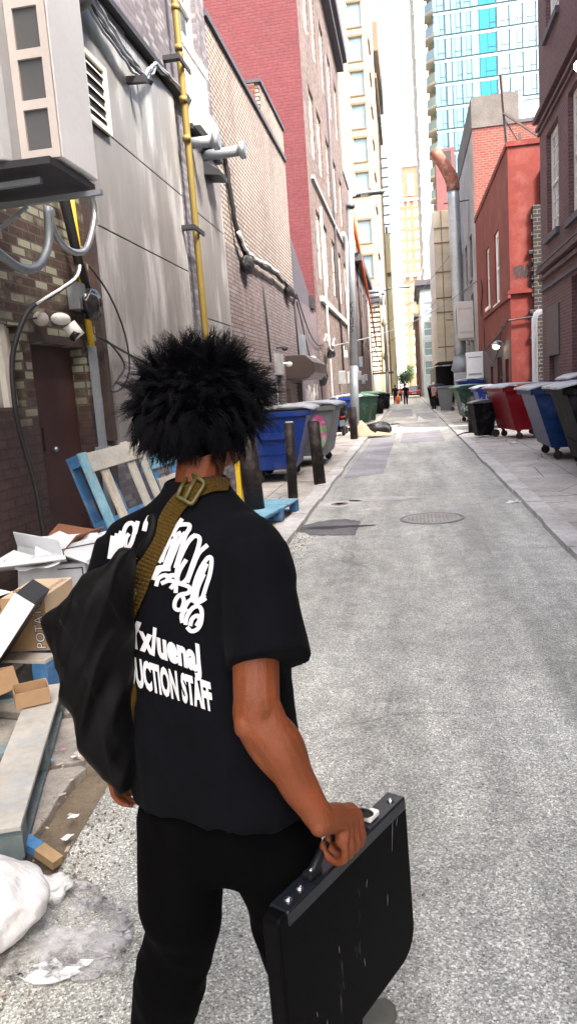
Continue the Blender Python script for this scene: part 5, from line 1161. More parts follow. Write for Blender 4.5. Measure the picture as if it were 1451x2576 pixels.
# cable bundle on the flashing
def wavy(pts, amp, seed, n=6):
    out = []; rnd = random.Random(seed)
    for i in range(len(pts) - 1):
        a, b_ = Vector(pts[i]), Vector(pts[i + 1])
        for k in range(n): f_ = k / n; p = a.lerp(b_, f_); out.append(p + Vector((rnd.uniform(-1, 1) * amp * .5, rnd.uniform(-1, 1) * amp, rnd.uniform(-1, 1) * amp)))
    out.append(Vector(pts[-1])); return out
for k, (m_, nm, lb) in enumerate((('galv_dull', 'wall_cable', 'thick grey cable of the bundle along the top of the cladding'), ('galv', 'wall_cable', 'paler grey cable of the bundle along the top of the cladding'), ('dark_steel', 'wall_cable', 'black cable hanging lowest in the bundle over the cladding'), ('galv_dull', 'wall_cable', 'dull cable sagging behind the others over the cladding'))):
    q = MB(); o_ = k * .045
    q.tube(wavy([(-2.80 + o_ * .5, 6.6, 5.6 - o_), (-2.86, 7.6, 5.62 - o_ * 1.4), (-2.84, 8.4, 5.45 - o_), (-2.82, 8.8, 5.42 - o_ * .5), (-2.86, 9.4, 5.78 - o_ * .3), (-2.9, 10.9, 5.95 + o_ * .2), (-2.92, 12.7, 5.8 + o_ * .4)], .02, k), .022 - k * .002, 7)
    single(nm, q, M[m_], lb, 'cable', 'cables bundled over the cladding')
q = MB(); q.bar((-3.0, 8.55, 5.28), (-2.72, 8.55, 5.26), .07, .07); q.bar((-3.0, 8.9, 5.5), (-2.75, 8.8, 5.32), .05, .05); q.bar((-3, 7.3, 5.62), (-2.72, 7.3, 5.62), .06, .06); single('cable_bracket', q, M['dark_steel'], 'dark iron bracket holding the cable bundle off the cladding', 'bracket')
q = MB(); q.tube([(-2.75, 6.2, 4.9), (-2.75, 6.9, 5.35), (-2.8, 7.6, 5.95)], .12, 14); single('overhead_duct', q, M['dark_steel'], 'dark pipe slanting up behind the air conditioner', 'pipe')
# cable along pale brick wall
q = MB(); q.tube(wavy([(-2.97, 13.2, 6.0), (-2.94, 13.35, 5.6), (-2.94, 13.5, 5.0), (-2.92, 13.7, 4.55), (-2.9, 14.4, 4.25), (-2.9, 15.6, 4.36), (-2.9, 17.2, 4.42), (-2.9, 19.0, 4.40), (-2.9, 20.7, 4.25)], .022, 11), .045, 7)
single('wall_cable', q, M['black_rubber'], 'thick black cable drooping along the pale brick wall', 'cable')
q = MB(); q.tube(wavy([(-2.88, 13.6, 4.62), (-2.86, 14.0, 4.38), (-2.86, 14.8, 4.36), (-2.86, 16, 4.45), (-2.86, 17.6, 4.48)], .03, 14), .035, 6); single('wall_cable', q, M['white_paint'], 'white cable twisted with the black one on the pale brick wall', 'cable')
crumple('cable_splice', 'black cable splice clump on the pale brick wall', 'cable', (-2.9, 14.25, 4.0), (.10, .3, .16), M['black_rubber'], 4); crumple('cable_splice', 'second black splice clump near the end of the pale brick wall', 'cable', (-2.9, 19.4, 4.15), (.10, .35, .14), M['black_rubber'], 6)
for (y0_, z0_, y1_, z1_, lb) in ((20.6, 4.3, 20.9, 2.6, 'vertical black cable dropping at the end of the pale brick wall'), (16.2, 4.0, 16.4, 2.4, 'thin cable dropping down the middle of the pale brick wall')):
    q = MB(); q.tube([(-2.97, y0_, z0_), (-2.97, (y0_ + y1_) / 2, (z0_ + z1_) / 2), (-2.97, y1_, z1_)], .022, 6); single('drop_cable', q, M['dark_steel'], lb, 'cable')
for (ya, za, yb_, zb_, sag, lb) in ((20.9, 4.4, 27.0, 3.3, .5, 'dark cable swinging down across the purple stucco'), (20.9, 4.2, 27.1, 2.2, .9, 'thin cable sagging lower across the purple stucco')):
    q = MB(); q.tube([(-2.93, ya + (yb_ - ya) * k / 8, za + (zb_ - za) * k / 8 - sag * math.sin(math.pi * k / 8)) for k in range(9)], .02, 5); single('swag_cable', q, M['dark_steel'], lb, 'cable')
# wires loop near AC
q = MB(); q.tube([(-2.6, 4.2, 2.9), (-2.6, 4.69, 2.73), (-2.6, 4.99, 2.68), (-2.6, 5.25, 2.76), (-2.6, 5.42, 2.95), (-2.6, 5.46, 3.2)], .032, 10); single('flexible_conduit', q, M['galv_dull'], 'thick grey flexible conduit curving below the air conditioner', 'conduit')
q = MB(); q.tube([(-2.6, 5.5, 3.2), (-2.6, 5.52, 3.05), (-2.6, 5.66, 2.96), (-2.6, 5.86, 2.94), (-2.6, 6.08, 3.0), (-2.6, 6.26, 3.18), (-2.6, 6.36, 3.36), (-2.6, 6.3, 3.5), (-2.62, 6.15, 3.56)], .026, 10); single('flexible_conduit', q, M['galv'], 'paler flexible conduit looping beside the black cable', 'conduit')
q = MB(); q.tube([(-2.9, 6.62, 3.1), (-2.88, 6.45, 2.86), (-2.88, 6.1, 2.70), (-2.88, 5.91, 2.63), (-2.88, 5.6, 2.52), (-2.88, 5.4, 2.38), (-2.88, 5.18, 2.1), (-2.88, 5.13, 1.75), (-2.9, 5.2, 1.5), (-2.9, 5.3, 1.2), (-2.9, 5.34, .9), (-2.9, 5.36, .4)], .020, 8); single('hanging_cable', q, M['black_rubber'], 'long black cable hanging in a curve across the brick wall to the boxes', 'cable')
q = MB(); q.tube([(-2.87, 6.6, 3.08), (-2.858, 6.45, 2.87), (-2.856, 6.1, 2.715), (-2.856, 5.91, 2.645), (-2.856, 5.62, 2.535)], .013, 8); single('hanging_cable', q, M['white_paint'], 'short white cable running beside the black one under the air conditioner', 'cable')
q = MB(); q.tube([(-2.9, 6.3, 4.2), (-2.88, 6.4, 3.5), (-2.88, 6.55, 3.0), (-2.88, 6.72, 2.72)], [.05, .05, .045, .03], 8); single('insulated_pipe', q, M['black_rubber'], 'fat black insulated pipe coming down from the air conditioner', 'pipe')
crumple('wrapped_junction', 'black plastic bag tied round a cable junction beside the yellow pipe', 'junction', (-2.86, 6.68, 2.50), (.07, .13, .13), M['bag_black'], 8, 4, .45, 5)
q = MB(); q.box(-2.99, -2.88, 6.47, 6.64, 2.58, 2.82); single('junction_box', q, M['galv'], 'small grey junction box above the door corner', 'junction box', bevel=.006)
q = MB(); q.tube([(-2.87, 6.75, 3.0), (-2.8, 7.0, 2.75), (-2.8, 7.3, 2.4), (-2.8, 7.32, 2.05), (-2.82, 7.1, 1.86), (-2.85, 6.9, 1.84), (-2.85, 7.1, 1.95), (-2.82, 7.25, 2.1), (-2.85, 7.0, 2.3), (-2.9, 6.8, 2.36)], .010, 6); single('loose_wire', q, M['dark_steel'], 'thin black wire coiled loose beside the conduit', 'wire')
q = MB(); q.tube([(-2.9, 6.9, 2.35), (-2.86, 7.6, 2.2), (-2.86, 8.6, 2.05), (-2.9, 9.8, 2.1)], .012, 6); single('loose_wire', q, M['dark_steel'], 'black wire running along the cladding behind the man', 'wire')
t = thing('security_camera', 'beige dome shaped security camera over the brown door', 'camera', (-2.95, 5.95, 2.45))
q = MB(); q.ell((-2.93, 5.80, 2.44), (.06, .07, .06), 12, 8); obj('mount', q, M['ac_frame'], t)
q = MB(); q.ell((-2.82, 5.93, 2.44), (.07, .12, .05), 14, 10); obj('arm', q, M['white_paint'], t)
q = MB(); q.tube([(-2.80, 6.02, 2.40), (-2.74, 6.06, 2.29)], .062, 16); hd = obj('camera_head', q, M['white_paint'], t); q = MB(); q.tube([(-2.772, 6.02, 2.32), (-2.735, 6.03, 2.285)], .050, 12); obj('lens', q, M['black_plastic'], hd)
q = MB(); q.tube([(-2.93, 5.74, 2.44), (-2.95, 5.55, 2.41)], .008, 5); obj('lead', q, M['dark_steel'], t)
# small lamps / cameras far left
for (y, z, lb) in ((17.4, 2.75, 'small dark wall light above the pale blue door'), (17.9, 2.4, 'white round wall light beside the shutter hood'), (22.8, 2.72, 'small white camera over the shutter hood')):
    q = MB(); q.tube([(-3, y, z), (-2.85, y, z + .02)], .02, 6); q.ell((-2.80, y, z - .02), (.08, .1, .06), 10, 8); single('wall_light', q, M['dark_steel'] if 'dark' in lb else M['white_paint'], lb, 'wall light')
q = MB(); q.box(-3.0, -2.85, 20.9, 21.2, 2.65, 3.3); q.box(-3.0, -2.85, 21.3, 21.6, 2.65, 3.3); single('meter_box', q, M['galv_dull'], 'grey metal box mounted above the shutter hood', 'box')
# white cables on tall red building
def pipeline(name_, pts, r, m, lb, cat='pipe', n=7): q = MB(); q.tube(pts, r, n); return single(name_, q, M[m], lb, cat)
pipeline('wall_pipe', [(-2.9, 28.6, 8.4), (-2.9, 28.7, 5.0), (-2.9, 28.9, .1)], .04, 'white_paint', 'thin white pipe down the near edge of the pink side wall')
pipeline('wall_pipe', [(-2.85, 38.3, 9.3), (-2.8, 39.3, 9.0), (-2.8, 39.4, 7.0), (-2.85, 39.0, 6.2), (-2.85, 39.2, 3.2)], .11, 'white_paint', 'bent white pipe snaking down the pink wall near the lamp post')
pipeline('wall_pipe', [(-2.92, 34.6, 16), (-2.92, 34.9, 2.4)], .05, 'cornice_dk', 'long dark downpipe in the middle of the pink side wall')
pipeline('wall_pipe', [(-2.9, 50.5, 12), (-2.9, 50.7, 3.8)], .07, 'cornice_dk', 'dark vertical pipe just behind the lamp post')
for k in range(4): pipeline('cable_coil', [(-2.8 + .03 * k, 26.2 + .5 * j + .1 * k, 3.4 + .25 * math.sin(j * .9 + k)) for j in range(6)], .022, 'white_paint', ('white', 'upper white', 'lowest white', 'rearmost white')[k] + ' cable strand tangled on the corner of the red building', 'cable')
crumple('cable_clump', 'dark tangled clump of cable on the red building corner', 'cable', (-2.75, 27.8, 2.85), (.12, .4, .22), M['bag_black'], 15, 4, .5, 5)
crumple('draped_cover', 'black plastic draped over a box at the foot of the red end wall', 'cover', (-3.1, 25.75, 1.85), (.35, .12, .4), M['bag_black'], 16, 4, .4, 5)
q = MB(); q.tube([(-2.9, 46, 12.4), (-2.6, 50, 9.6), (-2.4, 56, 7.2), (-2.3, 60, 4.8)], [.16, .10, .07, .05], 6); single('orange_netting', q, M['orange_net'], 'strip of orange netting hanging down behind the lamp post', 'netting')
pipeline('power_line', [(-2.5, 60, 4.8), (-2.2, 66, 3.4)], .03, 'dark_steel', 'dark cable continuing down from the orange netting', 'cable')
for (a, b_, lb) in (((-2.8, 28, 3.3), (3.4, 36, 6.2), 'thin overhead wire crossing the alley from the lamp post side'), ((-2.6, 52, 5.0), (3.2, 44, 9.3), 'higher overhead wire crossing to the silver stack'), ((-2.6, 56, 4.2), (3.2, 50, 8.0), 'lower overhead wire crossing to the beige shaft')):
    a, b_ = Vector(a), Vector(b_); pipeline('overhead_wire', [a.lerp(b_, k / 8) - Vector((0, 0, .5 * math.sin(math.pi * k / 8))) for k in range(9)], .018, 'galv_dull', lb, 'wire', 4)
# fire escape
t = thing('fire_escape', 'dark fire escape ladder on the left beyond the lamp post', 'fire escape', (-2.7, 66, 3))
for k in range(17): q = MB(); z = 3.0 + k * .42; q.box(-2.98, -2.1, 66, 66.9, z, z + .08); obj('tread', q, M['rust_dark'], t)
for x in (-2.98, -2.1): q = MB(); q.box(x - .04, x + .04, 65.9, 66.0, 2.9, 10.4); obj('rail', q, M['rust_dark'], t)
q = MB(); q.box(-2.98, -1.2, 65.5, 67.5, 2.75, 2.9); obj('landing', q, M['rust_dark'], t)
q = MB(); q.tube([(-2.4, 70, 9.0), (-2.4, 70, 10.6)], .75, 16); single('wall_tank', q, M['galv'], 'round grey tank on the wall above the fire escape', 'tank')
rnd = random.Random(31)
for k in range(9):
    y = 33 + k * 2.4; z = rnd.uniform(1.9, 3.2); q = MB(); q.box(-3.0, -2.7 - rnd.uniform(0, .1), y, y + rnd.uniform(.3, .6), z, z + rnd.uniform(.3, .7)); single('utility_box', q, M[rnd.choice(['galv', 'galv_dull', 'conc_wall'])], 'utility box on the left wall, ' + ['nearest', 'second', 'third', 'fourth', 'fifth', 'sixth', 'seventh', 'eighth', 'farthest'][k] + ' of the row beyond the lamp post', 'utility box', 'utility boxes on the left wall', bevel=.02)
for k in range(7):
    y = 46 + k * 4.5; z = rnd.uniform(2.2, 3.6); q = MB(); q.box(2.9 + rnd.uniform(0, .3), 3.56, y, y + .8, z, z + rnd.uniform(.5, 1.0)); single('duct_box', q, M[rnd.choice(['galv', 'galv_dull', 'ac_white'])], 'vent box on the right wall, ' + ['nearest', 'second', 'third', 'fourth', 'fifth', 'sixth', 'farthest'][k] + ' of the row past the silver stack', 'vent box', 'vent boxes on the right wall', bevel=.02)
# hose on right pavement, stones
q = MB(); q.tube([g(1150, 1095, .075), g(1170, 1088, .075), g(1190, 1087, .075), g(1205, 1088, .075)], .02, 6); single('hose', q, M['black_rubber'], 'short black hose lying by the right kerb before the grey bin', 'hose')
# ---------------- red car
def car():
    t = thing('parked_car', 'red car with a pale roof stopped in the road far down the alley', 'car', (.75, 97, 0))
    M['car_red'] = mat('car_red_paint', (.40, .02, .03), .3, coat=.8); 
    q = MB(); secs = [(-2.1, .84, .35, .75), (-2.0, .88, .28, .92), (-1.2, .9, .25, .95), (0, .9, .25, .92), (1.2, .9, .25, .88), (1.9, .85, .28, .78), (2.1, .78, .35, .65)]
    q.loft([[(sx * wx, y, z) for (sx, z) in ((-1, z0_), (-1.0, (z0_ + z1_) / 2), (-.92, z1_), (.92, z1_), (1.0, (z0_ + z1_) / 2), (1, z0_))] for (y, wx, z0_, z1_) in secs], sm=False); obj('body', q, M['car_red'], t, world=False, bevel=.04)
    q = MB(); q.hexa([(-.82, -1.7, .90), (.82, -1.7, .90), (.82, 1.0, .90), (-.82, 1.0, .90), (-.62, -1.2, 1.42), (.62, -1.2, 1.42), (.62, .3, 1.42), (-.62, .3, 1.42)]); obj('cabin', q, M['glass_dark'], t, world=False, bevel=.05)
    q = MB(); q.box(-.62, .62, -1.2, .3, 1.421, 1.47); obj('roof', q, M['ac_white'], t, world=False, bevel=.02)
    for sx in (-1, 1):
        q = MB(); q.box(sx * .72 - .12, sx * .72 + .12, -2.14, -2.06, .62, .78); obj('tail_light', q, M['red_lens'], t, world=False)
        for y in (-1.3, 1.3): q = MB(); q.tube([(sx * .72, y, .32), (sx * .91, y, .32)], .32, 16, sm=False); obj('wheel', q, M['black_rubber'], t, world=False)
    q = MB(); q.box(-.26, .26, -2.15, -2.09, .5, .6); obj('number_plate', q, M['white_paint'], t, world=False)
    q = MB(); q.box(-.85, .85, -2.16, -2.05, .3, .42); obj('bumper', q, M['black_plastic'], t, world=False)
car()
# buckets
q = MB(); q.tube([(-.95, 68, .02), (-.95, 68, .7)], [.16, .25], 14); single('orange_bucket', q, M['orange_net'], 'small orange cone like bucket beside the distant walkers', 'bucket')
# ================================================================ the man
def V(*a): return Vector(a)
def remesh(name, q, voxel, smooth=4, mt=None, parent=None, disp=None, fac=.5):
    me = bpy.data.meshes.new('tmp'); me.from_pydata([tuple(p) for p in q.v], [], q.f)
    bm = bmesh.new(); bm.from_mesh(me); bmesh.ops.recalc_face_normals(bm, faces=bm.faces); bm.to_mesh(me); bm.free()
    o = bpy.data.objects.new('tmp', me); C.objects.link(o)
    m = o.modifiers.new('r', 'REMESH'); m.mode = 'VOXEL'; m.voxel_size = voxel; m.adaptivity = 0
    m = o.modifiers.new('s', 'SMOOTH'); m.iterations = smooth; m.factor = fac
    dg = bpy.context.evaluated_depsgraph_get(); dg.update()
    me2 = bpy.data.meshes.new_from_object(o.evaluated_get(dg)); me2.name = name
    bpy.data.objects.remove(o); bpy.data.meshes.remove(me)
    if disp:
        nn = [v.normal.copy() for v in me2.vertices]
        for v, n in zip(me2.vertices, nn): v.co = v.co + n * disp(v.co)
    off = wloc(parent) if parent else Vector()
    world = [v.co.copy() for v in me2.vertices]; polys = [tuple(p.vertices) for p in me2.polygons]
    for v in me2.vertices: v.co -= off
    me2.polygons.foreach_set('use_smooth', [True] * len(me2.polygons)); me2.update()
    if mt: me2.materials.clear(); me2.materials.append(mt)
    o = bpy.data.objects.new(name, me2); C.objects.link(o)
    if parent: o.parent = parent
    return o, BVHTree.FromPolygons(world, polys)
def limb(q, pts, rad, n=14, sub=5):
    # smooth tapered limb through points
    P = [Vector(p) for p in pts]; out = []; rr = []
    for i in range(len(P) - 1):
        p0 = P[max(i - 1, 0)]; p1 = P[i]; p2 = P[i + 1]; p3 = P[min(i + 2, len(P) - 1)]
        for k in range(sub):
            t = k / sub; out.append(.5 * ((2 * p1) + (p2 - p0) * t + (2 * p0 - 5 * p1 + 4 * p2 - p3) * t * t + (3 * p1 - p0 - 3 * p2 + p3) * t ** 3)); rr.append(rad[i] + (rad[i + 1] - rad[i]) * (t * t * (3 - 2 * t)))
    out.append(P[-1]); rr.append(rad[-1]); q.tube(out, rr, n)
    q.ell(P[0], (rad[0],) * 3, n, 8); q.ell(P[-1], (rad[-1],) * 3, n, 8)
# skin
m_, nt, bs = newmat('brown_skin'); v_ = coords(nt)
c_ = mix(nt, 1.0, (.185, .047, .012), ramp(nt, noisen(nt, v_, 14, 4), [(.3, (.82, .82, .84)), (.7, (1.15, 1.12, 1.1))]), 'MULTIPLY')
c_ = mix(nt, .25, c_, mix(nt, 1.0, c_, ramp(nt, noisen(nt, v_, 180, 3), [(.3, .75), (.7, 1.25)]), 'MULTIPLY'))
nt.links.new(c_, bs.inputs['Base Color']); bs.inputs['Roughness'].default_value = .55; bs.inputs['Specular IOR Level'].default_value = .45; bs.inputs['Subsurface Weight'].default_value = .06; bs.inputs['Subsurface Radius'].default_value = (.02, .006, .003); bs.inputs['Subsurface Scale'].default_value = .3
bump(nt, bs, mix(nt, .35, noisen(nt, coords(nt, stretch=(1, 1, .5)), 34, 5, .6), noisen(nt, v_, 300, 3)), .006, .75); M['skin'] = m_
def cloth(name, col, rough=.85, sheen=.1, weave=900, bmp=.0006):
    m, nt, bs = newmat(name); v = coords(nt); a = noisen(nt, v, 6, 4); c = mix(nt, 1.0, col, ramp(nt, a, [(.3, .8), (.7, 1.25)]), 'MULTIPLY'); nt.links.new(c, bs.inputs['Base Color'])
    bs.inputs['Roughness'].default_value = rough; bs.inputs['Sheen Weight'].default_value = sheen; bs.inputs['Specular IOR Level'].default_value = .04 if rough > .6 else .13; bump(nt, bs, noisen(nt, v, weave, 2), bmp, .5); return m
M['shirt'] = cloth('black_cotton', (.0036, .0039, .0052), sheen=.012); M['trouser'] = cloth('black_sweat_cloth', (.0014, .0014, .0017), sheen=.004)
M['nylon'] = cloth('black_nylon', (.0022, .0022, .0025), .55, .01, 400); M['seam'] = cloth('seam_tape', (.0045, .0045, .005), .6); M['webbing'] = cloth('olive_webbing', (.062, .036, .006), .75, .03, 260, .0003); M['buckle'] = mat('olive_plastic_buckle', (.075, .068, .018), .4, var=.1)
M['hair'] = mat('black_hair', (.0035, .0035, .005), .6, var=.3, vs=30, spec=.14); M['sneaker'] = mat('grey_sneaker', (.12, .125, .10), .7, var=.2); M['sole'] = mat('pale_rubber_sole', (.3, .3, .27), .6)
man = thing('person', 'man walking away in a black printed t shirt holding a black case', 'person', (-.48, 1.56, 0))
# ---- key points
NECK = V(-.515, 1.70, 1.44); HC = V(-.500, 1.775, 1.650); fd = V(math.sin(R(38)), math.cos(R(38)), -.05).normalized(); fr_ = V(fd.y, -fd.x, 0).normalized()
SR = V(-.352, 1.575, 1.365); ER = onY(648, 1812, 1.40); WR = g(806, 2062, .822)
SL = V(-.685, 1.70, 1.375); EL = V(-.755, 1.62, 1.09); WL = V(-.728, 1.572, .895)
KL = g(457, 2330, .50); AL = g(402, 2585, .20); KR = g(735, 2330, .50); AR = V(-.245, 1.52, .20)
c_dir = V(.447, .894, 0); n_dir = V(.894, -.447, 0)
q = MB()
# torso core, neck, head
for (z, cx, cy, a, b_) in ((1.36, -.52, 1.68, .13, .06), (1.25, -.51, 1.66, .15, .085), (1.1, -.50, 1.62, .13, .08), (.95, -.49, 1.58, .14, .085)): q.ell((cx, cy, z), (a, b_, .11), 18, 12)
limb(q, [NECK - V(0, .0, .03), V(-.512, 1.722, 1.50), HC - V(0, .02, .07)], [.070, .058, .060])
q.ell(HC, (.078, .080, .100), 22, 16)
def hp(f, r, z): return HC + fd * f + fr_ * r + V(0, 0, z)
q.ell(hp(-.02, 0, .02), (.080, .085, .085), 20, 14)
q.ell(hp(.045, 0, -.065), (.052, .052, .058), 18, 12); q.ell(hp(.072, 0, -.098), (.026, .026, .022), 12, 8)
q.ell(hp(.070, 0, .0), (.052, .045, .06), 16, 10)
limb(q, [hp(.098, 0, .01), hp(.112, 0, -.022), hp(.114, 0, -.03)], [.010, .014, .015], 10, 3); q.ell(hp(.105, .014, -.034), (.010, .010, .008), 8, 6); q.ell(hp(.105, -.014, -.034), (.010, .010, .008), 8, 6)
for s in (-1, 1):
    q.ell(hp(.075, s * .042, -.025), (.022, .022, .018), 12, 8)
    q.ell(hp(-.005, s * .079, -.015), (.012, .012, .030), 10, 8)
limb(q, [hp(.088, -.026, .022), hp(.100, 0, .026), hp(.088, .026, .022)], [.010, .011, .010], 8, 3)
limb(q, [hp(.093, -.022, -.060), hp(.108, 0, -.056), hp(.093, .022, -.060)], [.006, .009, .006], 8, 4); limb(q, [hp(.091, -.02, -.072), hp(.105, 0, -.071), hp(.091, .02, -.072)], [.006, .010, .006], 8, 4)
# arms
def between(a, b, t): return a.lerp(b, t)
limb(q, [SR - V(.0, .01, .03), between(SR, ER, .5) + V(.0, -.01, 0), ER + V(0, .005, .04)], [.045, .051, .049])
limb(q, [ER + V(0, .005, .04), ER, between(ER, WR, .25) + V(.012, 0, .0), between(ER, WR, .62), between(ER, WR, .9), WR], [.049, .049, .051, .041, .033, .031], 16)
limb(q, [between(SR, ER, .35) + V(-.012, -.022, 0), between(SR, ER, .75) + V(-.010, -.018, 0)], [.036, .030]); limb(q, [ER + n_dir * .018 + V(0, .01, .045), between(ER, WR, .28) + n_dir * .022, between(ER, WR, .6) + n_dir * .010], [.030, .033, .022]); limb(q, [ER + V(-.012, -.012, -.01), between(ER, WR, .3) + V(-.022, -.006, 0), between(ER, WR, .7) + V(-.010, -.004, 0)], [.032, .032, .022])
q.ell(ER + V(-.020, -.030, .0), (.024, .022, .028), 12, 8)      # elbow
q.ell(WR + V(-.012, -.018, .02), (.014, .014, .014), 10, 6)     # wrist bone
limb(q, [SL - V(0, 0, .04), between(SL, EL, .5), EL], [.042, .046, .042]); limb(q, [EL, between(EL, WL, .35), WL], [.042, .040, .028])
# legs core under trousers + ankles
limb(q, [V(-.56, 1.56, .88), KL, AL + V(0, 0, -.05)], [.075, .055, .04]); limb(q, [V(-.40, 1.54, .88), KR, AR + V(0, 0, -.05)], [.075, .055, .04])
# right hand, gripping the handle
HX = V(-.190, 1.460, -.004)
def hw_(c, n, z): return HX + c_dir * c + n_dir * n + V(0, 0, z)
pal = [(WR, .031), (hw_(-.012, .012, .800), .028), (hw_(-.004, .016, .775), .026)]
limb(q, [p for p, _ in pal], [r for _, r in pal], 14, 4)
for c, zz in ((.033, .770), (.012, .768), (-.010, .766), (-.031, .766)):
    limb(q, [WR + c_dir * c * .5 + n_dir * .022 + V(0, 0, -.004), hw_(c * .85, .037, .786), hw_(c, .037, zz - .004)], [.0055, .0050, .0075], 8, 4)
    limb(q, [WR + c_dir * c * .45 + n_dir * .006 - V(0, 0, .006), hw_(c * .8, .022, .790), hw_(c, .026, zz - .008)], [.022, .0175, .0145], 10, 4)
for k, (c, r, L) in enumerate(((.034, .0108, 1.0), (.0115, .0115, 1.05), (-.0115, .0108, 1.0), (-.033, .0094, .86))):
    q.ell(hw_(c, .029, .765), (r * 1.22,) * 3, 10, 8)
    limb(q, [hw_(c, .030, .764), hw_(c * 1.03, .036, .738), hw_(c * 1.03, .031, .716)], [r * 1.12, r, r * 1.02], 10, 3)
    limb(q, [hw_(c * 1.03, .031, .716), hw_(c * 1.02, .013, .7035), hw_(c, -.008, .706)], [r * 1.02, r * .95, r * .92], 10, 3)
    limb(q, [hw_(c, -.008, .706), hw_(c, -.021, .720), hw_(c, -.022, .735)], [r * .92, r * .88, r * .78], 10, 3)
limb(q, [WR + c_dir * .012 - V(0, 0, .01), hw_(.040, .004, .785), hw_(.056, -.008, .760), hw_(.050, -.026, .742)], [.020, .0165, .0130, .0105], 10, 4)
# left hand, relaxed
hl = V(-.733, 1.550, .822)
limb(q, [WL, hl + V(0, .012, .04), hl], [.026, .026, .022], 12, 4)
for k, (dy, L, r) in enumerate(((.030, .075, .0085), (.011, .082, .009), (-.009, .077, .0085), (-.027, .062, .0078))):
    b0 = hl + V(.0, dy, .005); limb(q, [WL + V(0, dy * .4, -.02), b0 + V(0, 0, .02), b0 - V(0, 0, .012)], [.014, .013, r * 1.25], 9, 3)
    limb(q, [b0 - V(0, 0, .012), b0 + V(.004, dy * .1, -.012 - L * .45), b0 + V(.018, dy * .1, -.012 - L * .75), b0 + V(.036, dy * .1, -.012 - L * .85)], [r * 1.25, r, r * .92, r * .8], 9, 3)
limb(q, [WL + V(.006, .016, -.01), hl + V(.012, .048, .01), hl + V(.020, .058, -.028)], [.015, .0125, .009], 9, 4)
body, bvh_body = remesh('body', q, .0033, 3, M['skin'], man)
# eyes
for s in (-1, 1):
    e = MB(); e.ell(hp(.084, s * .030, .002), (.0125,) * 3, 12, 8); eo = obj('eye', e, M['white_paint'], man); e = MB(); e.ell(hp(.0945, s * .030, .002), (.0045,) * 3, 8, 6); obj('pupil', e, M['ink'], eo)
# ---- t shirt
ud = V(.972, -.235, 0); fd2 = V(.235, .972, 0)
def ring(cx, cy, z, a, b_, n=36, p=2.3, tilt=0, lean=0):
    out = []
    for k in range(n):
        t = 2 * math.pi * k / n; ct, st = math.cos(t), math.sin(t)
        x = a * math.copysign(abs(ct) ** (2 / p), ct); y = b_ * math.copysign(abs(st) ** (2 / p), st)
        out.append(V(cx, cy, z + tilt * ct + lean * st) + ud * x + fd2 * y)
    return out
q = MB()
q.loft([ring(-.47, 1.545, .785, .226, .152), ring(-.474, 1.55, .84, .218, .145), ring(-.482, 1.57, .97, .200, .130), ring(-.492, 1.60, 1.10, .203, .130), ring(-.502, 1.635, 1.22, .212, .130),
        ring(-.510, 1.655, 1.31, .214, .122), ring(-.513, 1.668, 1.375, .200, .108), ring(-.515, 1.678, 1.415, .165, .095, p=2), ring(-.515, 1.686, 1.452, .118, .085, p=2), ring(-.514, 1.695, 1.482, .085, .075, p=2), ring(-.514, 1.702, 1.505, .073, .067, p=2)])
limb(q, [V(-.42, 1.645, 1.372), V(-.362, 1.60, 1.352), V(-.335, 1.555, 1.29)], [.070, .070, .076], 18)
limb(q, [V(-.62, 1.69, 1.38), V(-.685, 1.70, 1.36), V(-.715, 1.69, 1.30)], [.072, .068, .070], 18)
def sleeve(a, b_, r0, r1, n=26):
    d = (b_ - a).normalized(); x = d.orthogonal().normalized(); y = d.cross(x); rings = []
    for k in range(7):
        t = k / 6; c = a.lerp(b_, t); r = r0 + (r1 - r0) * t; rings.append([c + (x * math.cos(u) + y * math.sin(u)) * r for u in [2 * math.pi * j / n for j in range(n)]])
    q.loft(rings)
SH = onY(676, 1668, 1.455)
sleeve(V(-.36, 1.595, 1.35), SH, .078, .090); sleeve(V(-.70, 1.695, 1.36), V(-.755, 1.66, 1.14), .074, .088)
SHd = (SH - V(-.345, 1.585, 1.36)).normalized()
def folds(p):
    # drapery: slanting wrinkles, stronger low on the back and across the shoulder blade
    low = max(0, min(1, (1.30 - p.z) / .45)); n1 = noise.noise(V(p.x * 5 + p.z * 3.2, p.y * 4, p.z * 2.2)); n2 = 1 - abs(noise.noise(V(p.x * 9 + p.z * 6, p.y * 6, p.z * 4 - p.x * 5))) * 2.2
    n3 = 1 - abs(noise.noise(V(p.x * 16 + p.z * 10, p.y * 8, p.z * 7 - p.x * 9))) * 2; return .014 * n1 * (.45 + low) + .009 * n2 * (.4 + low * .7) + .0035 * n3 * (.2 + low)
shirt, bvh = remesh('t_shirt', q, .0085, 5, M['shirt'], man, folds, .5)
# hems as crisp bands
def band(q, c, d, r, h, n=48, th=.004):
    d = d.normalized(); x = d.orthogonal().normalized(); y = d.cross(x)
    R_ = [[c + d * o + (x * math.cos(u) + y * math.sin(u)) * rr for u in [2 * math.pi * j / n for j in range(n)]] for (o, rr) in ((-h, r - th), (-h, r + .0015), (.0, r + .003), (.0, r - th), (-.02, r - th * 3))]
    q.loft(R_, cap=False)
q = MB(); nn = 40
q.tube([V(-.514, 1.704, 1.506) + V(.0715 * math.cos(a), .066 * math.sin(a), .010 * math.sin(a) - .004) for a in [2 * math.pi * k / nn for k in range(nn + 1)]], .0068, 8); obj('collar', q, M['shirt'], shirt)
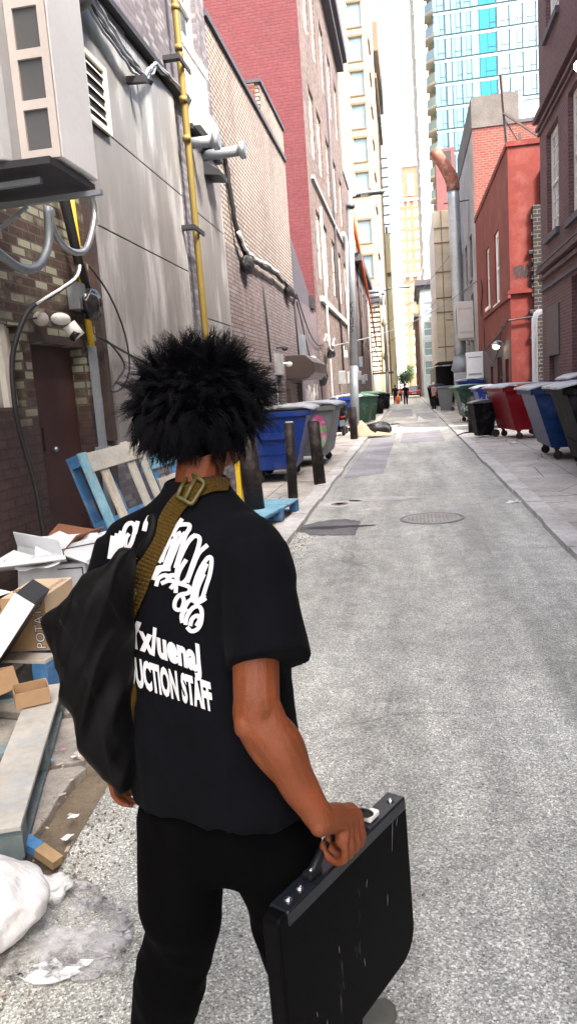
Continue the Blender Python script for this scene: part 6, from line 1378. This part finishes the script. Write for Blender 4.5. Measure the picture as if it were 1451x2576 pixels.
# ---- print on the back
def cast(x, y, off, tree=None, maxd=4):
    d = ray(x, y).normalized(); h = (tree or bvh).ray_cast(CAMP, d, maxd)
    if h[0] is None: h = bvh_body.ray_cast(CAMP, d, maxd)
    if h[0] is None: return None
    n = h[1] if h[1].dot(d) < 0 else -h[1]
    return h[0] + n * off
def Z2(zx, zy): return ((400 + zx / 2.418) / 1.59, (1950 + zy / 2.418) / 1.59)
def ribbon(q, pts, wd, off, tree=None, step=5):
    P = []
    for i in range(len(pts) - 1):
        a, b_ = Vector(pts[i]), Vector(pts[i + 1]); m = max(1, int((b_ - a).length / step))
        for k in range(m): P.append(a.lerp(b_, k / m))
    P.append(Vector(pts[-1])); prev = None
    for i, p in enumerate(P):
        d = (P[min(i + 1, len(P) - 1)] - P[max(i - 1, 0)]); d = d.normalized() if d.length > 0 else Vector((1, 0)); n_ = Vector((-d.y, d.x)); w_ = wd(i / max(1, len(P) - 1)) if callable(wd) else wd
        A = cast(p.x + n_.x * w_ / 2, p.y + n_.y * w_ / 2, off, tree); B_ = cast(p.x - n_.x * w_ / 2, p.y - n_.y * w_ / 2, off, tree); M_ = cast(p.x, p.y, off, tree)
        cur = (A, M_, B_) if A and B_ and M_ else None
        if prev and cur and (prev[0] - cur[0]).length < .05:
            q.quad(prev[0], prev[1], cur[1], cur[0]); q.quad(prev[1], prev[2], cur[2], cur[1])
        prev = cur
M['print_white'] = mat('white_shirt_print', (.62, .62, .62), .7, var=.05)
q = MB(); rs = random.Random(5)
strokes = [[(95, 690), (112, 580), (130, 470)], [(128, 670), (150, 560), (172, 448)], [(160, 640), (190, 520), (212, 425)], [(196, 615), (222, 540), (205, 500), (245, 455)],
 [(236, 560), (236, 440), (270, 365), (320, 350), (345, 400), (325, 500), (290, 575), (255, 560), (262, 490), (290, 450)], [(345, 450), (372, 330)], [(432, 425), (450, 350), (492, 285), (480, 390), (440, 410)],
 [(375, 695), (400, 590), (455, 505), (440, 600), (395, 660)], [(303, 765), (345, 670)], [(285, 850), (295, 795)], [(262, 900), (285, 870)],
 [(700, 470), (745, 390), (800, 305)], [(600, 720), (650, 560), (700, 440), (760, 370), (860, 362), (868, 400), (830, 470), (790, 600), (735, 780)], [(575, 730), (640, 600), (690, 500)], [(620, 790), (680, 640), (740, 480), (790, 440)],
 [(660, 790), (720, 640), (770, 520), (830, 440)], [(690, 700), (730, 600), (700, 560)], [(745, 850), (770, 720), (830, 580), (900, 480), (965, 490), (955, 580), (900, 740), (850, 880), (790, 930), (755, 890), (780, 800), (840, 700)],
 [(800, 640), (860, 530), (930, 460)], [(850, 920), (900, 780), (960, 640), (1045, 560)], [(895, 1090), (920, 940), (970, 800), (1040, 690), (1080, 690), (1070, 820), (1030, 960), (985, 1090), (940, 1100), (950, 980), (1010, 840)], [(940, 1000), (990, 850), (1035, 740)],
 [(500, 890), (520, 830), (560, 780), (640, 770)], [(520, 890), (590, 800), (690, 790)], [(550, 955), (575, 880), (640, 850), (700, 880)], [(600, 930), (680, 900), (780, 930), (870, 965), (860, 1020), (780, 1040), (735, 1100), (735, 1170), (790, 1180), (820, 1100), (800, 1040)],
 [(640, 870), (720, 850), (760, 890)], [(690, 980), (740, 930), (740, 1020)], [(800, 1260), (830, 1160), (880, 1090), (960, 1110), (1030, 1070)], [(805, 1310), (800, 1230), (850, 1170)], [(835, 1330), (850, 1250), (900, 1170), (960, 1150), (990, 1200), (985, 1300), (950, 1370), (890, 1390), (850, 1350)],
 [(880, 1340), (900, 1270), (950, 1240), (970, 1280), (940, 1340)], [(920, 1130), (980, 1080), (1020, 1040)]]
for k, L in enumerate(strokes):
    L2 = []
    for i in range(len(L) - 1):
        p0, p1, p2, p3 = [Vector(L[max(0, min(len(L) - 1, j))]) for j in (i - 1, i, i + 1, i + 2)]
        for t in (0, .25, .5, .75): L2.append(.5 * ((2 * p1) + (p2 - p0) * t + (2 * p0 - 5 * p1 + 4 * p2 - p3) * t * t + (3 * p1 - p0 - 3 * p2 + p3) * t ** 3))
    L2.append(Vector(L[-1]))
    ribbon(q, [Z2(*p) for p in L2], 10.5, .0026 + k * .00005)
obj('script_print', q, M['print_white'], shirt, recalc=False)
def cast_text(s, size_w, base, ux, vx, bold, nm, k0=0):
    vs, fs = text_mesh(s, 1.0, bold); wmax = max(v.x for v in vs); q = MB(); b_ = 0
    # subdivide by inserting fine triangulation through bmesh
    bm = bmesh.new(); bv = [bm.verts.new((v.x, v.y, 0)) for v in vs]
    for f in fs:
        try: bm.faces.new([bv[i] for i in f])
        except ValueError: pass
    bmesh.ops.triangulate(bm, faces=bm.faces)
    for _ in range(2): bmesh.ops.subdivide_edges(bm, edges=[e for e in bm.edges if e.calc_length() > .12], cuts=1)
    bmesh.ops.triangulate(bm, faces=bm.faces)
    bm.verts.ensure_lookup_table(); pts = []
    for v in bm.verts:
        u = v.co.x / wmax * size_w; D = (base[0] + ux[0] * u + vx[0] * v.co.y, base[1] + ux[1] * u + vx[1] * v.co.y); pts.append(cast(D[0], D[1], .0030))
    for f in bm.faces:
        P_ = [pts[v.index] for v in f.verts]
        if all(P_): q.quad(*P_)
    bm.free(); return obj(nm, q, M['print_white'], shirt, recalc=False)
cast_text('DUCTION STAFF', 212, (325, 1716), (1, .335), (-10, -96), .05, 'lettering')
cast_text('Yx/uenaJ', 180, (328, 1622), (1, .38), (-8, -94), .05, 'lettering')
# ---- trousers
q = MB()
PC = V(-.47, 1.545, .86)
q.loft([ring(-.475, 1.55, .93, .165, .115), ring(-.472, 1.545, .85, .175, .112), ring(-.468, 1.54, .76, .200, .126), ring(-.465, 1.535, .68, .212, .132), ring(-.465, 1.53, .63, .19, .11)])
limb(q, [V(-.565, 1.53, .72), KL + V(.0, 0, .07), KL, between(KL, AL, .5), AL, AL + V(-.01, -.01, -.10)], [.112, .094, .084, .080, .074, .060], 20)
limb(q, [V(-.37, 1.53, .72), KR + V(0, 0, .07), KR, between(KR, AR, .5), AR, AR + V(.012, .022, -.11)], [.118, .098, .088, .082, .072, .060], 20)
def tf(p):
    n1 = noise.noise(V(p.x * 4, p.y * 4, p.z * 5 + p.x * 4)); n2 = 1 - abs(noise.noise(V(p.x * 7, p.y * 7, p.z * 11 + p.x * 9))) * 2
    return .009 * n1 + .007 * n2
tr, _ = remesh('trousers', q, .010, 4, M['trouser'], man, tf)
# ---- shoes
def shoe(A, yaw, lift=0.0, pitch=0.0, lab=None):
    q = MB(); rings = []
    for (y, w_, h_, zc) in ((-.095, .030, .075, .045), (-.07, .040, .095, .05), (-.02, .042, .10, .05), (.05, .046, .070, .04), (.11, .050, .052, .032), (.16, .044, .040, .028), (.19, .022, .025, .022)):
        rings.append([(w_ * math.cos(t), y, max(.012, zc + h_ * .55 * math.sin(t))) for t in [2 * math.pi * k / 18 for k in range(18)]])
    q.loft(rings); Mx = T((A.x, A.y, lift)) @ Rz(yaw) @ Rx(pitch) @ T((0, .04, 0)); q.xf(Mx); so_ = obj('shoe', q, M['sneaker'], man)
    q = MB(); q.prism([(.052 * math.cos(t) * (1 if math.sin(t) < 0 else .95), .045 + .15 * math.sin(t), 0) for t in [2 * math.pi * k / 24 for k in range(24)]], (0, 0, .022)); q.xf(Mx); obj('sole', q, M['sole'], so_)
shoe(V(-.222, 1.575, 0), R(-24)); shoe(V(AL.x, AL.y - .05, 0), R(-8), .035, R(-18))
# ---- hair
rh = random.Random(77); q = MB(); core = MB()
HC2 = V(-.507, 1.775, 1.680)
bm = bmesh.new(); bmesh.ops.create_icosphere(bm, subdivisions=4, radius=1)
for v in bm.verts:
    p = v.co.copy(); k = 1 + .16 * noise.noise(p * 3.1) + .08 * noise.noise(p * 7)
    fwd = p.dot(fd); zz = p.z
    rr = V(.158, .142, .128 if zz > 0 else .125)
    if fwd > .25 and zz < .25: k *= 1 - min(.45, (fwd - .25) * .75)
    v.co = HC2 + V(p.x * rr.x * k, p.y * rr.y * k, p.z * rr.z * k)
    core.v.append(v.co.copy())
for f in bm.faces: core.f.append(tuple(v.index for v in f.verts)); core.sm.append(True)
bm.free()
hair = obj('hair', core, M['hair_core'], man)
def hair_strand(q, pts, r0):
    b_ = len(q.v); m = len(pts)
    d0 = (pts[-1] - pts[0]).normalized(); a = d0.orthogonal().normalized(); c = d0.cross(a)
    for i, p in enumerate(pts):
        r = r0 * (1 - .85 * i / (m - 1))
        for k in range(3): t = 2.094 * k; q.v.append(p + (a * math.cos(t) + c * math.sin(t)) * r)
    for i in range(m - 1):
        for k in range(3): q.f.append((b_ + i * 3 + k, b_ + i * 3 + (k + 1) % 3, b_ + (i + 1) * 3 + (k + 1) % 3, b_ + (i + 1) * 3 + k)); q.sm.append(True)
def lock(d, base_s, L, n, spread, droop, curl, seed):
    d = d.normalized(); root = HC2 + V(d.x * .115 * base_s, d.y * .105 * base_s, d.z * .090 * base_s)
    side = d.orthogonal().normalized(); s2 = d.cross(side); axis = [root]
    dirv = (d + V(rh.gauss(0, .17), rh.gauss(0, .17), rh.gauss(0, .15))).normalized(); p = root.copy(); m = 7
    for i in range(1, m):
        dirv = (dirv + V(rh.gauss(0, .24), rh.gauss(0, .24), rh.gauss(0, .18) - droop)).normalized(); p = p + dirv * L / (m - 1); axis.append(p.copy())
    for h in range(n):
        a0 = rh.uniform(0, 6.28); rad = spread * math.sqrt(rh.random()); ph = rh.uniform(0, 6.28); cf = rh.uniform(1.0, 2.2); ln = rh.uniform(.72, 1.08); pts = []
        for i in range(m):
            t = i / (m - 1); f_ = min(t * ln, 1) * (m - 1); j = min(int(f_), m - 2); c0 = axis[j].lerp(axis[j + 1], f_ - j)
            w_ = rad * (.7 + .5 * math.sin(t * 3.0)) ; cu = curl * t
            pts.append(c0 + side * (math.cos(a0) * w_ + cu * math.sin(ph + cf * 6.28 * t)) + s2 * (math.sin(a0) * w_ + cu * math.cos(ph + cf * 6.28 * t)))
        hair_strand(q, pts, rh.uniform(.0008, .0014))
NL = 820; ga = math.pi * (3 - math.sqrt(5))
for i in range(NL):
    z = 1 - 2 * (i + .5) / NL; r = math.sqrt(1 - z * z); t = ga * i; d = V(r * math.cos(t), r * math.sin(t), z)
    if z < -.80: continue
    if d.dot(fd) > .45 and z < .15: continue
    droop = .10 if z < .75 else .0
    if z < .1: droop = .30
    L = rh.uniform(.075, .112) if z > -.2 else rh.uniform(.065, .10)
    lock(d, 1.0, L * rh.uniform(.9, 1.15), 20, .0062, droop, .0045, i)
# long side sweeps (left bottom and right) and the upright tufts on top
for k in range(46): a = rh.uniform(R(150), R(300)); d = V(math.cos(a), math.sin(a), rh.uniform(-.35, .1)); lock(d, 1.05, rh.uniform(.09, .125), 16, .010, .30, .005, k)
for k in range(36): a = rh.uniform(R(-40), R(20)); d = V(math.cos(a), math.sin(a), rh.uniform(-.2, .35)); lock(d, 1.05, rh.uniform(.09, .12), 14, .009, .14, .005, k)
for (tx, tz) in ((-.11, .95), (-.02, .96), (.06, 1.0), (.10, .9)):
    for k in range(9): d = V(tx * 6 + rh.gauss(0, .10), -.15 + rh.gauss(0, .15), 1.0); lock(d, 1.1, .112 * tz, 22, .010, -.04, .005, k)
for k in range(5): d = V(rh.uniform(-.25, .1), -.9, -.75); lock(d, 1.08, .075, 18, .006, .3, .003, k)
obj('hair_strands', q, M['hair'], hair, recalc=False)
# ================================================================ sling bag (top level)
bag = thing('sling_bag', 'black nylon sling bag hanging on the man\'s left back by an olive strap', 'bag', (-.66, 1.47, .8))
q = MB(); YB = 1.475; rings = []
for (y, xl, xr) in ((1372, 336, 350), (1400, 300, 346), (1450, 236, 334), (1500, 182, 322), (1555, 132, 316), (1600, 136, 316), (1660, 152, 318), (1720, 168, 320), (1790, 188, 324), (1850, 206, 330), (1900, 230, 334), (1945, 262, 336), (1975, 290, 334), (1990, 306, 328)):
    A = onY(xl, y, YB); B_ = onY(xr, y, YB); c = (A + B_) / 2; a = (B_ - A).length / 2; b_ = min(.082, a * .95 + .012)
    rings.append([c + (B_ - A).normalized() * a * math.cos(t) + V(.2, .98, 0) * b_ * math.sin(t) for t in [2 * math.pi * k / 30 for k in range(30)]])
q.loft(rings)
def bf(p):
    k_ = max(0, min(1, (p.z - .9) / .4)); rid = 1 - abs(math.sin((p.x * 1.6 - (p.z - 1.35) * .9 * (1 - k_ * .3)) * 34 + 2 * noise.noise(V(p.x * 5, 0, p.z * 5)))) 
    n1 = 1 - abs(noise.noise(V(p.x * 14 - p.z * 6, p.y * 6, p.z * 3.5))) * 2; n2 = noise.noise(V(p.x * 6, p.y * 6, p.z * 5)); n3 = 1 - abs(noise.noise(V(p.x * 26 + p.z * 9, p.y * 9, p.z * 7))) * 2; n4 = 1 - abs(noise.noise(V(p.x * 40 - p.z * 14, p.y * 12, p.z * 16))) * 2; return .013 * n1 + .010 * n2 + .003 * n3 + .001 * n4 + .009 * rid * k_ - .010
bagm, bvh_bag = remesh('pouch', q, .0065, 3, M['nylon'], bag, bf)
q = MB(); pts = [cast(x, y, .006) for (x, y) in ((352, 1402), (380, 1360), (392, 1320), (388, 1305))]; pts = [p for p in pts if p]
if len(pts) > 1: q.tube(pts, .014, 8); obj('drawcord', q, M['nylon'], bag)
for pts_ in ([(150, 1560), (200, 1640), (240, 1760), (262, 1880), (280, 1960)], [(236, 1462), (270, 1500), (300, 1560)]):
    q = MB(); ribbon(q, pts_, 3.0, .0012, bvh_bag); 
    if q.f: obj('seam', q, M['seam'], bag, recalc=False)
def strap_ribbon(pts, w_, off, th, mt, name, par):
    q = MB(); P = []
    for i in range(len(pts) - 1):
        p0, p1, p2, p3 = [Vector(pts[max(0, min(len(pts) - 1, j))]) for j in (i - 1, i, i + 1, i + 2)]
        for k in range(8): t = k / 8; P.append(.5 * ((2 * p1) + (p2 - p0) * t + (2 * p0 - 5 * p1 + 4 * p2 - p3) * t * t + (3 * p1 - p0 - 3 * p2 + p3) * t ** 3))
    P.append(Vector(pts[-1])); rows = []
    for i, p in enumerate(P):
        d = (P[min(i + 1, len(P) - 1)] - P[max(i - 1, 0)]).normalized(); n_ = Vector((-d.y, d.x)); f_ = i / (len(P) - 1); ww = w_(f_) if callable(w_) else w_
        row = [cast(p.x + n_.x * ww * s, p.y + n_.y * ww * s, off) for s in (-.5, -.25, 0, .25, .5)]
        if all(row): rows.append(row)
    v3 = []; 
    for i in range(len(rows) - 1):
        for k in range(4): q.quad(rows[i][k], rows[i][k + 1], rows[i + 1][k + 1], rows[i + 1][k], sm=True)
    o = obj(name, q, M[mt], par, recalc=False); m = o.modifiers.new('solid', 'SOLIDIFY'); m.thickness = th; m.offset = 0
    return o
st = strap_ribbon([(318, 1560), (345, 1500), (375, 1420), (408, 1350), (440, 1285), (480, 1243), (530, 1224), (575, 1224)], lambda f: 42 - 12 * max(0, f - .7) / .3, .007, .0028, 'webbing', 'strap', bag)
def ring_buckle(cx, cy, ang, w_, h_, off, name):
    q = MB(); ca, sa = math.cos(ang), math.sin(ang)
    def P_(u, v): return cast(cx + u * ca - v * sa, cy + u * sa + v * ca, off)
    cor = [(-w_, -h_), (0, -h_ * 1.08), (w_, -h_), (w_ * 1.05, 0), (w_, h_), (0, h_ * 1.08), (-w_, h_), (-w_ * 1.05, 0), (-w_, -h_)]
    pts = [P_(*c) for c in cor]
    if all(pts): q.tube(pts, .0052, 8)
    a, b_ = P_(-w_, 0), P_(w_, 0)
    if a and b_: q.tube([a, b_], .0055, 8)
    obj(name, q, M['buckle'], bag)
ring_buckle(482, 1240, R(-62), 27, 19, .014, 'buckle'); ring_buckle(328, 1508, R(-62) + math.pi, 30, 14, .014, 'lower_buckle')
q = MB(); q.tube([V(-.635, 1.53, 1.10), V(-.66, 1.50, 1.02), V(-.66, 1.48, .95)], [.02, .016, .012], 8); obj('strap_end', q, M['webbing'], bag)
# ================================================================ black portfolio case (top level)
case = thing('portfolio_case', 'scuffed black hard portfolio case carried in the man\'s right hand', 'case', (-.2, 1.5, .3))
TOPZ = .678
A = g(703, 2325, TOPZ); Bp = g(1024, 2004, TOPZ); cd = (Bp - A); Lc = cd.length; cd.normalize(); nd = V(cd.y, -cd.x, 0)   # nd points to the camera side
HT = .42
dwn = (-nd * .0 + V(.02, -.03, -1)).normalized()
CF = Matrix(((cd.x, nd.x, -dwn.x, A.x), (cd.y, nd.y, -dwn.y, A.y), (cd.z, nd.z, -dwn.z, A.z), (0, 0, 0, 1)))
def cbox(q, x0, x1, y0, y1, z0, z1): s = len(q.v); q.box(x0, x1, y0, y1, z0, z1); q.xf(CF, s)
m_, nt, bs = newmat('scuffed_black_shell'); v_ = coords(nt)
mp = nt.nodes.new('ShaderNodeMapping'); mp.inputs['Rotation'].default_value = (0, R(25), 0); mp.inputs['Scale'].default_value = (30, 30, 5); nt.links.new(v_, mp.inputs[0]); sc_ = noisen(nt, mp.outputs[0], 1.3, 3, .5)
c_ = mix(nt, ramp(nt, sc_, [(.70, 0.0), (.76, .8)]), (.0025, .0025, .003), (.06, .06, .065)); nt.links.new(c_, bs.inputs['Base Color']); bs.inputs['Roughness'].default_value = .5; bs.inputs['Specular IOR Level'].default_value = .05
bump(nt, bs, noisen(nt, v_, 220, 3), .0008, .4); M['case'] = m_
TH = .052
q = MB(); s0 = len(q.v)
cr = .07; prof = []
def corner(cx, cz, a0, r): return [(cx + r * math.cos(R(a0 + 90 * k / 5)), cz + r * math.sin(R(a0 + 90 * k / 5))) for k in range(6)]
prof = corner(Lc - .012, -.012, 0, .012)[::1]; 
outl = corner(Lc - .014, -.014, 0, .014) + corner(.014, -.014, 90, .014) + corner(cr, -HT + cr, 180, cr) + corner(Lc - cr, -HT + cr, 270, cr)
q.prism([(x, -TH + .004, z) for x, z in outl], (0, TH - .008, 0)); q.xf(CF, s0); obj('shell', q, M['case'], case, bevel=.006)
M['strip'] = mat('worn_glossy_edge', (.010, .012, .017), .22, .0, var=.15, vs=6)
q = MB(); cbox(q, .03, Lc - .008, -TH + .001, -.001, -.030, .003); obj('top_edge', q, M['strip'], case, bevel=.004)
M['chrome'] = mat('chrome_rivet', (.7, .7, .72), .15, .95, var=.1)
for x in (.06, .10, Lc - .045): q = MB(); q.ell(CF @ V(x, -TH * .45, .004), (.009, .009, .006), 12, 8); obj('rivet', q, M['chrome'], case)
hx = Lc * .53
for x, mm in ((hx - .13, 'black_plastic'), (hx + .115, 'white_paint')):
    q = MB(); cbox(q, x - .022, x + .022, -TH * .5 - .012, -TH * .5 + .012, .0035, .018); ho = obj('handle_mount', q, M[mm], case, bevel=.004)
    q = MB(); q.ell(CF @ V(x - .004, -TH * .5, .0185), (.006, .006, .003), 10, 6); obj('rivet', q, M['chrome'], ho)
q = MB(); q.tube([CF @ V(x, -TH * .5, z) for x, z in ((hx - .13, .010), (hx - .10, .030), (hx - .06, .046), (hx + .05, .046), (hx + .09, .030), (hx + .115, .010))], .0105, 10); obj('handle', q, M['black_plastic'], case)
rs = random.Random(9)
for (x, z, L_) in ((.46, -.10, .10), (.42, -.22, .03), (.20, -.20, .02), (.33, -.12, .018), (.30, -.30, .025), (.13, -.33, .02), (.49, -.05, .02), (.10, -.28, .014)):
    q = MB(); s0 = len(q.v); tl = rs.uniform(-.1, .5); q.prism([(x * Lc / .55 + tl * zz + dx, -.0034, z + zz) for zz, dx in ((0, 0), (L_ * .45, -.0011), (L_ * .9, 0), (L_ * .45, .0011))], (0, .0008, 0)); q.xf(CF, s0); obj('scratch', q, M['scuff'], case)
# ================================================================ distant people
def figure(label, x, y, rz, h, top, bottom, skin='skin', hairm='hair', arm=0):
    t = thing('person', label, 'person', (x, y, .03), rz); s = h / 1.75; q = MB()
    def L_(pts, r): limb(q, [V(*p) * s for p in pts], [k * s for k in r], 10, 3)
    q.ell(V(0, .02, 1.62) * s, (.075 * s, .09 * s, .11 * s), 12, 8); L_([(0, 0, 1.40), (0, .01, 1.52)], [.055, .05])
    L_([(0, .0, 1.3), (0, 0, 1.0)], [.12, .12])
    L_([(-.2, 0, 1.38), (-.24, .02 + arm * .1, 1.12), (-.22, .05 + arm * .25, .88)], [.05, .04, .03]); L_([(.2, 0, 1.38), (.24, .02, 1.12), (.22, .05, .86)], [.05, .04, .03])
    for sx in (-1, 1):
        L_([(sx * .09, 0, .9), (sx * .1, .04 * sx, .5), (sx * .1, .02 * sx - .03, .08)], [.085, .06, .04]); L_([(sx * .1, .0, .04), (sx * .1, .14, .03)], [.04, .035])
        hx_ = sx * .22
        for f in range(4): L_([(hx_, .04 + f * .02 + arm * .2 * (sx < 0), .84), (hx_ + .005, .045 + f * .02 + arm * .2 * (sx < 0), .77)], [.011, .008])
    remesh('body', q, .012, 2, M[skin], t) if False else None
    off = t.location.copy(); Mr = T(off) @ Rz(rz); q.xf(Mr); o, _ = remesh('body', q, .014 * s, 2, M[skin], None); 
    for v in o.data.vertices: v.co = Mr.inverted() @ v.co
    o.parent = t
    q = MB()
    rg = lambda z, a, b_: [V(a * math.cos(u), b_ * math.sin(u), z) * s for u in [2 * math.pi * k / 16 for k in range(16)]]
    q.loft([rg(.88, .17, .13), rg(1.1, .165, .13), rg(1.3, .2, .13), rg(1.42, .17, .10), rg(1.48, .07, .06)]); 
    for sx in (-1, 1): limb(q, [V(sx * .17, 0, 1.39) * s, V(sx * .24, .02, 1.18) * s], [.07 * s, .065 * s], 10, 3)
    obj('top', q, M[top], t, world=False); q = MB()
    q.loft([rg(.95, .165, .125), rg(.78, .175, .13)])
    for sx in (-1, 1): limb(q, [V(sx * .09, 0, .85) * s, V(sx * .1, .04 * sx, .5) * s, V(sx * .1, .02 * sx - .03, .12) * s], [.10 * s, .08 * s, .065 * s], 10, 3)
    obj('trousers', q, M[bottom], t, world=False); q = MB(); q.ell(V(0, -.01, 1.66) * s, (.085 * s, .10 * s, .10 * s), 12, 8); obj('hair', q, M[hairm], t, world=False)
    return t
M['pink_shirt'] = cloth('dusty_pink_cloth', (.42, .25, .25)); M['cap_white'] = mat('white_cap', (.7, .7, .68), .7); M['dark_cloth'] = cloth('charcoal_cloth', (.012, .012, .015)); M['red_cloth'] = cloth('red_cloth', (.4, .08, .06))
figure('person in dark clothes walking in the middle of the road far away', -.22, 62.5, R(180), 1.75, 'dark_cloth', 'dark_cloth')
figure('person in a pink shirt and white cap leaning by the grey wheeled bin', 1.55, 46.5, R(-60), 1.68, 'pink_shirt', 'dark_cloth', hairm='cap_white', arm=1)
figure('person in a dark coat standing at the left kerb behind the road walker', -1.15, 68, R(10), 1.7, 'dark_cloth', 'dark_cloth')
figure('distant person in a red top beside the red car', -.75, 74, R(0), 1.6, 'red_cloth', 'dark_cloth')
